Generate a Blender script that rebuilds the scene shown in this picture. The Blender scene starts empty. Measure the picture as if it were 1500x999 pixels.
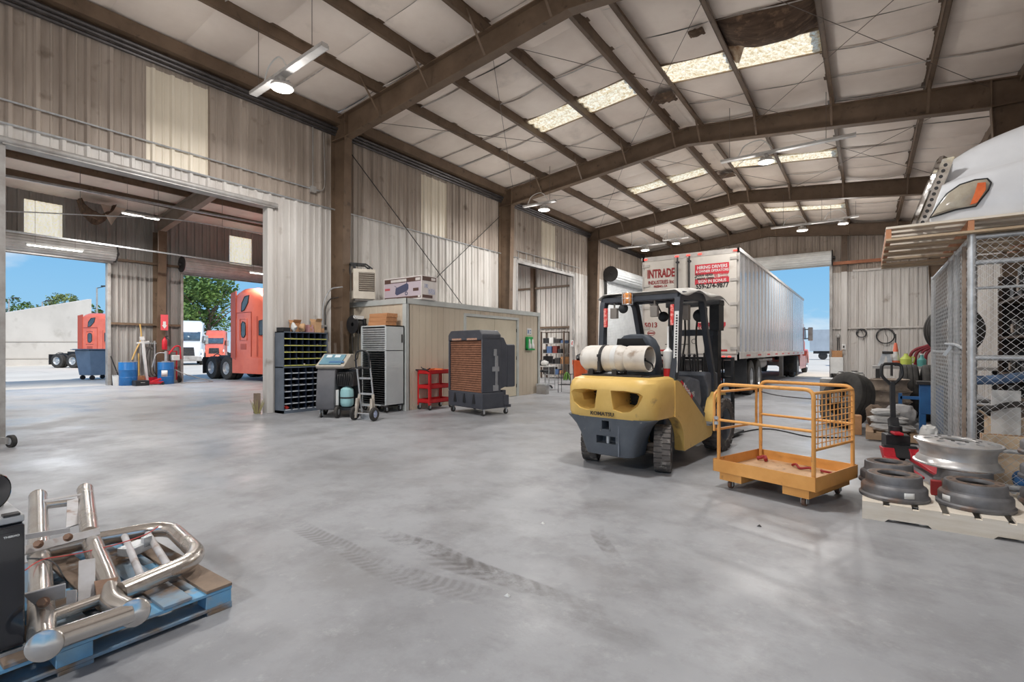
import bpy, bmesh, math, random
from mathutils import Vector, Matrix, noise
R = math.radians
PI = math.pi
random.seed(7)
S = bpy.context.scene
COL = S.collection

# ---------------------------------------------------------------- camera model
FPX, CX, HOR, CAMH = 735.0, 750.0, 512.0, 1.35
YAW = R(35.3)
FW = (-math.sin(YAW), math.cos(YAW)); RT = (math.cos(YAW), math.sin(YAW))
def ray(u, d):
    t = (u - CX) / FPX
    return (d * (FW[0] + t * RT[0]), d * (FW[1] + t * RT[1]))
def fl(u, v, z=0.0):
    "floor (or height z) point seen at pixel u,v"
    d = FPX * (CAMH - z) / (v - HOR)
    x, y = ray(u, d)
    return Vector((x, y, z))
def onX(u, X, v=None):
    t = (u - CX) / FPX
    d = X / (FW[0] + t * RT[0])
    y = d * (FW[1] + t * RT[1])
    z = CAMH + (HOR - v) / FPX * d if v is not None else 0
    return Vector((X, y, z))
def onY(u, Y, v=None):
    t = (u - CX) / FPX
    d = Y / (FW[1] + t * RT[1])
    x = d * (FW[0] + t * RT[0])
    z = CAMH + (HOR - v) / FPX * d if v is not None else 0
    return Vector((x, Y, z))
def atD(u, v, d):
    x, y = ray(u, d)
    return Vector((x, y, CAMH + (HOR - v) / FPX * d))

# ---------------------------------------------------------------- materials
def lin(c):
    def f(x):
        x /= 255.0
        return x / 12.92 if x <= 0.04045 else ((x + 0.055) / 1.055) ** 2.4
    return (f(c[0]), f(c[1]), f(c[2]), 1.0)
MATS = {}
def mat(name, c, rough=0.6, metal=0.0, c2=None, scale=4.0, lo=0.35, hi=0.7, bump=0.0, bscale=None,
        spec=0.5, stretch=None, detail=5.0, coat=0.0, rvar=0.0, emit=0.0, trans=0.0, alpha=1.0, c3=None, s3=20.0, t3=(0.62, 0.72)):
    if name in MATS: return MATS[name]
    m = bpy.data.materials.new(name); m.use_nodes = True
    nt = m.node_tree; N = nt.nodes; L = nt.links
    b = N['Principled BSDF']
    b.inputs['Base Color'].default_value = lin(c)
    b.inputs['Roughness'].default_value = rough
    b.inputs['Metallic'].default_value = metal
    b.inputs['Specular IOR Level'].default_value = spec
    b.inputs['Coat Weight'].default_value = coat
    if emit: 
        b.inputs['Emission Color'].default_value = lin(c); b.inputs['Emission Strength'].default_value = emit
    if trans: b.inputs['Transmission Weight'].default_value = trans
    tc = N.new('ShaderNodeTexCoord'); src = tc.outputs['Object']
    if stretch:
        mp = N.new('ShaderNodeMapping'); mp.inputs['Scale'].default_value = stretch
        L.new(src, mp.inputs['Vector']); src = mp.outputs['Vector']
    if c2 or rvar:
        n = N.new('ShaderNodeTexNoise'); n.inputs['Scale'].default_value = scale; n.inputs['Detail'].default_value = detail
        n.inputs['Roughness'].default_value = 0.62
        L.new(src, n.inputs['Vector'])
        r = N.new('ShaderNodeMapRange'); r.inputs['From Min'].default_value = lo; r.inputs['From Max'].default_value = hi
        L.new(n.outputs['Fac'], r.inputs['Value'])
        col_out = None
        if c2:
            mx = N.new('ShaderNodeMix'); mx.data_type = 'RGBA'
            mx.inputs['A'].default_value = lin(c); mx.inputs['B'].default_value = lin(c2)
            L.new(r.outputs['Result'], mx.inputs['Factor']); col_out = mx.outputs['Result']
        if c3:
            n3 = N.new('ShaderNodeTexNoise'); n3.inputs['Scale'].default_value = s3; n3.inputs['Detail'].default_value = 6
            L.new(tc.outputs['Object'], n3.inputs['Vector'])
            r3 = N.new('ShaderNodeMapRange'); r3.inputs['From Min'].default_value = t3[0]; r3.inputs['From Max'].default_value = t3[1]
            L.new(n3.outputs['Fac'], r3.inputs['Value'])
            mx3 = N.new('ShaderNodeMix'); mx3.data_type = 'RGBA'; mx3.inputs['B'].default_value = lin(c3)
            L.new(col_out, mx3.inputs['A']); L.new(r3.outputs['Result'], mx3.inputs['Factor']); col_out = mx3.outputs['Result']
        if col_out: L.new(col_out, b.inputs['Base Color'])
        if rvar:
            rr = N.new('ShaderNodeMapRange'); rr.inputs['To Min'].default_value = max(0.02, rough - rvar); rr.inputs['To Max'].default_value = min(1, rough + rvar)
            L.new(r.outputs['Result'], rr.inputs['Value']); L.new(rr.outputs['Result'], b.inputs['Roughness'])
    if bump:
        nb = N.new('ShaderNodeTexNoise'); nb.inputs['Scale'].default_value = bscale or scale * 6; nb.inputs['Detail'].default_value = 6
        L.new(src, nb.inputs['Vector'])
        bp = N.new('ShaderNodeBump'); bp.inputs['Strength'].default_value = bump; bp.inputs['Distance'].default_value = 0.02
        L.new(nb.outputs['Fac'], bp.inputs['Height']); L.new(bp.outputs['Normal'], b.inputs['Normal'])
    MATS[name] = m
    return m

# ---------------------------------------------------------------- mesh builder
def M3(rot):
    if rot is None: return Matrix.Identity(3)
    if isinstance(rot, (int, float)): return Matrix.Rotation(rot, 3, 'Z')
    if isinstance(rot, Matrix): return rot
    from mathutils import Euler
    return Euler(rot).to_matrix()
class MB:
    def __init__(s): s.v = []; s.f = []
    def add(s, vs, fs):
        o = len(s.v); s.v.extend([tuple(p) for p in vs]); s.f.extend([tuple(i + o for i in f) for f in fs]); return s
    def box(s, c, sz, rot=None):
        m = M3(rot); c = Vector(c); x, y, z = sz[0] / 2, sz[1] / 2, sz[2] / 2
        vs = [c + m @ Vector(p) for p in ((-x,-y,-z),(x,-y,-z),(x,y,-z),(-x,y,-z),(-x,-y,z),(x,-y,z),(x,y,z),(-x,y,z))]
        return s.add(vs, [(3,2,1,0),(4,5,6,7),(0,1,5,4),(1,2,6,5),(2,3,7,6),(3,0,4,7)])
    def bb(s, a, b):
        return s.box([(a[i] + b[i]) / 2 for i in range(3)], [abs(b[i] - a[i]) for i in range(3)])
    def bar(s, p, q, w, h=None, up=(0,0,1)):
        "rectangular bar from p to q, w across, h along up"
        p = Vector(p); q = Vector(q); h = h or w
        z = (q - p); l = z.length; z.normalize(); u = Vector(up)
        if abs(z.dot(u)) > 0.98: u = Vector((1,0,0)) if abs(z.x) < .9 else Vector((0,1,0))
        x = z.cross(u).normalized(); y = x.cross(z)
        m = Matrix((x, z, y)).transposed()
        return s.box((p + q) / 2, (w, l, h), m)
    def frames(s, pts, closed=False):
        pts = [Vector(p) for p in pts]; n = len(pts); out = []
        T = []
        for i in range(n):
            if closed: t = (pts[(i+1) % n] - pts[i]).normalized() + (pts[i] - pts[i-1]).normalized()
            elif i == 0: t = pts[1] - pts[0]
            elif i == n-1: t = pts[-1] - pts[-2]
            else: t = (pts[i+1] - pts[i]).normalized() + (pts[i] - pts[i-1]).normalized()
            if t.length < 1e-9: t = pts[min(i+1, n-1)] - pts[i]
            T.append(t.normalized())
        a = Vector((0,0,1)) if abs(T[0].z) < 0.9 else Vector((1,0,0))
        x = T[0].cross(a).normalized()
        for i in range(n):
            x = (x - T[i] * x.dot(T[i]))
            if x.length < 1e-6: x = T[i].orthogonal()
            x.normalize(); out.append((pts[i], x, T[i].cross(x)))
        return out
    def tube(s, pts, r, seg=8, closed=False, cap=True):
        fr = s.frames(pts, closed); n = len(fr); vs = []; fs = []
        for i, (p, x, y) in enumerate(fr):
            ri = r[i] if isinstance(r, (list, tuple)) else r
            for k in range(seg):
                a = 2 * PI * k / seg
                vs.append(p + x * (math.cos(a) * ri) + y * (math.sin(a) * ri))
        for i in range(n if closed else n - 1):
            j = (i + 1) % n
            for k in range(seg):
                k2 = (k + 1) % seg
                fs.append((i*seg+k, i*seg+k2, j*seg+k2, j*seg+k))
        if cap and not closed:
            fs.append(tuple(reversed(range(seg)))); fs.append(tuple((n-1)*seg+k for k in range(seg)))
        return s.add(vs, fs)
    def cyl(s, p, q, r, r2=None, seg=20, cap=True):
        return s.tube([p, q], [r, r if r2 is None else r2], seg, cap=cap)
    def lathe(s, prof, c=(0,0,0), rot=None, seg=32, close=False, a0=0.0, a1=2*PI):
        "profile of (r,z) revolved about local z"
        m = M3(rot); c = Vector(c); n = len(prof); full = abs(a1 - a0 - 2*PI) < 1e-6
        ns = seg if full else seg + 1; vs = []; fs = []
        for k in range(ns):
            a = a0 + (a1 - a0) * k / seg
            for (r, z) in prof: vs.append(c + m @ Vector((r*math.cos(a), r*math.sin(a), z)))
        for k in range(seg):
            k2 = (k + 1) % ns
            for i in range(n if close else n - 1):
                j = (i + 1) % n
                fs.append((k*n+i, k2*n+i, k2*n+j, k*n+j))
        return s.add(vs, fs)
    def sphere(s, c, r, seg=16, rings=10, rot=None):
        if not isinstance(r, (tuple, list)): r = (r, r, r)
        m = M3(rot); c = Vector(c); vs = []; fs = []
        for i in range(rings + 1):
            th = PI * i / rings
            for k in range(seg):
                a = 2*PI*k/seg
                vs.append(c + m @ Vector((r[0]*math.sin(th)*math.cos(a), r[1]*math.sin(th)*math.sin(a), r[2]*math.cos(th))))
        for i in range(rings):
            for k in range(seg):
                k2 = (k+1) % seg
                fs.append((i*seg+k, (i+1)*seg+k, (i+1)*seg+k2, i*seg+k2))
        return s.add(vs, fs)
    def prism(s, poly, axis, a, b):
        "polygon extruded: axis 'X' -> poly is (y,z); 'Y' -> (x,z); 'Z' -> (x,y)"
        n = len(poly)
        def P(p, t): return {'X': (t, p[0], p[1]), 'Y': (p[0], t, p[1]), 'Z': (p[0], p[1], t)}[axis]
        vs = [P(p, a) for p in poly] + [P(p, b) for p in poly]
        fs = [tuple(range(n)), tuple(reversed(range(n, 2*n)))] + [(i, n+i, n+(i+1) % n, (i+1) % n) for i in range(n)]
        return s.add(vs, fs)
    def loft(s, rings, cap=True):
        n = len(rings[0]); vs = [p for r in rings for p in r]; fs = []
        for i in range(len(rings)-1):
            for k in range(n):
                k2 = (k+1) % n
                fs.append((i*n+k, i*n+k2, (i+1)*n+k2, (i+1)*n+k))
        if cap: fs.append(tuple(reversed(range(n)))); fs.append(tuple((len(rings)-1)*n+k for k in range(n)))
        return s.add(vs, fs)
    def grid(s, fn, nu, nv):
        vs = [fn(i/nu, j/nv) for i in range(nu+1) for j in range(nv+1)]
        fs = [(i*(nv+1)+j, (i+1)*(nv+1)+j, (i+1)*(nv+1)+j+1, i*(nv+1)+j+1) for i in range(nu) for j in range(nv)]
        return s.add(vs, fs)
    def quad(s, a, b, c, d): return s.add([a, b, c, d], [(0,1,2,3)])
    def xf(s, m):
        "transform everything so far by a 4x4"
        s.v = [tuple(m @ Vector(p)) for p in s.v]; return s
    def merge(s, o): return s.add(o.v, o.f)
def rot4(rot, loc=(0,0,0)):
    return Matrix.Translation(Vector(loc)) @ M3(rot).to_4x4()

def build(name, mb, m, parent=None, bev=0.0, sub=0, fix=True, sharp=0.6, loc=None, solid=0.0, flat=False):
    me = bpy.data.meshes.new(name)
    bm = bmesh.new()
    vs = [bm.verts.new(p) for p in mb.v]
    for f in mb.f:
        try: bm.faces.new([vs[i] for i in f])
        except ValueError: pass
    if sub or solid: bmesh.ops.remove_doubles(bm, verts=bm.verts, dist=1e-5)
    if fix: bmesh.ops.recalc_face_normals(bm, faces=bm.faces)
    for f in bm.faces: f.smooth = not flat
    if not bev and not sub and not flat:
        for e in bm.edges:
            if len(e.link_faces) == 2 and e.calc_face_angle(0) > sharp: e.smooth = False
            elif len(e.link_faces) > 2: e.smooth = False
    bm.to_mesh(me); bm.free()
    me.materials.append(m)
    o = bpy.data.objects.new(name, me); COL.objects.link(o)
    if parent: o.parent = parent
    if loc: o.location = loc
    if solid:
        md = o.modifiers.new('Solidify', 'SOLIDIFY'); md.thickness = solid; md.offset = 0
    if bev:
        md = o.modifiers.new('Bevel', 'BEVEL'); md.width = bev; md.segments = 2; md.limit_method = 'ANGLE'; md.angle_limit = R(35); md.harden_normals = True
    if sub:
        md = o.modifiers.new('Subdivision', 'SUBSURF'); md.levels = sub; md.render_levels = sub
    return o
def thing(name, label, cat, loc=(0,0,0), rz=0.0, group=None, rot=None):
    o = bpy.data.objects.new(name, None); COL.objects.link(o)
    o.empty_display_size = 0.1
    o.location = loc; o.rotation_euler = rot if rot else (0, 0, rz)
    o['label'] = label; o['category'] = cat
    if group: o['group'] = group
    return o
def tag(o, label, cat, group=None, kind=None):
    o['label'] = label; o['category'] = cat
    if group: o['group'] = group
    if kind: o['kind'] = kind
    return o
def struct(name, mb, m, label=None, **k):
    o = build(name, mb, m, **k); o['kind'] = 'structure'
    if label: o['label'] = label
    return o
def kids(o): return list(o.children)
def dup(o, loc=None, rz=None, label=None, parent=None):
    ch = kids(o)
    c = o.copy(); COL.objects.link(c)
    c.parent = parent
    if loc is not None: c.location = loc
    if rz is not None: c.rotation_euler = (0, 0, rz) if not isinstance(rz, tuple) else rz
    if label: c['label'] = label
    for k in ch: dup(k, parent=c)
    return c
def text_mb(txt, size, depth=0.002, align='CENTER', bold=0.0, sx=1.0, spacing=1.0):
    "text lying in the local XY plane facing +Z"
    cu = bpy.data.curves.new('lettering', 'FONT'); cu.body = txt; cu.size = size; cu.extrude = depth
    cu.align_x = align; cu.align_y = 'CENTER'; cu.offset = bold; cu.space_character = spacing; cu.resolution_u = 3
    ob = bpy.data.objects.new('lettering', cu); COL.objects.link(ob)
    dg = bpy.context.evaluated_depsgraph_get()
    me = bpy.data.meshes.new_from_object(ob.evaluated_get(dg))
    mb = MB(); mb.add([(v.co.x*sx, v.co.y, v.co.z) for v in me.vertices], [tuple(p.vertices) for p in me.polygons])
    bpy.data.objects.remove(ob); bpy.data.curves.remove(cu); bpy.data.meshes.remove(me)
    return mb
def text(name, txt, size, m, parent, loc, rot, depth=0.002, bold=0.0, sx=1.0, align='CENTER', spacing=1.0):
    mb = text_mb(txt, size, depth, align, bold, sx, spacing).xf(rot4(rot, loc))
    return build(name, mb, m, parent, fix=False, flat=True)
def arc(c, r, a0, a1, n, ax='XY'):
    out = []
    for i in range(n+1):
        a = a0 + (a1-a0)*i/n; p = (r*math.cos(a), r*math.sin(a))
        out.append({'XY': (c[0]+p[0], c[1]+p[1], c[2]), 'XZ': (c[0]+p[0], c[1], c[2]+p[1]), 'YZ': (c[0], c[1]+p[0], c[2]+p[1])}[ax])
    return out
def fillet(pts, r, n=5, closed=False):
    "round the corners of a polyline"
    pts = [Vector(p) for p in pts]; out = []; N = len(pts)
    for i in range(N):
        if not closed and i in (0, N-1): out.append(pts[i]); continue
        p = pts[i]; a = (pts[i-1] - p); b = (pts[(i+1) % N] - p)
        ra = min(r, a.length*.49, b.length*.49); a.normalize(); b.normalize()
        for k in range(n+1):
            t = k/n; out.append((p + a*ra)*(1-t)**2 + p*2*t*(1-t) + (p + b*ra)*t*t)
    return out
def catmull(pts, n=6):
    pts = [Vector(p) for p in pts]; P = [pts[0]] + pts + [pts[-1]]; out = []
    for i in range(1, len(P)-2):
        for k in range(n):
            t = k/n; p0, p1, p2, p3 = P[i-1:i+3]
            out.append(0.5*((2*p1) + (p2-p0)*t + (2*p0-5*p1+4*p2-p3)*t*t + (3*p1-p0-3*p2+p3)*t**3))
    out.append(pts[-1]); return out
# ================================================================= palette
m_up   = mat('upper_siding', (176,163,151), .62, c2=(138,125,114), scale=3.2, stretch=(1,1,.10), bump=.05, c3=(112,98,86), s3=3.0, t3=(.62,.80))
m_low  = mat('lower_siding', (212,208,203), .55, c2=(180,173,167), scale=2.6, stretch=(1,1,.12), bump=.05, c3=(140,126,114), s3=2.2, t3=(.64,.80))
m_annex= mat('annex_siding', (158,154,150), .55, c2=(132,126,121), scale=1.2, stretch=(1,1,.3))
m_brown= mat('brown_steel', (112,92,74), .55, c2=(92,74,58), scale=2.5, bump=.03, c3=(72,58,46), s3=6, t3=(.62,.74))
m_ceil = mat('vinyl_blanket', (240,228,217), .55, c2=(226,212,200), scale=.9, bump=.12, bscale=3.0, c3=(190,178,168), s3=1.3, t3=(.62,.82))
m_grey = mat('grey_steel_trim', (176,174,172), .45, metal=.2, c2=(140,134,128), scale=3)
m_galv = mat('galvanised', (208,211,214), .36, metal=.6, c2=(176,179,182), scale=9)
m_dark = mat('dark_steel', (52,50,50), .5, c2=(38,36,36), scale=5)
m_black= mat('black_plastic', (30,31,34), .45, c2=(40,41,44), scale=8)
m_rubber=mat('rubber', (44,43,42), .78, c2=(66,63,60), scale=7, bump=.15)
m_white= mat('white_paint', (226,226,224), .4, c2=(206,205,202), scale=3)
m_wire = mat('thin_wire', (112,100,92), .5, metal=.4)
m_chrome=mat('chrome', (205,203,200), .14, metal=1.0, rvar=.1, scale=12)

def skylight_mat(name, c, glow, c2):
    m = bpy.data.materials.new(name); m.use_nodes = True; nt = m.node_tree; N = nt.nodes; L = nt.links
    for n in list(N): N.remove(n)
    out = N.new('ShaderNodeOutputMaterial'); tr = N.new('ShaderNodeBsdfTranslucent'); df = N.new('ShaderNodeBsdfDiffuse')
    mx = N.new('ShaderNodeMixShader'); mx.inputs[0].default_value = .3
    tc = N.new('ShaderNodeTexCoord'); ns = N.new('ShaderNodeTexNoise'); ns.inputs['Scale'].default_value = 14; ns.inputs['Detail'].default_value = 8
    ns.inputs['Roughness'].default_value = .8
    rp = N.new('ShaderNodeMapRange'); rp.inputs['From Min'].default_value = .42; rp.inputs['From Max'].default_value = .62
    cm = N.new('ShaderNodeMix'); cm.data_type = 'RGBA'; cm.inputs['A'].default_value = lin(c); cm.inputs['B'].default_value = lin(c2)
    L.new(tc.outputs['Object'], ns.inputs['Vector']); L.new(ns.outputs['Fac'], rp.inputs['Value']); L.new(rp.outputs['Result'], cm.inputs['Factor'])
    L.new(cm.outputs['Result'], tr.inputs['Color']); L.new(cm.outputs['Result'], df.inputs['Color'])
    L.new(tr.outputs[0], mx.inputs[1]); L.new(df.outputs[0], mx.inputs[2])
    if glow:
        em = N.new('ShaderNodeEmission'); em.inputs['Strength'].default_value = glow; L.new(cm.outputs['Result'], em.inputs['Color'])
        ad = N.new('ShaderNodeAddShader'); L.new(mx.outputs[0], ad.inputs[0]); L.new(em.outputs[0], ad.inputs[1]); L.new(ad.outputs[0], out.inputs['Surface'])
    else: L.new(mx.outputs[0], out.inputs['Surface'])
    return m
m_sky = skylight_mat('fibreglass_skylight', (255,248,226), .12, (198,168,112))  # slight emission added on top of the daylight passing through
m_fib = skylight_mat('fibreglass_wall_panel', (255,246,226), .45, (232,214,180))  # warm emission stands in for daylight behind the panel
m_fibin = mat('fibreglass_liner', (228,218,200), .5, c2=(214,203,184), scale=2, stretch=(1,1,.3))

# ================================================================= floor and ground
def floor_material():
    m = bpy.data.materials.new('worn_concrete'); m.use_nodes = True; nt = m.node_tree; N = nt.nodes; L = nt.links
    b = N['Principled BSDF']
    tc = N.new('ShaderNodeTexCoord'); P = tc.outputs['Object']
    def noise_(sc, det=6, rough=.6, vec=P):
        n = N.new('ShaderNodeTexNoise'); n.inputs['Scale'].default_value = sc; n.inputs['Detail'].default_value = det; n.inputs['Roughness'].default_value = rough
        L.new(vec, n.inputs['Vector']); return n.outputs['Fac']
    def rng(v, a, c, lo=0, hi=1):
        r = N.new('ShaderNodeMapRange'); r.inputs['From Min'].default_value = a; r.inputs['From Max'].default_value = c
        r.inputs['To Min'].default_value = lo; r.inputs['To Max'].default_value = hi; L.new(v, r.inputs['Value']); return r.outputs['Result']
    def mth(op, a, c=None):
        n = N.new('ShaderNodeMath'); n.operation = op
        for i, x in enumerate((a, c)):
            if x is None: continue
            if isinstance(x, (int, float)): n.inputs[i].default_value = x
            else: L.new(x, n.inputs[i])
        return n.outputs[0]
    def mixc(f, a, c):
        n = N.new('ShaderNodeMix'); n.data_type = 'RGBA'; L.new(f, n.inputs['Factor'])
        for k, x in (('A', a), ('B', c)):
            if isinstance(x, tuple): n.inputs[k].default_value = lin(x)
            else: L.new(x, n.inputs[k])
        return n.outputs['Result']
    col = mixc(rng(noise_(.45), .35, .68), (160,162,166), (138,139,143))
    col = mixc(rng(noise_(2.2, 8, .7), .46, .74, 0, .7), col, (112,111,113))
    col = mixc(rng(noise_(7, 8, .75), .56, .76, 0, .5), col, (182,183,185))
    col = mixc(rng(noise_(26, 6, .8), .60, .78, 0, .4), col, (190,190,192))
    col = mixc(rng(noise_(40, 6, .8), .66, .74, 0, .5), col, (96,94,94))
    sx = N.new('ShaderNodeSeparateXYZ'); L.new(P, sx.inputs[0]); X, Y = sx.outputs[0], sx.outputs[1]
    wob = mth('MULTIPLY', mth('SUBTRACT', noise_(.35, 2), .5), .9)
    def track(p, q, w, strength, tread, thr):
        # dark tyre print along p->q, width w
        dx, dy = q[0]-p[0], q[1]-p[1]; l = math.hypot(dx, dy); dx /= l; dy /= l
        al = mth('ADD', mth('MULTIPLY', X, dx), mth('MULTIPLY', Y, dy)); a0 = p[0]*dx + p[1]*dy
        ac = mth('ADD', mth('ADD', mth('MULTIPLY', X, -dy), mth('MULTIPLY', Y, dx)), wob); c0 = -p[0]*dy + p[1]*dx
        off = mth('ABSOLUTE', mth('SUBTRACT', ac, c0))
        mk = rng(off, w*.5, w*.38)
        mk = mth('MULTIPLY', mk, mth('MULTIPLY', rng(al, a0, a0+.5), rng(al, a0+l, a0+l-.6)))
        mk = mth('MULTIPLY', mk, rng(noise_(2.6, 8, .78), thr-.02, thr+.12))
        wv = mth('SINE', mth('ADD', mth('MULTIPLY', al, tread), mth('MULTIPLY', off, 60)))
        mk = mth('MULTIPLY', mk, rng(wv, -.6, .5, .45, 1))
        return mth('MULTIPLY', mk, strength)
    for p, q, w, s, td, th in TRACKS:
        col = mixc(track(p, q, w, s, td, th), col, (92,90,90))
    # control joints
    for ax, pos in ((Y, 13.6), (X, -10.3), (Y, 20.4), (X, -16.5)):
        j = rng(mth('ABSOLUTE', mth('SUBTRACT', ax, pos)), .012, .004, 0, .6)
        col = mixc(j, col, (88,86,84))
    # slab sheet beyond the left opening blends to a paler grey
    annex_tone = rng(X, -10.5, -13.5, 0, .45)
    col = mixc(annex_tone, col, (172,172,172))
    oil = mth('MULTIPLY', rng(noise_(.9, 3, .5), .6, .72), .45)
    col = mixc(oil, col, (118,116,115))
    L.new(col, b.inputs['Base Color'])
    ro = rng(noise_(.7, 5), .38, .62, .30, .62)
    L.new(ro, b.inputs['Roughness']); b.inputs['Specular IOR Level'].default_value = .45
    bp = N.new('ShaderNodeBump'); bp.inputs['Strength'].default_value = .10; bp.inputs['Distance'].default_value = .02
    hs = mth('ADD', noise_(9, 8, .7), mth('MULTIPLY', noise_(1.1, 3), 2.0))
    L.new(hs, bp.inputs['Height']); L.new(bp.outputs['Normal'], b.inputs['Normal'])
    return m
def _p(u, v): 
    q = fl(u, v); return (q.x, q.y)
TRACKS = [(_p(560,765), _p(900,915), .16, .75, 60, .46), (_p(430,755), _p(760,900), .20, .5, 110, .40), (_p(760,880), _p(1000,990), .18, .45, 0, .38), (_p(620,800), _p(840,890), .22, .75, 50, .40),
          (_p(885,765), _p(905,850), .12, .7, 55, .44), (_p(800,880), _p(960,960), .16, .6, 45, .46), (_p(1085,850), _p(1340,970), .16, .6, 45, .48), (_p(900,840), _p(1060,930), .3, .4, 30, .46)]
m_floor = floor_material()
# main bay + annex slab as one thick floor
LW, RW, FARY, BACKY, AX, AENDY, AFRY = -10.4, 2.75, 28.0, -9.0, -23.5, 21.5, -4.0
fb = MB(); fb.bb((LW, BACKY, -.15), (RW, FARY, 0)); fb.bb((AX, AFRY, -.15), (LW, AENDY, 0))
struct('floor', fb, m_floor, 'worn grey concrete slab with tyre marks')
m_ground = mat('yard_concrete', (208,201,189), .85, c2=(190,183,172), scale=.25, c3=(165,158,148), s3=.8, t3=(.60,.78))
gb = MB(); gb.grid(lambda a, b: (-260 + 520*a, -200 + 480*b, -.02 - (.14 if (-24 < -260+520*a < 3 and -9 < -200+480*b < 28) else 0)), 2, 2)
struct('ground', MB().bb((-300,-250,-.6),(300,320,-.16)), m_ground, 'pale concrete yard outside')
yd = MB()
yd.bb((-300,-250,-.2),(AX,320,-.004)); yd.bb((AX,AENDY,-.2),(LW,320,-.004)); yd.bb((LW,FARY,-.2),(300,320,-.004)); yd.bb((RW,-250,-.2),(300,FARY,-.004)); yd.bb((AX,-250,-.2),(RW,BACKY,-.004)); yd.bb((AX,BACKY,-.2),(LW,AFRY,-.004))
struct('yard', yd, m_ground, 'pale sunlit concrete yard around the building')

# ================================================================= corrugated walls
def corr(mb, ax, pos, a0, a1, z0, z1, side, pitch=.305, h=.046, thick=0.05):
    "ribbed sheet on plane ax=pos from a0..a1, ribs toward side; solid box behind"
    prof = [(0, 0), (pitch*.26, 0), (pitch*.30, h*.3), (pitch*.36, h*.3), (pitch*.40, 0), (pitch*.66, 0), (pitch*.74, h), (pitch*.88, h), (pitch*.96, 0)]
    pts = [(a0, 0)]
    k = math.floor(a0/pitch)
    while k*pitch < a1:
        for x, y in prof:
            a = k*pitch + x
            if a0 < a < a1: pts.append((a, y))
        k += 1
    pts.append((a1, 0))
    vs = []
    for a, y in pts:
        p = pos + side*y
        for z in (z0, z1): vs.append((p, a, z) if ax == 'X' else (a, p, z))
    n = len(pts)
    mb.add(vs, [(2*i, 2*i+2, 2*i+3, 2*i+1) for i in range(n-1)])
    b = pos - side*thick
    if ax == 'X': mb.bb((b, a0, z0), (pos - side*.004, a1, z1))
    else: mb.bb((a0, b, z0), (a1, pos - side*.004, z1))
TOPZ, SPLIT = 7.0, 4.7
O1 = (1.72, 5.67, 4.38); O2 = (14.98, 19.2, 4.5); O3 = (22.4, 27.2, 4.75)
WIN = [(3.5, 4.52), (10.2, 11.22), (16.67, 17.67)]
up = MB(); y = BACKY
for a, b in WIN + [(FARY, FARY)]:
    corr(up, 'X', LW, y, a, SPLIT, TOPZ, 1, thick=.12)
    if b > a: corr(up, 'X', LW, a, b, 6.36, TOPZ, 1, thick=.12)
    y = b
wl_up = struct('wall_left', up, m_up, 'brown-grey ribbed upper siding of the left wall')
lo = MB(); y = BACKY
for a, b, t in (O1, O2, O3):
    corr(lo, 'X', LW, y, a, 0, SPLIT, 1, thick=.12); corr(lo, 'X', LW, a, b, t, SPLIT, 1, thick=.12); y = b
corr(lo, 'X', LW, y, FARY, 0, SPLIT, 1, thick=.12)
struct('wall_left_lower', lo, m_low, 'dirty white ribbed lower siding of the left wall')
for i, (a, b) in enumerate(WIN):
    w = MB(); corr(w, 'X', LW+.004, a, b, SPLIT, 6.36, 1, thick=.03)
    struct('window_%d' % (i+1), w, m_fibin, 'pale translucent siding panel in the left wall')
# far wall
DX0, DX1, DTOP = -6.95, -1.45, 5.3
fu = MB(); corr(fu, 'Y', FARY, LW, DX0, 4.95, 7.7, -1, thick=.12); corr(fu, 'Y', FARY, DX1, RW, 4.95, 7.7, -1, thick=.12); corr(fu, 'Y', FARY, DX0, DX1, DTOP, 7.7, -1, thick=.12)
struct('wall_far', fu, m_up, 'brown-grey ribbed upper siding of the far wall')
fo = MB(); corr(fo, 'Y', FARY, LW, DX0, 0, 4.95, -1, thick=.12); corr(fo, 'Y', FARY, DX1, RW, 0, 4.95, -1, thick=.12)
struct('wall_far_lower', fo, m_low, 'dirty white ribbed lower siding of the far wall')
rw = MB(); corr(rw, 'X', RW, BACKY, -8, 0, SPLIT, -1, thick=.12); corr(rw, 'X', RW, .2, FARY, 0, SPLIT, -1, thick=.12)  # gap out of view, added to let in fill light from the right
struct('wall_right_lower', rw, m_low, 'ribbed lower siding of the right wall')
rw = MB(); corr(rw, 'X', RW, BACKY, FARY, SPLIT, TOPZ+.1, -1, thick=.12)
struct('wall_right', rw, m_up, 'ribbed upper siding of the right wall')
bw = MB(); corr(bw, 'Y', BACKY, LW, -9, 0, 7.7, 1, thick=.12); corr(bw, 'Y', BACKY, 1.5, RW, 0, 7.7, 1, thick=.12); corr(bw, 'Y', BACKY, -9, 1.5, 5.2, 7.7, 1, thick=.12)  # unseen wall, its gap added so daylight reaches the fronts of things
struct('wall_back', bw, m_up, 'ribbed siding behind the viewer with an added opening for daylight')
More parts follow.
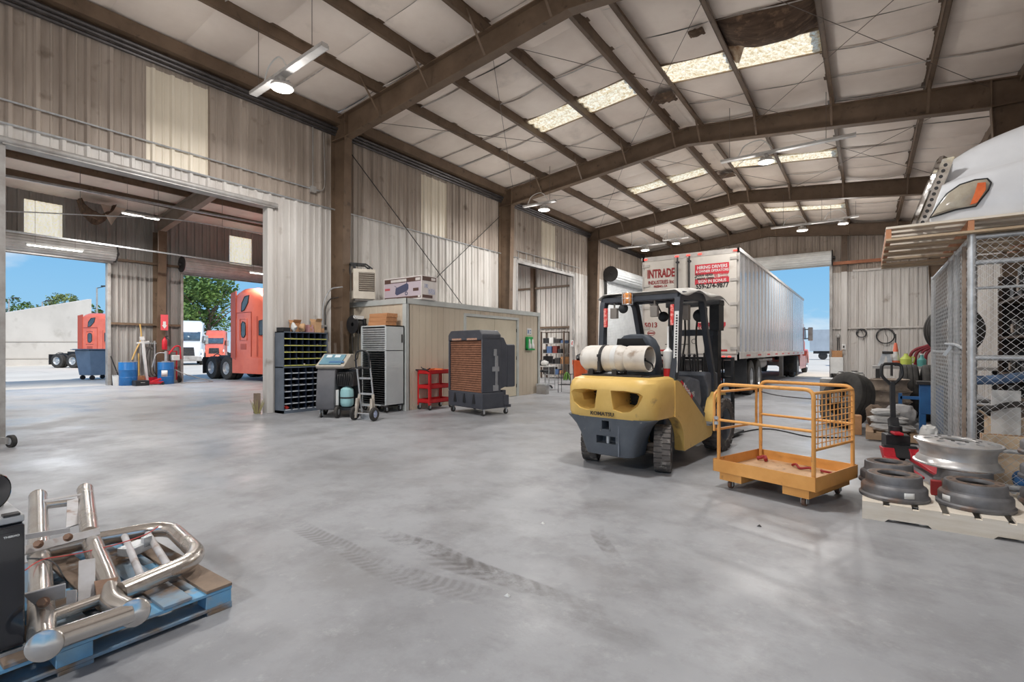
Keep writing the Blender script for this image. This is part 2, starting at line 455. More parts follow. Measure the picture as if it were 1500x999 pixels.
# annex walls
D1 = (1.6, 6.63, 4.62); D2 = (9.2, 14.0, 4.5)
AWIN = [(onX(35, AX).y, onX(91, AX).y), (onX(336, AX).y, onX(368, AX).y)]
aw = MB(); y = AFRY
for a, b, t in (D1, D2):
    corr(aw, 'X', AX, y, a, 0, 5.0, 1, thick=.12); corr(aw, 'X', AX, a, b, t, 5.0, 1, thick=.12); y = b
corr(aw, 'X', AX, y, AENDY, 0, 5.0, 1, thick=.12)
y = AFRY
for a, b in AWIN + [(AENDY, AENDY)]:
    corr(aw, 'X', AX, y, a, 5.0, 7.0, 1, thick=.12)
    if b > a: corr(aw, 'X', AX, a, b, 6.5, 7.0, 1, thick=.12)
    y = b
struct('wall_annex', aw, m_annex, 'grey ribbed outer wall of the side bay')
for i, (a, b) in enumerate(AWIN):
    w = MB(); w.grid(lambda s, t: (AX+.01+.02*math.sin(s*40), a+(b-a)*s, 5.0+1.5*t), 40, 1)
    struct('window_%d' % (i+4), w, m_fib, 'glowing cream translucent panel above the side bay door')
ae = MB(); corr(ae, 'Y', AENDY, AX, LW, 0, 7.7, -1, thick=.12)
struct('wall_annex_end', ae, m_low, 'grey ribbed end wall of the side bay')
ae = MB(); corr(ae, 'Y', AFRY, AX, LW, 0, 7.7, 1, thick=.12)
struct('wall_annex_front', ae, m_annex, 'grey ribbed near end wall of the side bay')

# ================================================================= trims, headers, jambs
def trim(n, mb, m=m_grey, label=None, **k): return struct('trim_%d' % n, mb, m, label, **k)
t = MB(); t.bb((LW-.14, O1[0]-.04, O1[2]-.02), (LW+.10, O1[1]+.12, O1[2]+.03)); t.cyl((LW+.07, O1[0]-.1, O1[2]+.045), (LW+.07, O1[1]+.2, O1[2]+.045), .055, seg=12)
t.bb((LW-.02, O1[0]-.04, O1[2]+.02), (LW+.05, O1[1]+.1, O1[2]+.10)); trim(1, t, label='grey steel header over the wide side opening')
t = MB(); t.bb((LW-.14, O1[1], 0), (LW+.06, O1[1]+.12, O1[2])); trim(2, t, m_low, label='worn white jamb of the wide side opening', bev=.006)
t = MB(); t.bb((LW-.14, O1[0]-.12, 0), (LW+.06, O1[0], O1[2])); trim(3, t, label='grey near jamb of the wide side opening', bev=.006)
t = MB()
t.bb((LW-.14, O2[0]-.1, 0), (LW+.06, O2[0], O2[2])); t.bb((LW-.14, O2[1], 0), (LW+.06, O2[1]+.12, O2[2])); t.bb((LW-.14, O2[0]-.1, O2[2]), (LW+.06, O2[1]+.12, O2[2]+.1))
for k in range(9):
    yy = O2[0] + (O2[1]-O2[0])*k/8; t.cyl((LW+.08, yy, O2[2]+.1), (LW+.08, yy, O2[2]+.42), .012, seg=6)
t.cyl((LW+.09, O2[0]-.1, O2[2]+.42), (LW+.09, O2[1]+.5, O2[2]+.42), .02, seg=8)
trim(4, t, label='pale steel frame of the far side opening')
t = MB(); 
for dz, dx in ((0, .0), (.06, .05), (.12, .09)): t.cyl((LW+.06+dx, BACKY, 6.46+dz), (LW+.06+dx, FARY, 6.46+dz), .035, seg=8)
trim(5, t, mat('eave_trim', (92,88,88), .4, metal=.5, c2=(70,66,66), scale=4), label='dark grey eave trim along the left wall')
t = MB(); t.bb((DX0-.12, FARY-.14, 0), (DX0, FARY+.1, DTOP)); t.bb((DX1, FARY-.14, 0), (DX1+.12, FARY+.1, DTOP)); trim(6, t, m_grey, label='steel jambs of the far truck door')
t = MB()
for dz in (2.3,): t.bb((DX1+.1, FARY-.12, dz), (RW, FARY-.04, dz+.07))
t.bb((DX1+.9, FARY-.12, 4.93), (RW, FARY-.03, 5.02)); trim(7, t, m_low, label='horizontal girts on the far wall')
t = MB(); t.bb((-.98, FARY-.2, 0), (-.76, FARY-.02, 4.95)); trim(8, t, m_low, label='whitewashed post beside the far truck door')
t = MB(); t.bb((-.98, FARY-.2, 4.95), (-.76, FARY-.02, 7.5)); trim(9, t, m_brown, label='brown upper part of the post beside the far truck door')
t = MB()
for a, b, tt in (D1, D2):
    t.bb((AX-.1, a-.1, 0), (AX+.12, a, tt)); t.bb((AX-.1, b, 0), (AX+.12, b+.1, tt))
trim(10, t, m_grey, label='steel jambs of the side bay truck doors')
t = MB()
for z in (2.3, 4.75):
    t.bb((AX+.03, D1[1]+.1, z), (AX+.12, D2[0]-.1, z+.09))
trim(11, t, m_brown, label='brown girts on the outer wall of the side bay')
t = MB()
for z in (2.4, 4.4): t.bb((AX, AENDY-.14, z), (LW, AENDY-.04, z+.09))
trim(12, t, m_brown, label='brown girts on the end wall of the side bay')
t = MB(); t.cyl((LW+.05, BACKY, 4.68), (LW+.05, O2[0], 4.68), .018, seg=8); trim(13, t, m_galv, label='thin conduit along the bottom of the upper siding')
t = MB(); t.cyl((LW+.06, BACKY, 5.02), (LW+.06, 6.9, 5.02), .016, seg=8); trim(14, t, m_galv, label='thin conduit across the upper siding')

# roller doors -------------------------------------------------------
m_curt = mat('door_curtain', (190,188,186), .45, metal=.2, c2=(166,162,158), scale=3)
m_curtw= mat('white_door_curtain', (226,228,228), .5, c2=(208,210,210), scale=2)
def roller(n, label, p0, p1, r, m, drop, face, ends=True):
    "rolled-up curtain between p0 and p1 with a short drop to the lintel"
    p0 = Vector(p0); p1 = Vector(p1); ax = (p1-p0).normalized(); mb = MB()
    x = Vector((0,0,1)); y = ax.cross(x)
    def ring(p):
        out = []
        for k in range(48):
            a = 2*PI*k/48; rr = r*(1.0 if k % 3 < 2 else .93)
            out.append(p + x*(math.cos(a)*rr) + y*(math.sin(a)*rr))
        return out
    mb.loft([ring(p0), ring(p1)])
    o = struct('door_%d' % n, mb, m, label, flat=True)
    if ends:
        for p, s in ((p0, -1), (p1, 1)):
            e = MB(); e.cyl(p + ax*s*.005, p + ax*s*.04, r*1.1, seg=24); e.cyl(p + ax*s*.04, p + ax*s*.14, .07, seg=12)
            build('end_plate', e, m_dark, o)
    d = MB(); f = Vector(face); nseg = max(1, int(drop/.075))
    for k in range(nseg):
        z = p0.z - k*drop/nseg
        a = p0 + f*(r*.55); b = p1 + f*(r*.55)
        a.z = b.z = z
        d.bar(a - Vector((0,0,drop/nseg/2)), b - Vector((0,0,drop/nseg/2)), .03, drop/nseg*.80)
    c = build('curtain', d, m, o)
    return o
roller(1, 'grey roller door rolled up over the nearer side bay doorway', (AX+.32, D1[0]-.1, 4.97), (AX+.32, D1[1]+.15, 4.97), .30, m_curt, .36, (-1,0,0))
roller(2, 'grey roller door rolled up over the side bay doorway with the red truck', (AX+.32, D2[0]-.12, 4.88), (AX+.32, D2[1]+.15, 4.88), .30, m_curt, .36, (-1,0,0))
roller(3, 'white roller door rolled up over the far truck doorway', (DX0-.1, FARY-.36, 5.62), (DX1+.1, FARY-.36, 5.62), .33, m_curtw, .36, (0,1,0))
o = roller(4, 'closed white roller door in the left wall beyond the trailer', (LW+.42, O3[0]-.15, 4.95), (LW+.42, O3[1]+.1, 4.95), .34, m_curtw, 4.93, (-1,0,0))
d = MB(); d.bb((LW-.1, O3[0]-.1, 0), (LW-.05, O3[1]+.1, O3[2]))  # grey sheet put in to darken the gaps between the white slats
struct('door_5', d, m_curt, 'grey backing sheet darkening the slat gaps of the closed roller door')
t = MB(); t.bb((-1.3, FARY-.32, 5.28), (.55, FARY-.2, 5.42)); trim(15, t, mat('orange_primer', (176,112,78), .6, c2=(150,92,62), scale=4), label='orange primed steel channel beside the far door')

# ================================================================= frames
RIDGE = -4.0
def rtop(x): return 6.76 + (7.38-6.76)*(1 - abs(x-RIDGE)/6.4)
def rbot(x): return 6.27 + (6.93-6.27)*(1 - abs(x-RIDGE)/5.9)
CIN_L, CIN_R = -9.85, 2.05
FRAMES = [7.32, 13.95, 20.7, 27.5]
PURL = [-8.65, -7.2, -5.75, -4.33, -3.67, -2.3, -.7, 1.03]
for i, fy in enumerate(FRAMES):
    r = MB()
    xs = [CIN_L, RIDGE, CIN_R]
    tops = [rtop(x) for x in xs]; bots = [rbot(x) for x in xs]
    for a in range(2):
        poly = [(xs[a], bots[a]), (xs[a+1], bots[a+1]), (xs[a+1], tops[a+1]), (xs[a], tops[a])]
        r.prism(poly, 'Y', fy-.006, fy+.006)
        for e in (bots, tops):
            r.prism([(xs[a], e[a]-.008), (xs[a+1], e[a+1]-.008), (xs[a+1], e[a+1]+.012), (xs[a], e[a]+.012)], 'Y', fy-.1, fy+.1)
    rf = struct('roof_rafter' if i == 0 else 'roof_rafter', r, m_brown, 'brown steel rafter of the roof frame', fix=True)
    bolts = MB()
    for x in PURL:
        b = MB()
        for s in ((-1, 1) if i < 3 else (-1,)):
            b.bar((x+.02, fy+s*.09, rbot(x)+.02), (x+.02, fy+s*.62, rtop(x)+.12), .045, .01)
        build('flange_brace', b, m_brown, rf)
    for side, cin, wx in ((-1, CIN_L, LW+.04), (1, CIN_R, RW-.04)):
        c = MB()
        zt = rbot(cin)
        base = wx + (-side)*.36
        c.prism([(wx, 0), (base, 0), (cin, zt), (cin, rtop(cin)), (wx, rtop(wx))], 'Y', fy-.006, fy+.006)
        c.bar((base, fy, 0), (cin, fy, zt), .2, .016, up=(1,0,0)); c.bb((wx-.01, fy-.1, 0), (wx+.01, fy+.1, rtop(wx)))
        c.bb((min(base, wx)-.05, fy-.13, 0), (max(base, wx)+.05, fy+.13, .025))
        c.bb((min(cin, wx), fy-.1, zt-.012), (max(cin, wx), fy+.1, zt+.012)); c.bb((cin-.008, fy-.1, zt), (cin+.008, fy+.1, rtop(cin))); c.prism([(cin, rtop(cin)-.01), (wx, rtop(wx)-.01), (wx, rtop(wx)+.012), (cin, rtop(cin)+.012)], 'Y', fy-.1, fy+.1)
        struct('steel_column', c, m_brown, 'brown tapered steel column of the roof frame')
# eave struts and purlins
def purlin(x, z, y0, y1, dirn, name='purlin'):
    p = MB(); h, w, tk = .21, .075, .012
    p.bb((x-tk/2, y0, z), (x+tk/2, y1, z+h)); p.bb((x, y0, z+h-tk), (x+dirn*w, y1, z+h)); p.bb((x-dirn*w*0.0, y0, z), (x-dirn*w, y1, z+tk))
    p.bb((x-dirn*w-tk/2, y0, z), (x-dirn*w+tk/2, y1, z+.03))
    struct(name, p, m_brown, 'brown roof purlin under the insulation')
for x in PURL: purlin(x, rtop(x), BACKY, FARY, 1 if x < RIDGE else -1)
e = MB(); e.bb((LW+.05, BACKY, 6.66), (LW+.28, FARY, 6.90)); struct('eave_strut', e, m_brown, 'brown eave strut on top of the left wall')
e = MB(); e.bb((RW-.28, BACKY, 6.66), (RW-.05, FARY, 6.92)); struct('eave_strut', e, m_brown, 'brown eave strut on top of the right wall')

# ================================================================= ceiling
def zroof(x): return rtop(x) + .20
XC = [LW-.1] + PURL[:4] + [RIDGE] + PURL[4:] + [RW+.1]
OFFS = [0, 1.15, 2.35, 3.45, 4.3, 5.5, 6.75]
YB = []; fy = FRAMES[0] - 6.75*3
while fy < FARY:
    for o in OFFS[:-1]: YB.append(fy + o)
    fy += 6.75
YB = [y for y in YB if y > BACKY] ; YB = [BACKY-.1] + YB + [FARY+.1]
def is_sky(x0, y0):
    off = (y0 - FRAMES[0]) % 6.75
    return abs(off - 3.45) < .01 and (x0 in (-7.2, -5.75) or (x0 in (-3.67, -2.3)))
TORN = [(-2.3, FRAMES[0]+2.35)]
holes = [(-4.33, FRAMES[0]+4.3), (-4.0, FRAMES[0]+4.3)]
cb = MB()
for xi in range(len(XC)-1):
    x0, x1 = XC[xi], XC[xi+1]
    for yi in range(len(YB)-1):
        y0, y1 = YB[yi], YB[yi+1]
        if is_sky(x0, y0): continue
        if any(abs(x0-a) < .01 and abs(y0-b) < .01 for a, b in TORN): continue
        rnd = random.Random(xi*100+yi); sg = .05 + .09*rnd.random()
        w = min(1, (x1-x0)/1.3)
        def fn(a, b):
            x = x0+(x1-x0)*a; y = y0+(y1-y0)*b
            s = (math.sin(PI*a)**.8) if 0 < a < 1 else 0
            k = .35 + .65*(math.sin(PI*b) if 0 < b < 1 else 0)**.35
            return (x, y, zroof(x) - sg*w*s*k)
        cb.grid(fn, 8, 8)
# seams: strips of dark tape gap are the doubled edges of the blankets
cl = struct('ceiling', cb, m_ceil, 'sagging white vinyl insulation blankets under the roof', fix=False, sharp=.9)
sm = MB()
for yi, yb in enumerate(YB[1:-1]):
    rnd = random.Random(yi*7+3)
    for xi in range(len(XC)-1):
        x0, x1 = XC[xi], XC[xi+1]
        if is_sky(x0, yb) or is_sky(x0, YB[yi]) or x1-x0 < .5: continue
        if rnd.random() < .5: continue
        dv = .012+.015*rnd.random(); ph = rnd.uniform(-.05, .05)
        def fn(a, b):
            x = x0+(x1-x0)*a
            s = math.sin(PI*a) if 0 < a < 1 else 0
            return (x, yb + ph*math.sin(PI*a*1.5) + (b-.5)*.035*(.3+s), zroof(x) - .12*s**.8*.35 - .022 - dv*math.sin(PI*b))
        sm.grid(fn, 8, 2)
struct('trim_20', sm, mat('blanket_seam', (150,138,128), .6, c2=(206,200,194), scale=1.1, lo=.42, hi=.6), 'folded seams between the insulation blankets', fix=False)
# skylights
k = 6
for fy in [FRAMES[0]-13.5, FRAMES[0]-6.75] + FRAMES[:3]:
    for xa, xb in ((-7.2, -4.33), (-3.67, -.7)):
        s = MB()
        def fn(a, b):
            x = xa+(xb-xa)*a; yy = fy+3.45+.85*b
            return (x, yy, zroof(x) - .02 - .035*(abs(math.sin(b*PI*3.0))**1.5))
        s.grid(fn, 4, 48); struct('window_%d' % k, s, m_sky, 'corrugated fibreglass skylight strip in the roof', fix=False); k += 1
dk = MB()
for xi in range(len(XC)-1):
    for yi in range(len(YB)-1):
        x0, x1, y0, y1 = XC[xi], XC[xi+1], YB[yi], YB[yi+1]
        if is_sky(x0, y0): continue
        dk.quad((x0,y0,zroof(x0)+.16),(x1,y0,zroof(x1)+.16),(x1,y1,zroof(x1)+.16),(x0,y1,zroof(x0)+.16))
struct('roof_deck', dk, m_galv, 'metal roof sheets above the insulation', fix=False)
cu = MB()
for fy in [FRAMES[0]-13.5, FRAMES[0]-6.75] + FRAMES[:3]:
    for xa, xb in ((-7.2, -4.33), (-3.67, -.7)):
        for yy in (fy+3.45, fy+4.3):
            cu.bar((xa,yy,zroof(xa)+.03),(xb,yy,zroof(xb)+.03), .02, .16)
        for x in (xa, xb): cu.bar((x,fy+3.45,zroof(x)+.07),(x,fy+4.3,zroof(x)+.07), .02, .2)
struct('trim_21', cu, mat('skylight_curb', (168,150,128), .6, c2=(120,100,80), scale=3), 'curbs around the roof skylights')
# torn blanket: brown glass wool hanging next to the skylight
tx, ty = TORN[0]
def torn(a, b):
    x = tx + (1.6)*a; y = ty + 1.1*b
    n = noise.noise(Vector((x*3, y*3, .3)))
    return (x, y, zroof(x) - .0 - .32*math.sin(PI*a)**.7*math.sin(PI*b)**.6 - .04*n)
tm = MB(); tm.grid(torn, 22, 16)
o = build('torn_insulation', tm, mat('glass_wool', (104,84,68), .95, c2=(70,54,44), scale=3, stretch=(1,5,1), bump=.6, bscale=10, c3=(140,112,88), s3=8, t3=(.55,.75)))
tag(o, 'brown glass wool hanging from the torn ceiling blanket beside the nearest skylight', 'insulation')
o2 = MB(); o2.grid(lambda a, b: (tx+.02+.42*a*(1-b*.5), ty+.75+.4*b+.1*math.sin(a*5), zroof(tx)-.06-.12*math.sin(a*2)-.22*b*a-.03*noise.noise(Vector((a*4,b*4,0)))), 12, 10)
build('flap', o2, mat('torn_facing', (206,186,160), .8, c2=(150,116,86), scale=3, lo=.4, hi=.6), o)
h = MB(); h.grid(lambda a, b: (-4.33+.08+.5*a, FRAMES[0]+4.45+.5*b, zroof(-4.1)-.14-.08*math.sin(PI*a)*math.sin(PI*b)-.05*noise.noise(Vector((a*5,b*5,1)))), 10, 10)
tag(build('torn_insulation', h, MATS['glass_wool']), 'dark torn patch of insulation at the roof ridge between the two nearest skylights', 'insulation')
h = MB(); h.grid(lambda a, b: (-4.33+.08+.5*a, FRAMES[1]+4.45+.5*b, zroof(-4.1)-.14-.06*math.sin(PI*a)*math.sin(PI*b)), 8, 8)
tag(build('torn_insulation', h, MATS['glass_wool']), 'dark torn patch of insulation at the roof ridge beyond the second rafter', 'insulation')
h = MB(); c = fl(1020, 62, 7.15); h.grid(lambda a, b: (c.x-.14+.28*a, c.y-.12+.25*b, zroof(c.x)-.11-.06*math.sin(PI*a)*math.sin(PI*b)-.03*noise.noise(Vector((a*5,b*5,2)))), 8, 8)
tag(build('torn_insulation', h, MATS['glass_wool']), 'small hanging scrap of torn insulation left of the brown glass wool', 'insulation')

# annex roof
ARX = -17.0
def azb(x): return 6.15 + .75*(1-abs(x-ARX)/6.5)
ab = MB(); axs = [AX-.1, -21.9, -20.4, -18.9, -17.0, -15.6, -14.2, -12.7, LW-.1]
for xi in range(len(axs)-1):
    for yi in range(13):
        x0, x1 = axs[xi], axs[xi+1]; y0 = AFRY + yi*2.0; y1 = min(y0+2.0, AENDY+.2)
        ab.grid(lambda a, b: (x0+(x1-x0)*a, y0+(y1-y0)*b, azb(x0+(x1-x0)*a)+.66 - .09*math.sin(PI*a)*(.4+.6*math.sin(PI*b))), 6, 5)
struct('ceiling_annex', ab, m_ceil, 'white insulation blankets under the side bay roof', fix=False)
for x in axs[1:-1]: purlin(x, azb(x)+.45, AFRY, AENDY, 1)
AFY = onX(237, AX+.5).y
for fy_ in (AFY, AFY+6.75):
    r = MB(); xs = [AX+.06, AX+.6, ARX, LW-.75, LW-.2]
    bo = [azb(AX+.6)-.15]*2 + [azb(ARX)] + [azb(LW-.75)]*2; to = [azb(x)+.45 for x in xs]
    for a in range(4):
        r.prism([(xs[a], bo[a]), (xs[a+1], bo[a+1]), (xs[a+1], to[a+1]), (xs[a], to[a])], 'Y', fy_-.006, fy_+.006)
        for e in (bo, to): r.prism([(xs[a], e[a]-.008), (xs[a+1], e[a+1]-.008), (xs[a+1], e[a+1]+.012), (xs[a], e[a]+.012)], 'Y', fy_-.11, fy_+.11)
    struct('roof_rafter', r, mat('pale_steel', (150,136,124), .5, c2=(128,114,102), scale=2), 'pale painted rafter in the side bay')
    c = MB(); c.prism([(AX+.04, 0), (AX+.36, 0), (AX+.6, bo[0]), (AX+.04, bo[0])], 'Y', fy_-.006, fy_+.006)
    c.bar((AX+.36, fy_, 0), (AX+.6, fy_, bo[0]), .3, .016, up=(1,0,0)); c.bb((AX+.03, fy_-.15, 0), (AX+.05, fy_+.15, bo[0]))
    struct('steel_column', c, m_brown, 'brown steel column on the outer wall of the side bay')
c = MB(); cx = onY(780, AENDY-.2).x; c.bb((cx-.09, AENDY-.25, 0), (cx+.09, AENDY-.05, 7)); struct('steel_column', c, m_brown, 'brown post on the end wall of the side bay')

# bracing rods
def rod(label, pts, r=.006, m=m_wire):
    b = MB(); b.tube(pts, r, 6); struct('brace_rod', b, m, label)
zb = lambda x: zroof(x) - .3
for i, fy in enumerate(FRAMES[:2]):
    for xa, xb in ((-9.8, -5.75), (-5.75, -1.5), (-2.3, 2.0)):
        ya, yb = (fy+.1, fy+6.6)
        rod('thin brace rod under the roof', [(xa, ya, zb(xa)), (xb, yb, zb(xb))]); rod('thin brace rod under the roof', [(xb, ya, zb(xb)), (xa, yb, zb(xa))])
rod('dark wall brace rod falling to the right above the office', [(LW+.12, FRAMES[0]+.2, 6.3), (LW+.12, 12.2, 2.45)], .012, m_dark)
rod('dark wall brace rod rising to the right above the office', [(LW+.16, 9.6, 2.6), (LW+.16, FRAMES[1]-.2, 5.9)], .012, m_dark)

d = MB(); d.cyl((LW+.07, 6.72, 5.05), (LW+.07, 6.72, 6.46), .012, seg=8); d.bb((LW+.04, 6.66, 4.93), (LW+.12, 6.78, 5.07)); d.tube(catmull([(LW+.07,7.0,6.4),(LW+.08,7.02,5.6),(LW+.08,7.0,5.1),(LW+.08,6.78,4.98)],5), .010, 6)
trim(31, d, m_grey, label='conduit drop with a small box on the upper siding beside the first column')
# ================================================================= office booth
m_panel = mat('groove_panel', (206,193,174), .6, c2=(192,178,158), scale=1.4, stretch=(1,1,.3))
m_otrim = mat('office_trim', (190,193,190), .5, c2=(174,177,174), scale=3)
m_leaf  = mat('office_door_leaf', (216,206,184), .5, c2=(204,194,172), scale=2)
def grooved(mb, ax, pos, a0, a1, z0, z1, side, pitch=.2, g=.014, d=.01):
    pts = [(a0, 0)]; k = math.floor(a0/pitch)+1
    while k*pitch < a1-g:
        c = k*pitch
        if c-g > a0: pts += [(c-g/2, 0), (c, -d), (c+g/2, 0)]
        k += 1
    pts.append((a1, 0)); vs = []
    for a, y in pts:
        p = pos + side*y
        for z in (z0, z1): vs.append((p, a, z) if ax == 'X' else (a, p, z))
    mb.add(vs, [(2*i, 2*i+2, 2*i+3, 2*i+1) for i in range(len(pts)-1)])
    b0, b1 = pos - side*.02, pos - side*.1
    if ax == 'X': mb.bb((b1, a0, z0), (b0, a1, z1))
    else: mb.bb((a0, b1, z0), (a1, b0, z1))
OX, OY0, OY1, OZ = -8.32, 7.7, 13.2, 2.47
of = thing('office_booth', 'beige grooved-panel office booth built against the left wall', 'booth', (OX, OY0, 0))
DY0, DY1, DZ = 9.71-OY0, 11.99-OY0, 2.2
w = MB(); L_ = OY1-OY0; WX = LW+.06-OX
grooved(w, 'X', 0, 0, DY0, 0, OZ-.05, 1); grooved(w, 'X', 0, DY1, L_, 0, OZ-.05, 1); grooved(w, 'X', 0, DY0, DY1, DZ, OZ-.05, 1)
build('front_wall', w, m_panel, of, fix=False, flat=True)
w = MB(); grooved(w, 'Y', 0, WX, 0, 0, OZ-.05, -1); build('end_wall', w, m_panel, of, fix=False, flat=True)
w = MB(); grooved(w, 'Y', L_, WX, 0, 0, OZ-.05, 1); build('end_wall', w, m_panel, of, fix=False, flat=True)
w = MB(); w.bb((WX, -.01, OZ-.06), (.02, L_+.01, OZ)); build('roof', w, m_otrim, of)
w = MB(); w.bb((WX, -.03, OZ-.1), (.035, .0, OZ+.02)); w.bb((0, -.03, OZ-.1), (.035, L_+.03, OZ+.02)); build('top_trim', w, m_otrim, of)
for y in (0, L_):
    w = MB(); s = -1 if y == 0 else 1
    w.bb((-.09, y-.012+s*.012, 0), (.022, y+.012+s*.012, OZ-.06)); w.bb((.0, y-.03 - s*.04, 0), (.022, y+.03 - s*.03, OZ-.06)); build('corner_trim', w, m_otrim, of)
w = MB(); w.bb((-.02, DY0-.07, 0), (.03, DY0, DZ+.07)); w.bb((-.02, DY1, 0), (.03, DY1+.07, DZ+.07)); w.bb((-.02, DY0, DZ), (.03, DY1, DZ+.07)); build('door_frame', w, m_otrim, of)
mid = (DY0+DY1)/2+.1
for a, b in ((DY0+.01, mid-.006), (mid+.006, DY1-.01)):
    w = MB(); w.bb((-.06, a, .01), (-.012, b, DZ-.005)); dl = build('door', w, m_leaf, of, bev=.004)
    h = MB(); yy = b-.08 if a < mid-.5 else a+.08
    if a > mid-.01: 
        h.cyl((-.012, yy, 1.0), (.05, yy, 1.0), .012, seg=10); h.sphere((.06, yy, 1.0), .03, 12, 8); build('door_knob', h, m_chrome, dl)
        for z in (.3, 1.1, 1.9):
            g = MB(); g.cyl((-.005, b+.004, z-.05), (-.005, b+.004, z+.05), .012, seg=8); build('hinge', g, m_dark, dl)
# eyewash station and notice on the booth wall
gy, gz = 12.62, 1.53
es = thing('eyewash_station', 'green eyewash station with two white bottles on the booth wall', 'safety station', (OX+.005, gy, gz))
m_green = mat('safety_green', (28,158,78), .4)
b = MB(); b.bb((0,-.19,-.2),(.03,.19,.2)); b.bb((0,-.19,-.2),(.10,.19,-.15)); b.bb((0,-.19,-.2),(.10,-.17,.2)); build('case', b, m_green, es, bev=.008)
for y in (-.07, .1):
    b = MB(); b.lathe([(.0,-.15),(.052,-.15),(.056,-.05),(.03,.02),(.028,.1),(.012,.13),(0,.13)], (.07,y,0), seg=16); build('bottle', b, m_white, es)
nt_ = thing('notice', 'small white notice with blue print above the eyewash station', 'notice', (OX+.004, gy+.02, gz+.36))
b = MB(); b.bb((0,-.12,-.1),(.006,.12,.1)); build('sheet', b, m_white, nt_)
b = MB()
for y0, y1, z0, z1 in ((-.09,-.02,-.06,.05),(.02,.09,.01,.05),(.02,.09,-.06,-.03)): b.bb((.006,y0,z0),(.008,y1,z1))
build('printing', b, mat('print_blue', (120,140,175), .6), nt_)

# ================================================================= bolt bin
bx0, bx1, by0, by1, bh = -10.33, -10.0, 5.82, 6.88, 1.73
bb_ = thing('bolt_bin_cabinet', 'grey steel bolt bin cabinet beside the wide opening', 'cabinet', (bx1, by0, 0))
m_bin = mat('bin_grey', (104,114,126), .45, c2=(88,96,108), scale=3)
m_binin = mat('bin_navy', (44,52,70), .5, c2=(34,40,54), scale=5)
D_, W_ = bx0-bx1, by1-by0
b = MB(); b.bb((D_,0,0),(0,.018,bh)); b.bb((D_,W_-.018,0),(0,W_,bh)); b.bb((D_,0,bh-.02),(0,W_,bh)); b.bb((D_,0,0),(D_+.012,W_,bh)); b.bb((D_,0,0),(0,W_,.06)); b.bb((D_,0,.96),(.001,W_,.985))
build('casing', b, m_bin, bb_)
zs_up = [1.71 - .142*k for k in range(6)]; zs_lo = [.965 - .129*k for k in range(8)]
for zs, nc, lm, nm in ((zs_up, 7, mat('label_yellow', (196,194,96), .5), 'yellow'), (zs_lo, 6, mat('label_white', (206,210,214), .5), 'white')):
    b = MB()
    for z in zs[1:]: b.bb((D_+.01,.018,z-.004),(-.01,W_-.018,z+.004))
    for k in range(1, nc):
        y = .018+(W_-.036)*k/nc; b.bb((D_+.01,y-.004,zs[-1]),(-.006,y+.004,zs[0]))
    build('bin_dividers', b, m_binin, bb_)
    for z in zs[1:]:
        b = MB(); b.bb((-.012,.02,z-.004),(-.004,W_-.02,z+.024)); build('shelf_lip', b, m_bin, bb_)
        b = MB()
        for k in range(nc):
            y = .018+(W_-.036)*(k+.5)/nc; hw = (W_-.036)/nc*(.46 if nm == 'yellow' else .34); b.bb((-.004,y-hw,z+.001),(-.001,y+hw,z+.021))
        build('label_strip', b, lm, bb_)
rnd = random.Random(3)
b = MB()
for zs, nc in ((zs_up,7),(zs_lo,6)):
    for z in zs[1:]:
        for k in range(nc):
            if rnd.random() < .55:
                y = .018+(W_-.036)*(k+.5)/nc
                for q in range(4): b.box((-.06-.1*rnd.random(), y+rnd.uniform(-.04,.04), z+.015+.02*rnd.random()), (.03,.03,.02), (rnd.random()*3, rnd.random()*3, rnd.random()*3))
hw_ = build('loose_hardware', b, mat('hardware', (150,148,146), .4, metal=.6, c2=(96,84,76), scale=20), bb_); hw_['kind'] = 'stuff'
b = MB(); b.sphere((-.08,.09,.135),(.05,.05,.035),10,6); b.box((-.05,.1,.12),(.08,.07,.03),(.2,.3,.5))
tag(build('red_rag', b, mat('rag_red', (196,60,52), .8), loc=(bx1+.0,by0,0)), 'red rag in the lowest left bin of the bolt bin cabinet', 'rag')
# things on top of it
m_card = mat('cardboard', (184,138,98), .8, c2=(166,120,82), scale=6)
m_card2= mat('cardboard_light', (202,164,126), .8, c2=(186,146,108), scale=6)
m_pink = mat('pink_carton', (192,150,150), .7, c2=(170,120,124), scale=9)
def carton(name, label, c, s, rz, m, cat='box', flaps=False, tape=True, group=None):
    t = thing(name, label, cat, c, rz, group)
    b = MB(); b.bb((-s[0]/2,-s[1]/2,0),(s[0]/2,s[1]/2,s[2])); build('carton', b, m, t, bev=.004)
    if flaps:
        for sx in (-1,1):
            f = MB(); f.bar((sx*s[0]/2*.98, 0, s[2]), (sx*(s[0]/2+.05), 0, s[2]+.07), s[1]*.9, .004); build('flap', f, m, t)
    elif tape:
        f = MB(); f.bb((-s[0]/2-.001,-.022,s[2]-.05),(s[0]/2+.001,.022,s[2]+.002)); build('tape', f, m_card2 if m is m_card else m_card, t)
    return t
T = bh+.001
carton('black_case', 'low black case at the left end on the bolt bin cabinet', (-10.2,5.94,T), (.2,.19,.09), .2, m_black, 'case', tape=False)
def crumple(name, label, c, r, m, cat, seed):
    b = MB(); rr = random.Random(seed)
    b.sphere((0,0,r[2]), r, 14, 9)
    b.v = [tuple(Vector(p)*1 + Vector((0,0,0)) + noise.noise_vector(Vector(p)*9+Vector((seed,0,0)))*.035*(1 if p[2] > .02 else .2)) for p in b.v]
    b.v = [(p[0],p[1],max(0,p[2])) for p in b.v]
    o = build(name, b, m, loc=c, flat=True); return tag(o, label, cat)
crumple('plastic_bag', 'crumpled white plastic bag on the bolt bin cabinet', (-10.1,6.12,T), (.07,.07,.1), m_white, 'bag', 2)
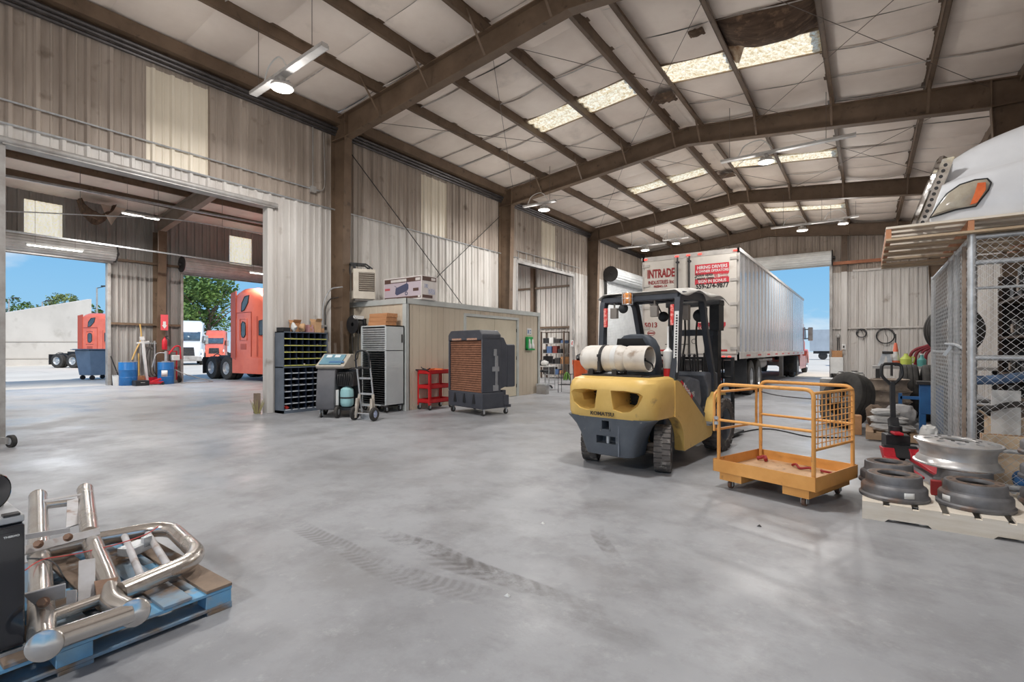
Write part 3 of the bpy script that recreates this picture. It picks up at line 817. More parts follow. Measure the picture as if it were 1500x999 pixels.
carton('cardboard_box', 'open brown carton behind the white bag on the bolt bin cabinet', (-10.26,6.24,T), (.12,.2,.2), .0, m_card, flaps=True)
crumple('paper_bag', 'crumpled brown paper bag in the middle of the bolt bin cabinet top', (-10.1,6.32,T), (.07,.08,.1), m_card2, 'bag', 5)
carton('cardboard_box', 'pink printed carton lying on the bolt bin cabinet', (-10.17,6.51,T), (.2,.15,.085), 0, m_pink)
carton('cardboard_box', 'smaller pink carton on top of the pink printed carton', (-10.17,6.51,T+.087), (.16,.13,.08), 0, m_pink)
carton('cardboard_box', 'tall brown carton at the right end of the bolt bin cabinet', (-10.16,6.69,T), (.17,.16,.24), 0, m_card2, flaps=True)
carton('cardboard_box', 'small brown carton on the right edge of the bolt bin cabinet', (-10.16,6.825,T), (.12,.08,.1), 0, m_card)
# switch box with conduit on the wall
sb = thing('switch_box', 'small grey electrical switch box below a conduit right of the bolt bins', 'switch box', (LW+.05, 7.0, 1.83))
b = MB(); b.bb((0,-.07,-.09),(.09,.07,.09)); build('box', b, m_grey, sb, bev=.008)
b = MB(); b.bb((.09,-.03,-.02),(.10,.03,.05)); build('outlet', b, m_dark, sb)
b = MB(); b.tube(fillet([(.04,-.03,.09),(.04,-.03,.6),(.1,.12,.95),(.56,.12,.95)],.15), .014, 8); build('conduit', b, m_galv, sb)
b = MB(); b.tube(fillet([(.04,.03,.09),(.04,.03,.5),(.1,.12,.72),(.4,.12,.72)],.12), .011, 8); build('cable', b, m_dark, sb)
# leaning planks
m_plank = mat('old_plank', (122,108,96), .8, c2=(86,74,64), scale=5, stretch=(4,4,.4))
for x, y, z, c in ((-10.12,6.96,1.62,'weathered plank leaning on the wall right of the bolt bins'),(-9.93,7.06,1.5,'short weathered plank leaning in front of the brown column'),(-9.72,7.08,2.0,'tall weathered plank leaning between the brown column and the hose reel')):
    b = MB(); b.bar((0,0,.0),(-.05,.0,z), .05, .03, up=(1,0,0)); b.v = [(q[0],q[1],max(q[2],.0)) for q in b.v]
    tag(build('wood_plank', b, m_plank, loc=(x,y,0)), c, 'plank', 'planks leaning by the column')
# hose reel
hr = thing('hose_reel', 'black hose reel on the end wall of the booth', 'hose reel', (-9.72, 7.44, 1.93))
b = MB()
for s in (-1,1): b.lathe([(.05,.0),(.21,.0),(.215,.008),(.21,.016),(.05,.016)], (0,s*.1-.008*s,0), (PI/2,0,0), 28)
build('reel_flange', b, m_black, hr)
b = MB()
for k in range(6): b.lathe([(.0+.11+.018*math.cos(a), .018*math.sin(a)) for a in [2*PI*j/8 for j in range(8)]], (0,-.075+.03*k,0), (PI/2,0,0), 24, close=True)
for k in range(5): b.lathe([(.15+.018*math.cos(a), .018*math.sin(a)) for a in [2*PI*j/8 for j in range(8)]], (0,-.06+.03*k,0), (PI/2,0,0), 24, close=True)
build('hose_coil', b, m_rubber, hr)
b = MB(); b.bb((-.05,.1,-.15),(.05,.25,.15)); b.bb((-.25,.08,-.02),(.25,.11,.02)); build('bracket', b, m_dark, hr)
b = MB(); b.tube(catmull([(.15,-.05,0),(.16,-.06,-.4),(.13,-.05,-.75),(.0,-.06,-.82),(-.05,-.06,-.5),(-.08,-.05,-.1)],6), .011, 8); build('hose_tail', b, m_rubber, hr)
b = MB(); b.lathe([(.03+.012*math.cos(a), .012*math.sin(a)) for a in [2*PI*j/8 for j in range(8)]], (.13,-.14,.17), (PI/2,0,0), 18, close=True); b.bb((.1,-.13,.12),(.16,.1,.2)); build('hose_stop', b, m_white, hr)

# ================================================================= tall tray cabinet
tx0, tx1, ty0, ty1, th = -9.17, -8.33, 7.15, 7.65, 1.87
tc = thing('tray_cabinet', 'tall silver tray cabinet with pale side panel at the booth corner', 'cabinet', (tx1, ty0, 0))
m_pale = mat('pale_panel', (194,198,198), .35, c2=(180,184,186), scale=1.5)
b = MB(); w = tx0-tx1; b.bb((-.02,0,.14),(0,.5,th)); b.bb((w,0,.14),(w+.02,.5,th)); b.bb((w,.48,.14),(0,.5,th)); b.bb((w,0,th-.025),(0,.5,th)); b.bb((w,0,.14),(0,.5,.165)); b.bb((w,0,1.32),(0,.5,1.335))
build('casing', b, m_pale, tc)
b = MB(); b.bb((w+.02,-.004,.14),(w+.045,.02,th)); b.bb((-.045,-.004,.14),(-.02,.02,th)); build('front_frame', b, m_pale, tc)
for k in range(34):
    z = .2+k*.048; b = MB(); b.bb((w+.03,.02,z),(-.03,.46,z+.006)); b.bb((w+.03,.012,z-.004),(-.03,.022,z+(.028 if z > 1.33 else .010))); build('tray', b, m_galv if z > 1.33 else mat('tray_dark', (98,98,98), .35, metal=.6, c2=(74,74,76), scale=6), tc)
def caster(par, c, r=.05, w=.025, m=None, name='caster'):
    b = MB(); b.cyl((c[0]-w/2,c[1],r),(c[0]+w/2,c[1],r), r, seg=18); wh = build(name, b, m or m_rubber, par, loc=(0,0,0))
    f = MB(); f.bb((c[0]-w/2-.012,c[1]-.02,r-.015),(c[0]-w/2-.006,c[1]+.02,c[2])); f.bb((c[0]+w/2+.006,c[1]-.02,r-.015),(c[0]+w/2+.012,c[1]+.02,c[2])); f.bb((c[0]-w/2-.02,c[1]-.035,c[2]-.008),(c[0]+w/2+.02,c[1]+.035,c[2])); f.cyl((c[0]-w/2-.014,c[1],r),(c[0]+w/2+.014,c[1],r),.008,seg=8)
    build('caster_fork', f, m_galv, wh); return wh
for x in (-.07, w+.07):
    for y in (.06,.44): caster(tc, (x,y,.14), .055)
b = MB(); b.bb((-.02,.42,1.5),(.012,.45,1.68)); build('latch', b, m_dark, tc)
b = MB(); b.bb((-.12,-.05,.13),(.10,-.01,.16)); build('bumper_bar', b, m_dark, tc)
m_timber = mat('timber', (196,142,100), .7, c2=(170,116,76), scale=3, stretch=(.5,6,6))
for k in range(3):
    b = MB(); b.box((0,0,.045),(.58,.3,.088))
    tag(build('timber_block', b, m_timber, bev=.004, loc=(-8.78+.02*k,7.42,th+.002+.09*k)), ('reddish timber block lying directly on the tray cabinet','middle reddish timber block of the stack on the tray cabinet','topmost reddish timber block of the stack on the tray cabinet')[k], 'timber', 'timber stack on the tray cabinet')

# ================================================================= refrigerant machine
ac = thing('service_machine', 'grey refrigerant service machine with blue control panel beside the bolt bins', 'machine', (-8.72, 6.28, 0), R(32))
m_acg = mat('machine_grey', (98,98,102), .45, c2=(84,84,88), scale=3); m_aclt = mat('machine_beige', (186,178,166), .5, c2=(168,160,148), scale=4)
b = MB(); b.prism([(-.30,.16),(-.33,.30),(-.27,.92),(-.22,.98),(.22,.98),(.28,.9),(.28,.16)], 'X', -.36, .02)
body = build('front_shell', b, m_acg, ac, bev=.03)
b = MB(); b.prism([(-.25,.97),(-.30,1.02),(.10,1.26),(.26,1.26),(.28,.97)], 'X', -.38, .2); build('console', b, m_aclt, ac, bev=.02)
b = MB(); b.box((-.10,-.11,1.15),(.44,.36,.02),(R(31),0,0)); pn = build('control_panel', b, mat('panel_blue', (108,150,166), .3, c2=(94,132,150), scale=8), ac)
b = MB(); b.box((-.2,-.03,1.215),(.11,.09,.006),(R(31),0,0)); b.box((-.03,-.03,1.215),(.11,.09,.006),(R(31),0,0)); build('gauge', b, mat('gauge_face', (214,222,224), .3), pn)
b = MB(); b.box((.02,-.21,1.105),(.3,.06,.006),(R(31),0,0)); build('keypad', b, mat('keypad_blue', (70,110,150), .4), pn)
b = MB(); b.bb((.02,.1,.16),(.36,.28,.95)); b.bb((.0,-.2,.14),(.38,.28,.2)); build('rear_frame', b, m_black, ac, bev=.01)
b = MB(); b.bb((.04,-.18,.62),(.34,.12,.9)); 
for k in range(7): b.tube(catmull([(.05+.04*k,-.2,.88),(.06+.045*k,-.25,.78+.02*(k%3)),(.04+.04*k,-.2,.64)],5), .012, 6)
build('valve_block', b, m_dark, ac)
b = MB(); b.lathe([(0,.22),(.10,.22),(.125,.25),(.13,.30),(.13,.50),(.12,.56),(.07,.60),(.03,.61),(.03,.65),(0,.65)], (.2,-.13,0), seg=24)
tk = build('refrigerant_tank', b, mat('tank_teal', (160,204,206), .35, c2=(146,190,194), scale=5), ac)
b = MB(); b.lathe([(.131,.38),(.134,.38),(.134,.41),(.131,.41)], (.2,-.13,0), seg=24, close=True); build('tank_strap', b, m_dark, tk)
b = MB(); b.cyl((.035,-.22,.25),(.035,-.22,.55),.035,seg=14); build('oil_bottle', b, m_white, ac)
b = MB(); b.tube(fillet([(.3,.28,.9),(.42,.1,1.0),(.42,-.2,1.0),(.30,-.25,.95)],.08), .014, 8); build('handle', b, m_black, ac)
def bigwheel(par, c, r, w, hub=m_galv, tyre=m_rubber, rot=(0,PI/2,0)):
    b = MB(); b.lathe([(r*.55,-w/2),(r*.8,-w/2),(r*.97,-w*.35),(r,0),(r*.97,w*.35),(r*.8,w/2),(r*.55,w/2)], c, rot, 24, close=True); t = build('wheel', b, tyre, par)
    b = MB(); b.lathe([(0,-w*.3),(r*.2,-w*.3),(r*.25,-w*.2),(r*.56,-w*.3),(r*.58,-w*.4),(r*.58,w*.4),(r*.56,w*.3),(r*.25,w*.2),(r*.2,w*.3),(0,w*.3)], c, rot, 20); build('wheel_hub', b, hub, t); return t
bigwheel(ac, (.06,-.26,.12), .12, .07); bigwheel(ac, (-.4,.2,.12), .12, .07)
caster(ac, (-.28,-.22,.17), .05)

# ================================================================= hand truck
ht = thing('hand_truck', 'silver hand truck with black loop handle in front of the tray cabinet', 'hand truck', (-7.83, 6.23, 0), R(196))
for s in (-1,1):
    b = MB(); b.tube([(s*.15,-.09,.02),(s*.15,-.0,.5),(s*.15,.11,1.15)], .016, 10); build('rail', b, m_galv, ht)
    b = MB(); b.bar((s*.2,.05,.12),(s*.15,.0,.5),.02,.05,up=(1,0,0)); b.bar((s*.2,.05,.14),(s*.15,-.08,.12),.02,.05,up=(1,0,0)); b.bar((s*.18,.1,.05),(s*.16,.06,.42),.03,.05,up=(1,0,0)); build('wheel_bracket', b, mat('cast_silver', (196,188,176), .45, metal=.3, c2=(170,160,148), scale=8), ht)
    bigwheel(ht, (s*.22,.06,.13), .13, .07, mat('hub_blue', (176,186,214), .35, metal=.3))
b = MB(); b.tube(fillet([(-.15,.11,1.0),(-.15,.14,1.33),(.15,.14,1.33),(.15,.11,1.0)],.13,7), .017, 10); b.tube([(-.15,.1,1.0),(.15,.1,1.0)], .014, 8); build('loop_handle', b, m_black, ht)
for z in (.28,.5,.8):
    b = MB(); b.bar((-.15,.11*(z-.0)/1.15-.06,z),(.15,.11*z/1.15-.06,z),.012,.035,up=(0,0,1)); build('crossbar', b, m_galv, ht)
b = MB(); b.bb((-.19,-.3,.0),(.19,-.08,.008)); b.bb((-.19,-.09,.0),(.19,-.082,.12)); build('toe_plate', b, m_galv, ht)
b = MB(); b.cyl((-.22,.06,.13),(.22,.06,.13),.01,seg=8); build('axle', b, m_galv, ht)

# ================================================================= red cart
m_red = mat('tool_red', (206,36,40), .35, c2=(180,28,34), scale=5)
rc = thing('utility_cart', 'red three-tier steel cart between booth wall and evaporative cooler', 'cart', (-8.1, 8.02, 0))
for z in (.80,.47,.15):
    b = MB(); b.bb((-.19,0,z),(.19,.74,z+.01)); b.bb((-.19,0,z),(-.18,.74,z+.09)); b.bb((.18,0,z),(.19,.74,z+.09)); b.bb((-.19,0,z),(.19,.01,z+.09)); b.bb((-.19,.73,z),(.19,.74,z+.09)); build('tray', b, m_red, rc)
for x in (-.19,.19):
    for y in (0,.74):
        b = MB(); sx = 1 if x > 0 else -1; sy = 1 if y > 0 else -1
        b.bb((x,y+sy*.002,.11),(x-sx*.045,y+sy*.005,.89)); b.bb((x+sx*.002,y,.11),(x+sx*.005,y-sy*.045,.89)); build('post', b, m_red, rc)
        caster(rc, (x*.86,y+(.03 if y == 0 else -.03),.145), .055)
b = MB(); b.tube(fillet([(-.17,0,.86),(-.17,-.1,.9),(.17,-.1,.9),(.17,0,.86)],.05), .012, 8); build('push_handle', b, m_black, rc)
m_orange = mat('tool_orange', (222,112,52), .45, c2=(196,88,36), scale=8)
q = lambda dy, dz=0: (-8.1, 8.02+dy, .812+dz)
t = thing('impact_wrench', 'orange power tool lying on the top tray of the red cart', 'tool', q(.50), R(8))
b = MB(); b.cyl((-.12,0,.06),(.1,0,.06),.045,.04,seg=14); b.cyl((.1,0,.06),(.16,0,.06),.018,seg=10); build('body', b, m_orange, t)
b = MB(); b.bar((-.05,0,.05),(-.1,-.16,.035),.04,.06); build('grip', b, m_black, t)
t = thing('air_hose', 'coil of orange air hose on the top tray of the red cart', 'hose', q(.27))
b = MB(); b.tube([( .11*math.cos(a), .10*math.sin(a), .012+.006*a/1.2) for a in [k*.35 for k in range(54)]], .011, 7); build('hose', b, m_orange, t)
t = thing('grease_gun', 'black grease gun at the left end of the red cart top tray', 'tool', q(.08))
b = MB(); b.cyl((-.1,.0,.1),(.1,.03,.035),.026,seg=12); b.cyl((-.1,0,.1),(-.16,0,.14),.012,seg=8); build('barrel', b, m_black, t); b = MB(); b.bar((.02,.0,.07),(.14,-.02,.12),.02); build('lever', b, m_dark, t)
t = thing('wrench', 'steel wrench on the top tray of the red cart', 'tool', q(.66))
b = MB(); b.bar((-.1,0,.008),(.1,.04,.008),.02,.008); b.lathe([(.012,-.005),(.024,-.005),(.024,.005),(.012,.005)], (.11,.042,.008), seg=14, close=True); build('shank', b, m_galv, t)

# ================================================================= evaporative cooler
m_evap = mat('cooler_charcoal', (72,74,82), .5, c2=(60,62,70), scale=3, bump=.03)
m_pad = mat('cooling_pad', (146,100,76), .85, c2=(118,78,58), scale=14)
ec = thing('evaporative_cooler', 'large charcoal evaporative cooler with brown honeycomb pad on casters', 'cooler', (-6.83, 8.28, 0), R(-13))
W2 = .60
def xz(o, y0, y1): 
    return o
b = MB()   # surround frame made of bars round the pad opening
b.bb((-W2,-.28,.14),(W2,.30,.47)); b.bb((-W2,-.28,.47),(-W2+.04,.22,1.6)); b.bb((W2-.04,-.28,.47),(W2,.22,1.6)); b.prism([(-W2,1.54),(-W2,1.66),(-W2+.1,1.75),(W2-.1,1.75),(W2,1.66),(W2,1.54)], 'Y', -.28, .22)
b.bb((-W2+.06,-.05,.46),(W2-.06,.22,1.56))
sh = build('housing', b, m_evap, ec, bev=.02)
b = MB(); n = 46
for i in range(24):
    x0 = -W2+.045+(2*W2-.09)*i/24; x1 = -W2+.045+(2*W2-.09)*(i+1)/24
    for j in range(n):
        z0 = .475+1.06*j/n; z1 = .475+1.06*(j+1)/n
        d = .012 if (j % 2) else -.0
        b.quad((x0,-.245+d,z0),(x1,-.245+d-0,z0),(x1,-.245+d-0+.012,z1),(x0,-.245+d+.012,z1))
build('cooling_pad', b, m_pad, ec, fix=False, flat=True)
for x in (-.28,.26):
    b = MB(); b.bb((x-.17,-.284,1.545),(x+.17,-.27,1.585)); 
    build('top_vent', b, mat('vent_pinkish', (196,160,140), .6, c2=(150,104,84), scale=40), ec)
for x in (-.33,.0,.33):
    b = MB(); b.prism([(x-.05,.24),(x-.012,.43),(x+.012,.43),(x+.05,.24)], 'Y', -.295, -.27); build('tank_rib', b, m_black, ec, bev=.004)
b = MB(); b.prism([(.2,.52),(.2,1.62),(.32,1.60),(.42,1.42),(.40,.58)], 'X', -W2+.02, W2-.02); build('side_shroud', b, m_evap, ec, bev=.02)
b = MB(); b.bb((-.56,.40,.56),(.58,.64,1.46)); fs = build('fan_shroud', b, m_evap, ec, bev=.03)
b = MB(); b.lathe([(.02,.0),(.40,.0),(.42,.02),(.42,.05)], (0,.645,1.0), (-PI/2,0,0), 32); 
for k in range(8): b.lathe([(.05*k+.04,.0),(.05*k+.048,.0),(.05*k+.048,.012),(.05*k+.04,.012)], (0,.70,1.0), (-PI/2,0,0), 32, close=True)
build('fan_guard', b, m_black, fs)
b = MB()
for z0, z1, y0, y1 in ((1.22,1.36,.02,.10),(1.0,1.22,.05,.13),(.9,1.0,-.02,.16),(.62,.9,.06,.12),(.5,.62,.0,.14)): b.bb((W2-.005,y0,z0),(W2+.014,y1,z1))
build('control_strip', b, mat('grey_plastic', (150,150,152), .5, c2=(120,120,124), scale=7), ec, bev=.004)
b = MB(); b.bb((W2-.16,.30,.16),(W2-.0,.44,.40)); b.bb((-W2,.30,.14),(W2,.5,.2)); b.cyl((W2-.1,.36,.40),(W2-.1,.36,.5),.06,seg=12); build('pump_box', b, m_evap, ec, bev=.01)
for x in (-W2+.08,W2-.06):
    for y in (-.2,.4): caster(ec, (x,y,.145), .055, .03)

# ================================================================= on the booth: carton and unit heater
hb = thing('heater_carton', 'white printed carton with a heater picture on the booth roof', 'carton', (-8.22, 8.08, OZ+.021))
bw, bd, bhh = 1.28, .48, .55
m_carw = mat('white_carton', (222,216,212), .6, c2=(206,198,194), scale=4); m_band = mat('carton_brown_band', (92,66,58), .6); m_lav = mat('carton_lavender', (196,182,190), .6); m_hp = mat('picture_navy', (78,82,108), .6)
b = MB(); b.bb((-bw,0,0),(0,bd,bhh)); build('carton', b, m_carw, hb, bev=.004)
b = MB(); b.bb((-bw+.03,-.002,.09),(-.03,0,.42)); build('picture_panel', b, m_lav, hb)
b = MB(); b.bb((-bw+.03,-.003,.42),(-.03,0,.52)); b.bb((-bw+.03,-.003,.04),(-.03,0,.09)); b.bb((-.28,-.003,.20),(-.10,0,.27)); b.bb((0,.02,.43),(.003,bd-.02,.53)); b.bb((0,.02,.04),(.003,bd-.14,.11)); build('brown_band', b, m_band, hb)
b = MB(); b.bb((-bw+.25,-.004,.44),(-.5,-.003,.50)); b.bb((-.2,-.004,.44),(-.05,-.003,.5)); b.bb((-.12,-.004,.05),(-.05,-.003,.10)); b.bb((-bw+.06,-.004,.05),(-bw+.45,-.003,.065)); b.bb((0,.3,.45),(.004,bd-.05,.51)); build('band_marks', b, m_carw, hb)
b = MB(); b.bb((-bw+.04,-.003,.26),(-bw+.22,0,.31)); build('red_mark', b, mat('carton_red', (196,84,92), .6), hb)
b = MB(); b.bb((0,.08,.27),(.003,.2,.36)); b.bb((0,.2,.13),(.003,.42,.26)); build('side_print', b, mat('side_print', (150,158,186), .6, c2=(206,200,204), scale=30, lo=.45, hi=.55), hb)
# printed picture of a cylindrical heater
b = MB(); b.prism([(-.86,.30),(-.48,.40),(-.43,.36),(-.43,.27),(-.47,.22),(-.82,.13),(-.88,.17)], 'Y', -.005, -.002); b.lathe([(.025,0),(.045,0),(.045,.003),(.025,.003)], (-.5,-.003,.16), (PI/2,0,0), 16, close=True); b.bar((-.9,-.004,.36),(-.8,-.004,.30),.012,.003,up=(0,1,0)); b.bar((-.5,-.004,.4),(-.42,-.004,.47),.012,.003,up=(0,1,0)); build('heater_picture', b, m_hp, hb)
uh = thing('unit_heater', 'off-white louvred unit heater above the booth corner by the column', 'heater', (-9.74, 7.66, OZ+.06), R(60))
m_ivory = mat('ivory_enamel', (212,204,190), .45, c2=(196,186,172), scale=4)
b = MB(); b.bb((-.25,-.2,0),(.25,.2,.7)); build('cabinet', b, m_ivory, uh, bev=.012)
b = MB(); b.bb((-.13,-.206,.18),(.23,-.198,.62)); gr = build('grille_shade', b, mat('grille_shadow', (92,78,66), .6, c2=(70,58,48), scale=8), uh)  # flat dark panel paints the shade between the louvres
for k in range(9):
    b = MB(); b.box((.05,-.212,.21+k*.048),(.34,.035,.006),(R(-35),0,0)); build('louvre', b, m_ivory, uh)
b = MB(); b.bb((-.252,-.14,.2),(-.248,.1,.62)); build('side_vent', b, mat('side_vent', (110,92,76), .6), uh)
b = MB()
for y in (-.12,.12): b.bar((-.2,y,.7),(-.2,y,.82),.03); b.bar((.12,y,.7),(.12,y,.78),.03); b.bar((-.3,y,.82),(.05,y,.82),.04); b.bar((.05,y,.82),(.2,y,.72),.03)
for x in (-.3,-.15,0): b.bar((x,-.14,.82),(x,.14,.82),.03)
b.bar((-.3,.0,.82),(-.3,.12,.2),.03)
build('mounting_bracket', b, m_black, uh)
b = MB(); b.bb((-.2,-.15,-.038),(.2,.15,0)); build('base_rail', b, m_grey, uh)

# ================================================================= beyond the booth
m_shelf = mat('shelf_brown', (86,70,58), .6)
sy = 20.3; sx0, sx1 = onY(793,sy).x, onY(826,sy).x
su = thing('steel_shelving', 'dark steel shelving full of parts seen through the far side opening', 'shelving', (sx0, sy, 0))
wS = sx1-sx0
for x in (0, wS):
    for y in (0,.5):
        b = MB(); b.bb((x-.03,y-.03,0),(x+.03,y+.03,2.2)); build('post', b, m_shelf, su)
for z in (.15,.65,1.15,1.62,2.15):
    b = MB(); b.bb((-.03,0,z),(wS+.03,.5,z+.03)); build('shelf', b, m_shelf if z > 2 else m_grey, su)
rnd = random.Random(11); palette = [m_black, m_dark, m_card, mat('blue_tub', (74,100,140), .5), m_white, mat('dark_red_tub', (120,52,46), .5), m_grey, m_dark, m_black]
words = ['black','charcoal','brown','blue','white','dark red','grey','charcoal','black']; lv = ['lowest','second','third','fourth']
for i, z in enumerate((.18,.68,1.18,1.65)):
    x = .05; nth = 0
    while x < wS-.15:
        nth += 1
        k = rnd.randrange(9); w = .14+.22*rnd.random(); h = .12+.26*rnd.random()
        carton('parts_box', '%s parts box, %s from the left on the %s shelf beyond the booth' % (words[k], ('zeroth','first','second','third','fourth','fifth','sixth','seventh')[nth], lv[i]), (sx0+x+w/2, sy+.22, z+.002), (w,.3,h), 0, palette[k], 'box', tape=False, group='parts boxes on the dark shelving')
        x += w+.05
g0 = fl(800,575); 
wt = thing('work_stand', 'light steel work stand right of the booth corner', 'stand', (-8.75,14.2,0), R(8))
for x in (-.28,.28):
    for y in (-.25,.25):
        b = MB(); b.cyl((x,y,0),(x,y,.78),.016,seg=8); build('leg', b, m_galv, wt)
b = MB(); b.bb((-.32,-.3,.78),(.32,.3,.81)); build('top', b, m_white, wt)
b = MB(); b.bar((-.28,-.25,.2),(.28,-.25,.2),.02); b.bar((-.28,.25,.2),(.28,.25,.2),.02); b.bar((-.28,-.25,.2),(-.28,.25,.2),.02); build('stretcher', b, m_galv, wt)
crumple('rag_pile', 'crumpled white rag on the light steel work stand', (-8.7,14.15,.812), (.14,.12,.09), m_white, 'rag', 9)
t = thing('grinder', 'dark bench grinder on the light steel work stand', 'tool', (-8.9,14.3,.812), R(70))
b = MB(); b.cyl((-.1,0,.12),(.1,0,.12),.07,seg=16); b.bb((-.07,-.06,0),(.07,.06,.1)); build('motor', b, m_dark, t)
for s in (-1,1):
    b = MB(); b.cyl((s*.11,0,.12),(s*.14,0,.12),.09,seg=20); build('wheel_guard', b, m_black, t)
st = thing('shop_stool', 'black swivel stool with star base beside the work stand', 'stool', (-9.2,15.0,0))
b = MB(); b.lathe([(0,.56),(.17,.56),(.19,.60),(.17,.64),(0,.65)], seg=20); build('seat', b, m_black, st)
b = MB(); b.cyl((0,0,.1),(0,0,.57),.025,seg=10); build('post', b, m_galv, st)
for k in range(5):
    a = 2*PI*k/5; b = MB(); b.bar((0,0,.12),(.28*math.cos(a),.28*math.sin(a),.075),.035,.03); b.sphere((.28*math.cos(a),.28*math.sin(a),.03),.03,8,6); build('base_arm', b, m_black, st)
b = MB(); b.bar((.0,.16,.6),(.0,.22,.95),.03,.012); b.box((0,.23,1.0),(.34,.05,.24),(R(-8),0,0)); build('backrest', b, m_black, st, bev=.01)
gp = fl(829,575); pt = thing('metal_rack', 'thin black wire rack standing near the orange bin', 'rack', (gp.x,gp.y,0), R(10))
for x in (-.2,.2):
    for y in (-.15,.15):
        b = MB(); b.cyl((x,y,0),(x,y,1.05 if y > 0 else .6),.010,seg=6); build('leg', b, m_black, pt)
b = MB()
for z in (.25,.58): 
    for k in range(5): b.bar((-.2,-.15+.075*k,z),(.2,-.15+.075*k,z),.012)
    for x in (-.2,.2): b.bar((x,-.15,z),(x,.15,z),.014)
build('wire_shelf', b, m_black, pt)
gl = thing('green_gloves', 'bunch of green gloves hanging on the thin black wire rack', 'gloves', (gp.x+.1,gp.y-.12,.6))
b = MB()
for k in range(6): b.tube(catmull([(0,0,.05),(.06*math.cos(k),.06*math.sin(k),-.02),(.1*math.cos(k),.1*math.sin(k),-.2)],4), [.012]*4+[.022]*4+[.015], 6)
build('glove', b, mat('glove_green', (96,140,60), .7), gl)
g1 = fl(795,577)
t = thing('floor_box', 'small grey steel box on the floor at the far booth corner', 'box', (g1.x,g1.y,0), R(5))
b = MB(); b.bb((-.16,-.12,0),(.16,.12,.28)); build('body', b, m_grey, t, bev=.01); b = MB(); b.bb((-.17,-.13,.26),(.17,.13,.31)); build('lid', b, m_galv, t, bev=.006)
# orange bin
p = fl(850,561)
ob = thing('trash_bin', 'round orange waste bin near the second roller door', 'bin', (p.x,p.y,0))
b = MB(); b.lathe([(0,.02),(.24,.0),(.26,.03),(.31,.86),(.33,.87),(.33,.92),(.30,.92),(.25,.06),(0,.05)], seg=28); build('tub', b, mat('bin_orange', (222,98,44), .45, c2=(200,80,34), scale=3), ob)
for s in (-1,1):
    b = MB(); b.bb((s*.31-.03,-.06,.74),(s*.31+.03,.06,.84)); build('handle', b, MATS['bin_orange'], ob, bev=.01)
crumple('black_bag', 'black refuse bag bulging above the round orange bin', (p.x+.05,p.y+.05,.86), (.27,.25,.16), m_black, 'bag', 4)
b = MB(); b.cyl((0,0,0),(0,0,.12),.12,seg=4)
fe = thing('wall_sign', 'small white and red sign on the wall beside the orange bin', 'sign', (LW+.09, onX(835,LW,503).y, onX(835,LW,503).z))
b = MB(); b.bb((0,-.12,-.14),(.008,.12,.14)); build('plate', b, m_white, fe); b = MB(); b.prism([(-.06,-.05),(.0,.09),(.07,.09),(.02,0),(.07,-.05)], 'X', .008, .011); build('mark', b, mat('sign_red', (196,48,48), .5), fe)
# ================================================================= forklift
def boolean(o, cutters):
    "carve the cutter meshes out of o and bake the result"
    tmp = []
    for c in cutters:
        q = build('cutter', c, o.data.materials[0]); q.matrix_world = o.matrix_world.copy(); tmp.append(q)
        q.parent = o.parent; q.location = o.location
        md = o.modifiers.new('Boolean', 'BOOLEAN'); md.object = q; md.operation = 'DIFFERENCE'; md.solver = 'EXACT'
    bpy.context.view_layer.update()
    dg = bpy.context.evaluated_depsgraph_get()
    me = bpy.data.meshes.new_from_object(o.evaluated_get(dg)); 
    for md in list(o.modifiers): 
        if md.type == 'BOOLEAN': o.modifiers.remove(md)
    old = o.data; o.data = me; bpy.data.meshes.remove(old)
    for q in tmp: m = q.data; bpy.data.objects.remove(q); bpy.data.meshes.remove(m)
    bm = bmesh.new(); bm.from_mesh(me)
    for f in bm.faces: f.smooth = True
    for e in bm.edges:
        if len(e.link_faces) == 2: e.smooth = e.calc_face_angle(0) < .5
    bm.to_mesh(me); bm.free()
m_yel = mat('forklift_yellow', (226,190,112), .42, c2=(212,174,94), scale=2.5, c3=(172,140,92), s3=7, t3=(.64,.74), bump=.02)
m_fgr = mat('forklift_grey', (92,98,106), .5, c2=(78,84,92), scale=4, c3=(150,146,140), s3=14, t3=(.68,.74), bump=.03)
m_fdk = mat('forklift_guard', (62,66,74), .45, c2=(50,54,62), scale=5)
m_fsl = mat('forklift_slate', (122,128,138), .5, c2=(88,94,104), scale=5)
m_tread = mat('dusty_tyre', (104,98,94), .85, c2=(70,66,64), scale=9, bump=.25, c3=(150,144,138), s3=12, t3=(.58,.7))
fk = thing('forklift', 'yellow and grey gas forklift seen from behind, beside the orange cage', 'forklift', (-2.30, 5.55, 0), R(-6))
def rrect(hw, y0, y1, r, n=6, rf=.03):
    pts = []
    for cx_, cy_, a0, rr in ((hw-r, y0+r, -PI/2, r), (hw-rf, y1-rf, 0, rf), (-hw+rf, y1-rf, PI/2, rf), (-hw+r, y0+r, PI, r)):
        for k in range(n+1):
            a = a0 + (PI/2)*k/n; pts.append((cx_+rr*math.cos(a), cy_+rr*math.sin(a)))
    return pts
rings = []
for z, hw, y0, r in ((.60,.53,-.47,.2),(.64,.545,-.49,.21),(.78,.55,-.50,.22),(.92,.548,-.495,.22),(.985,.54,-.475,.22),(1.025,.515,-.44,.22),(1.045,.46,-.37,.2)):
    rings.append([(x, y, z) for x, y in rrect(hw, y0, .16, r)])
b = MB(); b.loft(rings); cw = build('counterweight', b, m_yel, fk)
cut = []
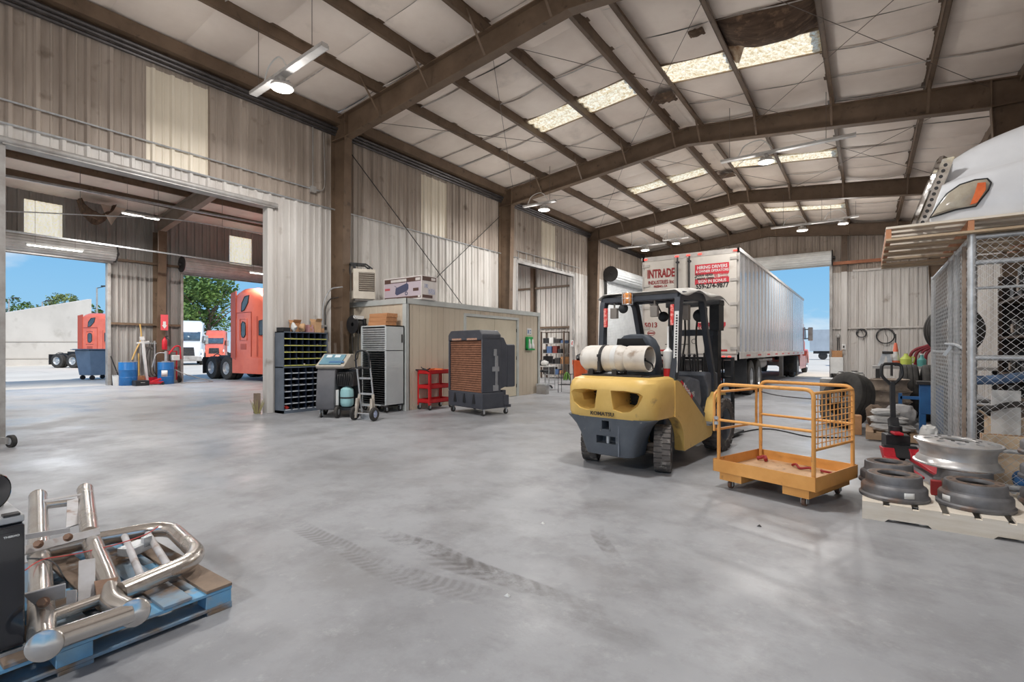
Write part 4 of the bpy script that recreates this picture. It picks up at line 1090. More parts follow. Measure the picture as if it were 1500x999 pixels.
for s in (-1, 1):
    c = MB()
    o_ = [(.085,.905),(.115,.70),(.21,.675),(.31,.69),(.40,.755),(.455,.865),(.40,.895),(.25,.91)]
    i_ = [(.10,.885),(.12,.73),(.2,.71),(.28,.72),(.335,.77),(.36,.85),(.33,.875),(.22,.885)]
    c.loft([[(s*x, -.62, z) for x, z in o_], [(s*x, -.47, z) for x, z in o_], [(s*x, -.37, z) for x, z in i_], [(s*x, -.05, z) for x, z in i_]]); cut.append(c)
boolean(cw, cut)
for s in (-1, 1):
    b = MB(); b.bb((s*.10,-.09,.70),(s*.38,-.06,.90)); 
    for k in range(5): b.bar((s*.12,-.12,.74+.035*k),(s*.36,-.12,.74+.035*k),.012)
    build('radiator_vent', b, m_dark, cw)
b = MB(); rings = []
for z, hw, y0, y1 in ((.165,.25,-.36,-.12),(.185,.30,-.42,-.1),(.28,.325,-.445,-.1),(.40,.36,-.455,-.12),(.50,.42,-.46,-.16),(.56,.48,-.465,-.2),(.605,.53,-.47,-.2)):
    rings.append([(x, y, z) for x, y in rrect(hw, y0, y1, .09)])
b.loft(rings); lw_ = build('lower_counterweight', b, m_fgr, fk)
boolean(lw_, [MB().bb((-.045,-.6,.475),(.045,-.3,.57)), MB().bb((-.12,-.6,.315),(.12,-.32,.40))])
b = MB(); b.bb((-.065,-.462,.46),(.065,-.452,.475)); b.bb((-.065,-.462,.57),(.065,-.452,.585)); b.bb((-.065,-.462,.46),(-.045,-.452,.585)); b.bb((.045,-.462,.46),(.065,-.452,.585)); build('hitch_frame', b, m_fgr, lw_)
b = MB(); b.cyl((0,-.40,.30),(0,-.40,.42),.022,seg=10); build('tow_pin', b, m_galv, lw_)
b = MB(); b.bb((.155,-.462,.19),(.167,-.445,.60)); build('seam', b, m_fsl, lw_)
text('lettering', 'KOMATSU', .055, mat('letter_dark', (70,58,44), .6), fk, (-.02,-.503,.645), (PI/2,0,0), .002, .0015, 1.15)
# side panels with wheel arches
def side(s):
    pts = [(.10,.60),(.10,1.0),(.18,1.0),(.26,.97),(.98,.50),(1.04,.42),(1.24,.42),(1.27,.55),(1.34,.68),(1.45,.78),(1.58,.815),(1.74,.80),(1.74,.76)]
    for k in range(9):
        a = R(72) + (R(190)-R(72))*k/8; pts.append((1.63+.40*math.cos(a), .35+.40*math.sin(a)))
    pts += [(1.20,.25),(.36,.185),(.34,.22)]
    for k in range(7):
        a = R(5) + R(72)*k/6; pts.append((0+.345*math.cos(a), .27+.345*math.sin(a)))
    b = MB(); b.prism(pts, 'X', s*.44, s*.555); return b
for s in (-1,1):
    build('side_panel', side(s), m_yel, fk, bev=.012)
    b = MB(); b.prism([(.19,1.01),(.27,1.01),(.62,.80),(1.0,.56),(.985,.495),(.26,.965)], 'X', s*.42, s*.553); build('side_trim', b, m_fgr, fk, bev=.006)
    b = MB(); vs = []
    for k in range(9):
        a = R(2) + R(84)*k/8; y_, z_ = .37*math.cos(a), .27+.36*math.sin(a)
        vs.append([(s*.24,y_,z_),(s*.45,y_,z_)])
    for p_, q_ in zip(vs[:-1], vs[1:]): b.quad(p_[0],p_[1],q_[1],q_[0])
    b.prism([(.10,.25),(.37,.25),(.37,.6),(.10,.6)], 'X', s*.22, s*.24)
    build('wheel_arch_liner', b, m_yel, fk, solid=.004)
b = MB(); b.bb((-.44,.12,.28),(.44,1.0,.6)); b.prism([(.12,.6),(.12,1.02),(.9,.98),(1.0,.6)], 'X', -.43, .43); hd = build('engine_hood', b, m_fgr, fk, bev=.03)
b = MB(); b.bb((-.44,.95,.22),(.44,1.75,.45)); build('floor_plate', b, m_fdk, fk)
b = MB(); b.bb((.44,1.04,.40),(.60,1.25,.425)); build('step', b, m_fsl, fk); b = MB(); b.bb((-.60,1.04,.40),(-.44,1.25,.425)); build('step', b, m_fsl, fk)
b = MB(); b.prism([(1.42,.45),(1.36,.86),(1.22,1.02),(1.30,1.06),(1.72,1.04),(1.78,.45)], 'X', -.46, .46); build('dashboard', b, m_fsl, fk, bev=.025)
b = MB(); b.prism([(.62,.62),(.55,.95),(.75,1.02),(1.05,.97),(1.12,.7),(1.0,.5)], 'X', .26, .47); build('side_console', b, m_fsl, fk, bev=.03)
for k in range(4):
    b = MB(); b.tube([(.1+.07*k,1.34,1.05),(.1+.07*k,1.28,1.25)], .009, 6); b.sphere((.1+.07*k,1.275,1.27), .022, 8, 6); build('lever', b, m_black, fk)
b = MB(); b.lathe([(.17+.013*math.cos(a), .013*math.sin(a)) for a in [2*PI*j/8 for j in range(8)]], (-.12,1.16,1.20), (R(-30),0,0), 28, close=True); b.tube([(-.12,1.16,1.2),(-.12,1.34,1.0)], .025, 8)
for k in range(3): b.bar((-.12,1.16,1.2),(-.12+.17*math.cos(2.1*k+.5),1.16+.147*math.sin(2.1*k+.5),1.2-.085*math.sin(2.1*k+.5)),.02)
build('steering_wheel', b, m_black, fk)
# seat
b = MB(); b.bb((-.24,.42,1.0),(.24,.92,1.12)); build('seat', b, m_black, fk, bev=.04)
def sring(z, hw, y0, y1): return [(x, y, z) for x, y in rrect(hw, y0, y1, .06, 5, .06)]
b = MB(); b.loft([sring(1.04,.23,.30,.50), sring(1.2,.255,.26,.47), sring(1.38,.25,.22,.41), sring(1.47,.22,.20,.37), sring(1.52,.16,.20,.34), sring(1.535,.08,.22,.32)]); sbk = build('seat_back', b, mat('seat_grey', (78,84,92), .55, c2=(64,70,78), scale=6), fk)
b = MB(); b.loft([[(x, .245-.075*(zz-1.2)/.2 - .0, zz) for x, zz in ((-.17,1.22),(.17,1.22),(.185,1.36),(.15,1.46),(-.15,1.46),(-.185,1.36))], [(x, .20-.075*(zz-1.2)/.2, zz) for x, zz in ((-.19,1.20),(.19,1.20),(.205,1.37),(.165,1.48),(-.165,1.48),(-.205,1.37))]]); build('dark_recess', b, m_black, sbk)  # black shape on the seat back stands for its dark recess
# guard
def post(pts, w, h, name='guard_post', up=(1,0,0)):
    b = MB()
    for p, q in zip(pts[:-1], pts[1:]): b.bar(p, q, w, h, up)
    return build(name, b, m_fdk, fk)
for s in (-1,1):
    b = MB(); prof = [(-.05,-.035),(.05,-.035),(.05,.035),(-.05,.035)]
    path = fillet([(s*.475,.20,.93),(s*.49,.29,1.3),(s*.495,.34,1.98),(s*.47,1.12,2.01),(s*.46,1.27,1.55),(s*.455,1.52,1.02),(s*.455,1.55,.6)], .10, 4)
    fr = b.frames(path); rings = [[p + Vector((1,0,0))*a_ + (y_ if abs(y_.x) < .7 else x_)*b_ for b_, a_ in prof] for p, x_, y_ in fr]
    b.loft(rings); build('guard_frame', b, m_fdk, fk, bev=.01)
b = MB(); b.bar((-.5,.34,1.97),(.5,.34,1.97),.08,.07); build('rear_crossbar', b, m_fdk, fk, bev=.01)
b = MB(); b.bar((-.47,1.12,2.0),(.47,1.12,2.0),.06,.05); build('front_crossbar', b, m_fdk, fk, bev=.01)
for k in range(6):
    x = -.36+.144*k; b = MB(); b.bar((x,.34,1.985),(x,1.12,2.005),.03,.045); build('roof_bar', b, m_fdk, fk)
m_cloth = mat('white_cover_cloth', (224,222,216), .7, c2=(198,194,188), scale=6)
def cover(a, b_):
    x = -.55+1.1*a; y = .28+1.62*b_
    e = max(0, abs(a-.5)-.44)/.06; eb = max(0, b_-.9)/.1
    z = 2.04 + .045*math.sin(PI*b_) + .03*b_ + .015*math.sin(a*9)*math.sin(b_*7) - .055*e*(1+.5*math.sin(b_*14)) - .03*eb
    return (x, y, z)
b = MB(); b.grid(cover, 30, 26); build('roof_cover', b, m_cloth, fk, solid=.006)
# wheels
def wheel(name, c, r, w, rz=0, treads=18, rim=None):
    b = MB(); m = rot4((0,PI/2,rz), c)
    b.lathe([(r*.62,-w/2),(r*.86,-w/2),(r*.94,-w*.46),(r*.955,-w*.36),(r*.955,w*.36),(r*.94,w*.46),(r*.86,w/2),(r*.62,w/2),(r*.6,0)], seg=40, close=True)
    for k in range(treads):
        a = 2*PI*k/treads
        for s in (-1,1):
            aa = a + (PI/treads if s > 0 else 0)
            b.box((r*.955*math.cos(aa), r*.955*math.sin(aa), s*w*.25), (rim or r*.09, 2*PI*r/treads*(.8 if rim else .58), w*.5), aa)
    t = build(name, b.xf(m), m_tread, fk)
    h = MB(); h.lathe([(0,w*.12),(r*.25,w*.12),(r*.3,w*.05),(r*.5,w*.1),(r*.57,w*.35),(r*.63,w*.44),(r*.63,-w*.44),(r*.57,-w*.35),(r*.5,-w*.1),(r*.3,-w*.05),(r*.25,-w*.12),(0,-w*.12)], seg=28)
    for k in range(6):
        a = 2*PI*k/6; h.cyl((r*.4*math.cos(a),r*.4*math.sin(a),-w*.16),(r*.4*math.cos(a),r*.4*math.sin(a),w*.16),.014,seg=6)
    build('wheel_rim', h.xf(m), m_fgr, t); return t
wheel('rear_wheel', (-.46,0,.26), .26, .17, R(21), 26, .02); wheel('rear_wheel', (.46,0,.26), .26, .17, R(21), 26, .02)
wheel('front_wheel', (-.49,1.63,.35), .35, .22, 0, 22); wheel('front_wheel', (.49,1.63,.35), .35, .22, 0, 22)
b = MB(); b.bb((-.4,-.05,.2),(.4,.05,.3)); b.cyl((-.42,-.09,.3),(.42,-.09,.3),.025,seg=10); b.cyl((-.42,-.1,.21),(.42,-.06,.21),.02,seg=10); b.bb((-.12,-.12,.16),(.12,.1,.36)); build('steer_axle', b, mat('axle_grime', (104,92,82), .7, c2=(76,66,58), scale=9), fk)
b = MB(); b.cyl((-.42,1.63,.35),(.42,1.63,.35),.09,seg=14); build('drive_axle', b, m_dark, fk)
# mast, carriage, forks
for s in (-1,1):
    b = MB(); b.bb((s*.30,1.98,.07),(s*.37,2.12,2.03)); build('mast_rail', b, m_black, fk, bev=.006)
    b = MB(); b.bb((s*.235,2.02,.09),(s*.285,2.13,1.98)); build('inner_rail', b, m_fdk, fk)
    b = MB(); b.cyl((s*.20,1.98,.12),(s*.20,1.98,1.3),.035,seg=12); b.cyl((s*.20,1.98,1.3),(s*.20,1.98,1.95),.022,seg=10); build('lift_cylinder', b, m_galv if s > 5 else m_dark, fk)
    b = MB(); b.tube(catmull([(s*.1,1.95,.5),(s*.12,1.9,1.1),(s*.08,1.92,1.5),(s*.1,1.95,1.9)],5), .014, 6); build('hydraulic_hose', b, m_rubber, fk)
    b = MB(); b.bb((s*.24,2.2,.03),(s*.36,3.2,.07)); b.bb((s*.24,2.2,.03),(s*.36,2.26,.55)); build('fork', b, m_black, fk, bev=.004)
b = MB(); b.bb((-.40,1.96,1.98),(.40,2.16,2.06)); build('mast_head', b, m_black, fk, bev=.01)
for z in (.55,1.55):
    b = MB(); b.bb((-.37,1.98,z),(.37,2.0,z+.09)); build('mast_crossmember', b, m_fdk, fk)
b = MB(); b.bb((.275,1.93,1.62),(.40,2.14,1.98)); build('mast_guard', b, m_black, fk, bev=.01)
b = MB(); b.bb((-.52,2.14,.12),(.52,2.2,.22)); b.bb((-.52,2.14,.5),(.52,2.2,.6)); build('carriage', b, m_dark, fk)
b = MB()
for x in (-.5,.5): b.bar((x,2.2,.2),(x,2.2,1.22),.045,.04)
b.bar((-.52,2.2,1.22),(.52,2.2,1.22),.05,.04)
for k in range(6): b.bar((-.36+.144*k,2.2,.55),(-.36+.144*k,2.2,1.22),.02)
b.bar((-.5,2.2,.95),(.5,2.2,.95),.03)
build('load_backrest', b, m_black, fk)
# gas bottle (strapped to the truck, lifts off)
gb_ = thing('gas_bottle', 'dirty white gas bottle strapped across the back of the forklift', 'gas bottle', (0,0,0))
gb_.location = Matrix.Rotation(R(-6),4,'Z') @ Vector((-.06,-.12,1.245)) + Vector((-2.30,5.55,0)); gb_.rotation_euler = (0,0,R(-6))
m_gas = mat('gas_white', (224,219,211), .5, c2=(200,192,182), scale=4, c3=(140,118,98), s3=5, t3=(.6,.72))
b = MB(); b.lathe([(0,-.46),(.05,-.455),(.11,-.43),(.145,-.385),(.155,-.34),(.155,.05),(.145,.11),(.115,.16),(.07,.19),(.05,.2),(0,.2)], (0,0,0), (0,PI/2,0), 36); bt = build('bottle', b, m_gas, gb_)
b = MB(); b.lathe([(.157,-.0),(.157,.06),(.150,.06),(.150,-.0)], (0,0,0), (0,PI/2,0), 36, close=True); build('white_band', b, m_white, bt)
b = MB(); b.lathe([(.128,.15),(.148,.17),(.148,.40),(.142,.42),(.132,.415),(.136,.40),(.136,.18),(.12,.16)], (0,0,0), (0,PI/2,0), 36, close=True); build('collar', b, m_gas, gb_)
b = MB(); b.cyl((.19,0,0),(.30,0,0),.03,seg=12); b.cyl((.27,0,-.05),(.27,0,.06),.022,seg=10); b.cyl((.30,0,0),(.36,.02,-.01),.018,seg=10); b.sphere((.28,-.05,.05),.03,10,8); build('valve', b, m_dark, gb_)
b = MB(); b.tube(catmull([(.34,.02,-.01),(.42,.05,-.06),(.38,.12,-.14),(.2,.2,-.15)],5), .01, 6); build('gas_hose', b, m_black, gb_)
b = MB(); b.lathe([(.157,-.15),(.162,-.15),(.162,-.11),(.157,-.11)], (0,0,0), (0,PI/2,0), 36, close=True); b.bb((-.15,-.18,.02),(-.11,-.155,.05)); b.bb((-.145,-.175,-.15),(-.115,-.15,-.03)); build('strap', b, m_dark, gb_)
b = MB(); b.bb((-.44,-.26,1.045),(.42,.10,1.062)); b.prism([(-.24,1.06),(-.24,1.12),(-.19,1.085),(-.12,1.075),(-.05,1.085),(0,1.12),(0,1.06)], 'X', -.36, -.3); b.prism([(-.24,1.06),(-.24,1.12),(-.19,1.085),(-.12,1.075),(-.05,1.085),(0,1.12),(0,1.06)], 'X', -.05, .01); b.bb((.10,-.28,1.05),(.34,-.1,1.068)); build('bottle_bracket', b, m_dark, fk)
# fittings
m_redl = mat('lamp_red', (220,60,56), .3, c2=(240,170,160), scale=30, lo=.45, hi=.6)
for s in (-1,1):
    b = MB(); b.bb((s*.44-.022,.27,1.63),(s*.44+.022,.31,1.87)); build('tail_lamp', b, m_redl, fk, bev=.006)
def rmirror(c, r, arm):
    b = MB(); b.sphere((0,0,0), (r,.03,r), 18, 10); b.xf(rot4((0,0,.3), c)); b.tube([c, arm], .009, 6); build('mirror', b, m_black, fk)
rmirror((-.22,.34,1.86), .06, (-.3,.34,1.96)); rmirror((-.05,1.12,1.79), .07, (-.15,1.12,1.98)); rmirror((.40,1.22,1.79), .085, (.42,1.14,1.98))
b = MB(); b.lathe([(.045,-.06),(.05,-.05),(.05,.05),(.04,.07),(0,.075)], (-.12,.26,1.97), seg=18); bc = build('beacon', b, mat('beacon_amber', (240,140,60), .3, c2=(250,180,110), scale=20), fk)
b = MB()
for k in range(8):
    a = 2*PI*k/8; b.tube([(-.12+.065*math.cos(a),.26+.065*math.sin(a),1.90),(-.12+.065*math.cos(a),.26+.065*math.sin(a),2.04)], .004, 5)
for z in (1.90,1.97,2.04): b.lathe([(.065+.004*math.cos(a), .004*math.sin(a)) for a in [2*PI*j/6 for j in range(6)]], (-.12,.26,z), seg=18, close=True)
build('beacon_cage', b, m_galv, bc)
for x in (-.34,.2):
    b = MB(); b.bb((x-.045,.30,1.74),(x+.045,.36,1.87)); b.bar((x,.33,1.86),(x,.34,1.98),.02); build('work_lamp', b, mat('lamp_housing_grey', (126,120,114), .5), fk, bev=.006)
b = MB(); b.bb((.46,.52,1.70),(.53,.6,1.88)); build('side_lamp', b, MATS['lamp_housing_grey'], fk, bev=.01)
b = MB(); b.lathe([(0,1.03),(.05,1.03),(.05,1.13)], (.38,.30,0), seg=18); build('extinguisher_foot', b, mat('extinguisher_red', (204,40,40), .4), fk)
b = MB(); b.lathe([(.05,1.13),(.055,1.14),(.055,1.33),(.03,1.35),(.012,1.38),(.012,1.62),(0,1.62)], (.38,.30,0), seg=18); build('white_canister', b, m_white, fk)
b = MB(); b.prism([(.28,.975),(.40,.90),(.80,.64),(.86,.5),(.74,.58),(.2,.93)], 'X', .5555, .557); 
b = MB(); b.box((.502,.240,1.44),(.05,.004,.70),(R(-3.6),0,0)); wl = build('guard_label', b, m_white, fk)
b = MB()
rnd = random.Random(5)
for k in range(22): b.box((.505,.2365+ (k-11)*.0019,1.10+.03*(k+.3)),(.026*rnd.uniform(.6,1),.002,.018),(R(-3.6),0,0))
build('label_print', b, m_dark, wl)
b = MB(); b.cyl((.49,.188,1.02),(.49,.183,1.02),.026,seg=18); build('round_sticker', b, mat('sticker_green', (120,170,130), .5), fk)
# slanted red decal and number on the right side
b = MB(); b.prism([(.245,.985),(.275,1.0),(.60,.805),(.575,.765)], 'X', .5535, .556); dc = build('red_decal', b, mat('decal_red', (214,44,52), .5), fk)
ang = math.atan2(.80-.98, .66-.36)
ang = math.atan2(.79-.99, .59-.26)
mb = text_mb('Node', .07, .0008, bold=.002, sx=1.5); mb.xf(Matrix(((0,0,1,.5575),(math.cos(ang),-math.sin(ang),0,.425),(math.sin(ang),math.cos(ang),0,.888),(0,0,0,1)))); build('decal_lettering', mb, m_white, dc, fix=False, flat=True)
mb = text_mb('25', .085, .001, bold=.003); mb.xf(Matrix(((0,0,1,.4785),(1,0,0,.80),(0,1,0,.80),(0,0,0,1)))); build('capacity_number', mb, m_white, fk, fix=False, flat=True)

# ================================================================= orange work cage
m_oc = mat('cage_orange', (232,170,96), .45, c2=(216,152,78), scale=4, c3=(150,104,66), s3=9, t3=(.66,.75))
wc = thing('work_platform', 'orange forklift work platform cage on small casters', 'platform', (-.655, 5.42, 0), R(-19.2))
HW, HD = .47, .425
b = MB()
for x0, y0, x1, y1 in ((-HW,-HD,HW,-HD+.006),(-HW,HD-.006,HW,HD),(-HW,-HD,-HW+.006,HD),(HW-.006,-HD,HW,HD)): b.bb((x0,y0,.16),(x1,y1,.28))
tr = build('tray_side', b, m_oc, wc)
b = MB(); b.bb((-HW+.004,-HD+.004,.165),(HW-.004,HD-.004,.185)); build('deck', b, mat('cage_deck', (204,168,130), .7, c2=(176,136,98), scale=5, c3=(130,104,84), s3=11, t3=(.6,.7)), wc)
for x in (-.30,.30):
    b = MB(); b.bb((x-.11,-HD+.02,.085),(x+.11,HD-.02,.091)); b.bb((x-.11,-HD+.02,.085),(x-.104,HD-.02,.16)); b.bb((x+.104,-HD+.02,.085),(x+.11,HD-.02,.16)); build('fork_pocket', b, m_oc, wc)
    b = MB(); b.bb((x-.11,-HD+.018,.085),(x+.11,-HD+.024,.16)); build('pocket_plate', b, m_oc, wc)
for x in (-.34,.34):
    for y in (-HD+.1,HD-.1): caster(wc, (x,y,.086), .038, .028, mat('caster_brown', (110,84,70), .6))
R_ = .017
HT = 1.01
for s, nm in ((-1,'front_rail'),(1,'rear_rail')):
    y = s*(HD-.035); b = MB(); b.tube(fillet([(-HW+.04,y,.19),(-HW+.04,y,HT),(HW-.03,y,HT),(HW-.03,y,.19)], .075, 6), R_, 10); build(nm, b, m_oc, wc)
    b = MB(); b.tube([(-HW+.04,y,.66),(HW-.03,y,.66)], .013, 8); build('mid_rail', b, m_oc, wc)
b = MB(); b.tube(fillet([(-HW-.0,-HD+.02,.55),(-HW-.0,-HD+.02,.93),(-HW-.0,HD-.05,.93)], .05), .013, 8); b.tube([(-HW,-HD+.02,.56),(-HW,HD-.05,.56)], .013, 8); b.tube([(-HW,HD-.05,.93),(-HW,HD-.05,.56)], .013, 8); build('gate', b, m_oc, wc)
for z in (.63,.68):
    b = MB(); b.lathe([(R_+.002,-.015),(R_+.01,-.015),(R_+.01,.015),(R_+.002,.015)], (-HW+.02,-HD+.03,z), seg=14, close=True); build('gate_hinge', b, m_galv, wc)
xm = HW-.03; b = MB(); b.tube([(xm,-HD+.035,.50),(xm,HD-.035,.50)], .013, 8); build('mesh_rail', b, m_oc, wc)
b = MB(); b.tube([(xm,-HD+.035,.98),(xm,HD-.035,.98)], .013, 8); mp_ = build('mesh_rail', b, m_oc, wc)
b = MB()
for k in range(1,10):
    y = -HD+.035+(2*HD-.07)*k/10; b.tube([(xm,y,.50),(xm,y,.98)], .0042, 6)
for k in range(1,9):
    z = .50+.48*k/9; b.tube([(xm+.004,-HD+.035,z),(xm+.004,HD-.035,z)], .0042, 6)
build('wire_mesh', b, m_oc, mp_)
b = MB(); b.box((xm-.006,.05,.92),(.003,.16,.08),(0,0,0)); build('tag_plate', b, m_white, wc)
b = MB(); b.tube(catmull([(-HW+.05,HD-.04,.9),(-.2,HD-.05,.87),(.2,HD-.05,.865),(HW-.05,HD-.04,.89)],6), .006, 6); build('safety_chain', b, m_dark, wc)
Mw = Matrix.Translation((-.655,5.42,0)) @ Matrix.Rotation(R(-19.2),4,'Z')
for pts, r, nm, lb, mm in (([(-.05,.28,0),(0,.25,.02),(.06,.2,.0),(.14,.22,.015),(.2,.17,0)], .012, 'ratchet_strap', 'dark red ratchet strap lying on the deck of the orange cage', mat('strap_red', (150,44,44), .7)),
                       ([(.22,.28,0),(.26,.2,.012),(.33,.24,0),(.36,.15,.01)], .011, 'ratchet_strap', 'small red strap at the right of the orange cage deck', MATS['strap_red']),
                       ([(-.40,.26,0),(-.34,.3,.02),(-.30,.25,.0)], .02, 'rag', 'red rag in the far left corner of the orange cage deck', MATS['strap_red'])):
    b = MB(); b.tube(catmull([tuple(Mw @ Vector((p[0],p[1],p[2]+.187+r))) for p in pts],6), r, 6); tag(build(nm, b, mm), lb, 'strap' if 'strap' in nm else 'rag')
# ================================================================= right foreground: pallet, drums, alloy wheel
m_pine = mat('pale_pine', (228,220,208), .75, c2=(208,196,178), scale=3, stretch=(.6,5,5), bump=.08)
m_pine2= mat('worn_pine', (178,150,122), .8, c2=(150,122,96), scale=3, stretch=(.6,5,5), bump=.1)
def pallet(name, label, loc, sx, sy, rz=0, m=m_pine, m2=None, group=None, nb=7, notch=True, h=.14):
    t = thing(name, label, 'pallet', loc, rz, group)
    for y in (.02, sy/2, sy-.02):
        b = MB()
        if notch:
            z0, z1 = .0, h-.02
            pts = [(0,z0),(sx*.12,z0),(sx*.14,z0+.022),(sx*.34,z0+.022),(sx*.36,z0),(sx*.64,z0),(sx*.66,z0+.022),(sx*.86,z0+.022),(sx*.88,z0),(sx,z0),(sx,z1),(0,z1)]
            b.prism(pts, 'Y', y-.02, y+.02)
        else: b.bb((0,y-.02,.02),(sx,y+.02,h-.02))
        build('stringer', b, m, t)
    w = sx/nb*.78
    for k in range(nb):
        x = w/2+(sx-w)*k/(nb-1); b = MB(); b.bb((x-w/2,0,h-.02),(x+w/2,sy,h)); build('deck_board', b, m2 or m, t)
    return t
PX0 = fl(1263,757); PL = pallet('wood_pallet', 'pale pine pallet carrying brake drums at the right front', (PX0.x, 4.90, 0), 1.2, 1.05)
m_iron = mat('drum_iron', (124,124,127), .5, metal=.35, c2=(84,82,82), scale=4, c3=(126,96,78), s3=5, t3=(.58,.72))
m_rust = mat('drum_rust', (120,102,90), .7, metal=.2, c2=(98,84,76), scale=6)
def drum(label, c, r=.235, h=.19):
    t = thing('brake_drum', label, 'brake drum', c, random.Random(label).random()*3, 'brake drums on the pine pallet')
    k = r/.235; H = h/.19
    b = MB(); b.lathe([(.20*k,0),(.232*k,0),(.236*k,.006),(.236*k,.024*H),(.228*k,.030*H),(.222*k,.036*H),(.222*k,.088*H),(.214*k,.10*H),(.196*k,.112*H),(.19*k,.12*H),(.188*k,.176*H),(.182*k,.188*H),(.17*k,.19*H),(.112*k,.19*H),(.108*k,.184*H),(.108*k,.165*H),(.175*k,.16*H),(.205*k,.09*H)], seg=44, close=True); build('drum_shell', b, m_iron, t)
    b = MB(); b.lathe([(.112*k,.1905*H),(.168*k,.1905*H),(.168*k,.1915*H),(.112*k,.1915*H)], seg=40, close=True); f = build('hub_face', b, m_rust, t)
    b = MB()
    for i in range(10):
        a = 2*PI*i/10; b.cyl((.142*k*math.cos(a),.142*k*math.sin(a),.19*H),(.142*k*math.cos(a),.142*k*math.sin(a),.1925*H),.012*k,seg=10)
    build('bolt_holes', b, m_black, f)
    return t
DT = .141
d1 = fl(1309,727,DT); d2 = fl(1428,741,DT); d3 = fl(1301,699,DT)
dr = drum('brake drum with a square white sticker at the left front of the pine pallet', d1)
dr2 = drum('brake drum at the right front of the pine pallet with its sticker on the left', d2)
drum('rusty brake drum behind the left front drum on the pine pallet', (d1.x-.02, d1.y+.52, DT), .225)
drum('brake drum hidden under the far side of the aluminium wheel', (d1.x+.50, d1.y+.53, DT), .225)
def sticker(par, c, aim, z):
    a = math.atan2(aim[1], aim[0]) - par.rotation_euler.z
    b = MB(); n = 6; w = .16
    b.grid(lambda s, t: (.2235*math.cos(a-w+2*w*s), .2235*math.sin(a-w+2*w*s), z+.045*t), n, 1); k = build('sticker', b, m_white, par, solid=.001); k['label'] = 'white paper sticker'
sticker(dr, d1, (.10,-.22), .040); sticker(dr2, d2, (-.20,-.14), .040)
m_alu = mat('wheel_aluminium', (222,222,223), .36, metal=.6, c2=(200,196,192), scale=5, c3=(140,112,88), s3=3.5, t3=(.66,.8), rvar=.08)
wl_c = fl(1401,645.5,.545)
aw_ = thing('truck_wheel', 'large polished aluminium truck wheel lying on the brake drums', 'wheel', (wl_c.x, wl_c.y, .334), .3, rot=(R(1.5),R(2.0),.3))
b = MB(); b.lathe([(.292,0),(.304,.004),(.305,.014),(.290,.02),(.282,.045),(.262,.07),(.258,.12),(.268,.15),(.284,.17),(.292,.188),(.305,.192),(.306,.204),(.296,.209),(.282,.206),(.272,.212),(.20,.224),(.118,.226),(.112,.220),(.112,.204),(.2,.200),(.245,.185),(.243,.07),(.268,.03)], seg=64, close=True); wo = build('rim', b, m_alu, aw_)
cut = []
for i in range(10):
    a = 2*PI*i/10; c = MB(); c.lathe([(0,.12),(.030,.12),(.030,.3),(0,.3)], (.218*math.cos(a),.218*math.sin(a),0), seg=16); c.v = [(p[0],p[1],p[2]) for p in c.v]; cut.append(c)
boolean(wo, cut)
b = MB()
for i in range(10):
    a = 2*PI*(i+.5)/10; b.cyl((.145*math.cos(a),.145*math.sin(a),.224),(.145*math.cos(a),.145*math.sin(a),.228),.014,seg=12)
build('stud_holes', b, m_black, wo)
t = thing('drum_stack', 'x', 'brake drum', (0,0,0)); bpy.data.objects.remove(t)
for i in range(3):
    drum(('lowest black brake drum of the stack at the right picture edge','middle black brake drum of the stack at the right picture edge','topmost black brake drum of the stack at the right picture edge')[i], (1.20, 5.62+.0*i, DT+.192*i), .215)
t = thing('red_block', 'x', 'x', (0,0,0)); bpy.data.objects.remove(t)
b = MB(); b.bb((-.035,-.03,0),(.035,.03,.12)); p = fl(1357,690,.2); tag(build('wood_block', b, MATS['strap_red'], loc=(d1.x+.29,d1.y+.26,DT), bev=.005), 'small red block between the brake drums under the aluminium wheel', 'block')
# ================================================================= pallet jack
m_jred = mat('jack_red', (206,36,52), .4, c2=(170,28,42), scale=6)
pj = thing('pallet_jack', 'black and red pallet jack standing behind the brake drums', 'pallet jack', (.28, 7.72, 0), R(192))
# local: forks toward +Y
b = MB(); b.bb((-.12,-.10,.10),(.12,.12,.32)); b.cyl((0,0,.06),(0,0,.42),.07,seg=18); build('pump_body', b, m_black, pj, bev=.012)
for s in (-1,1):
    b = MB(); b.cyl((s*.03,0,.09),(s*.085,0,.09),.09,seg=24); build('steer_wheel', b, m_rubber, pj)
    b = MB(); b.prism([(.10,.18),(.25,.18),(.32,.095),(1.25,.075),(1.25,.05),(.25,.05)], 'X', s*.13-.06, s*.13+.06); build('fork', b, m_jred, pj, bev=.006)
b = MB(); b.prism([(.12,.08),(.12,.20),(.18,.21),(.26,.15),(.30,.07)], 'X', -.17, .17); build('fork_frame', b, m_black, pj, bev=.015)
b = MB(); b.bb((-.03,.02,.33),(.06,.22,.36)); b.bb((-.02,.0,.30),(.05,.06,.35)); build('pump_cover', b, m_jred, pj, bev=.008)
b = MB(); b.bar((0,-.02,.28),(0,-.10,.50),.12,.09,up=(1,0,0)); b.bar((0,-.09,.46),(0,-.13,.95),.062,.05,up=(1,0,0)); build('handle_shaft', b, m_black, pj, bev=.008)
b = MB(); b.tube(fillet([(0,-.125,.90),(-.11,-.145,1.02),(-.10,-.16,1.17),(.10,-.16,1.17),(.11,-.145,1.02),(0,-.125,.90)],.05,5), .019, 8); build('grip_loop', b, m_black, pj)
b = MB(); b.bar((0,-.15,1.16),(.0,-.15,1.02),.03,.02); build('release_lever', b, m_dark, pj)
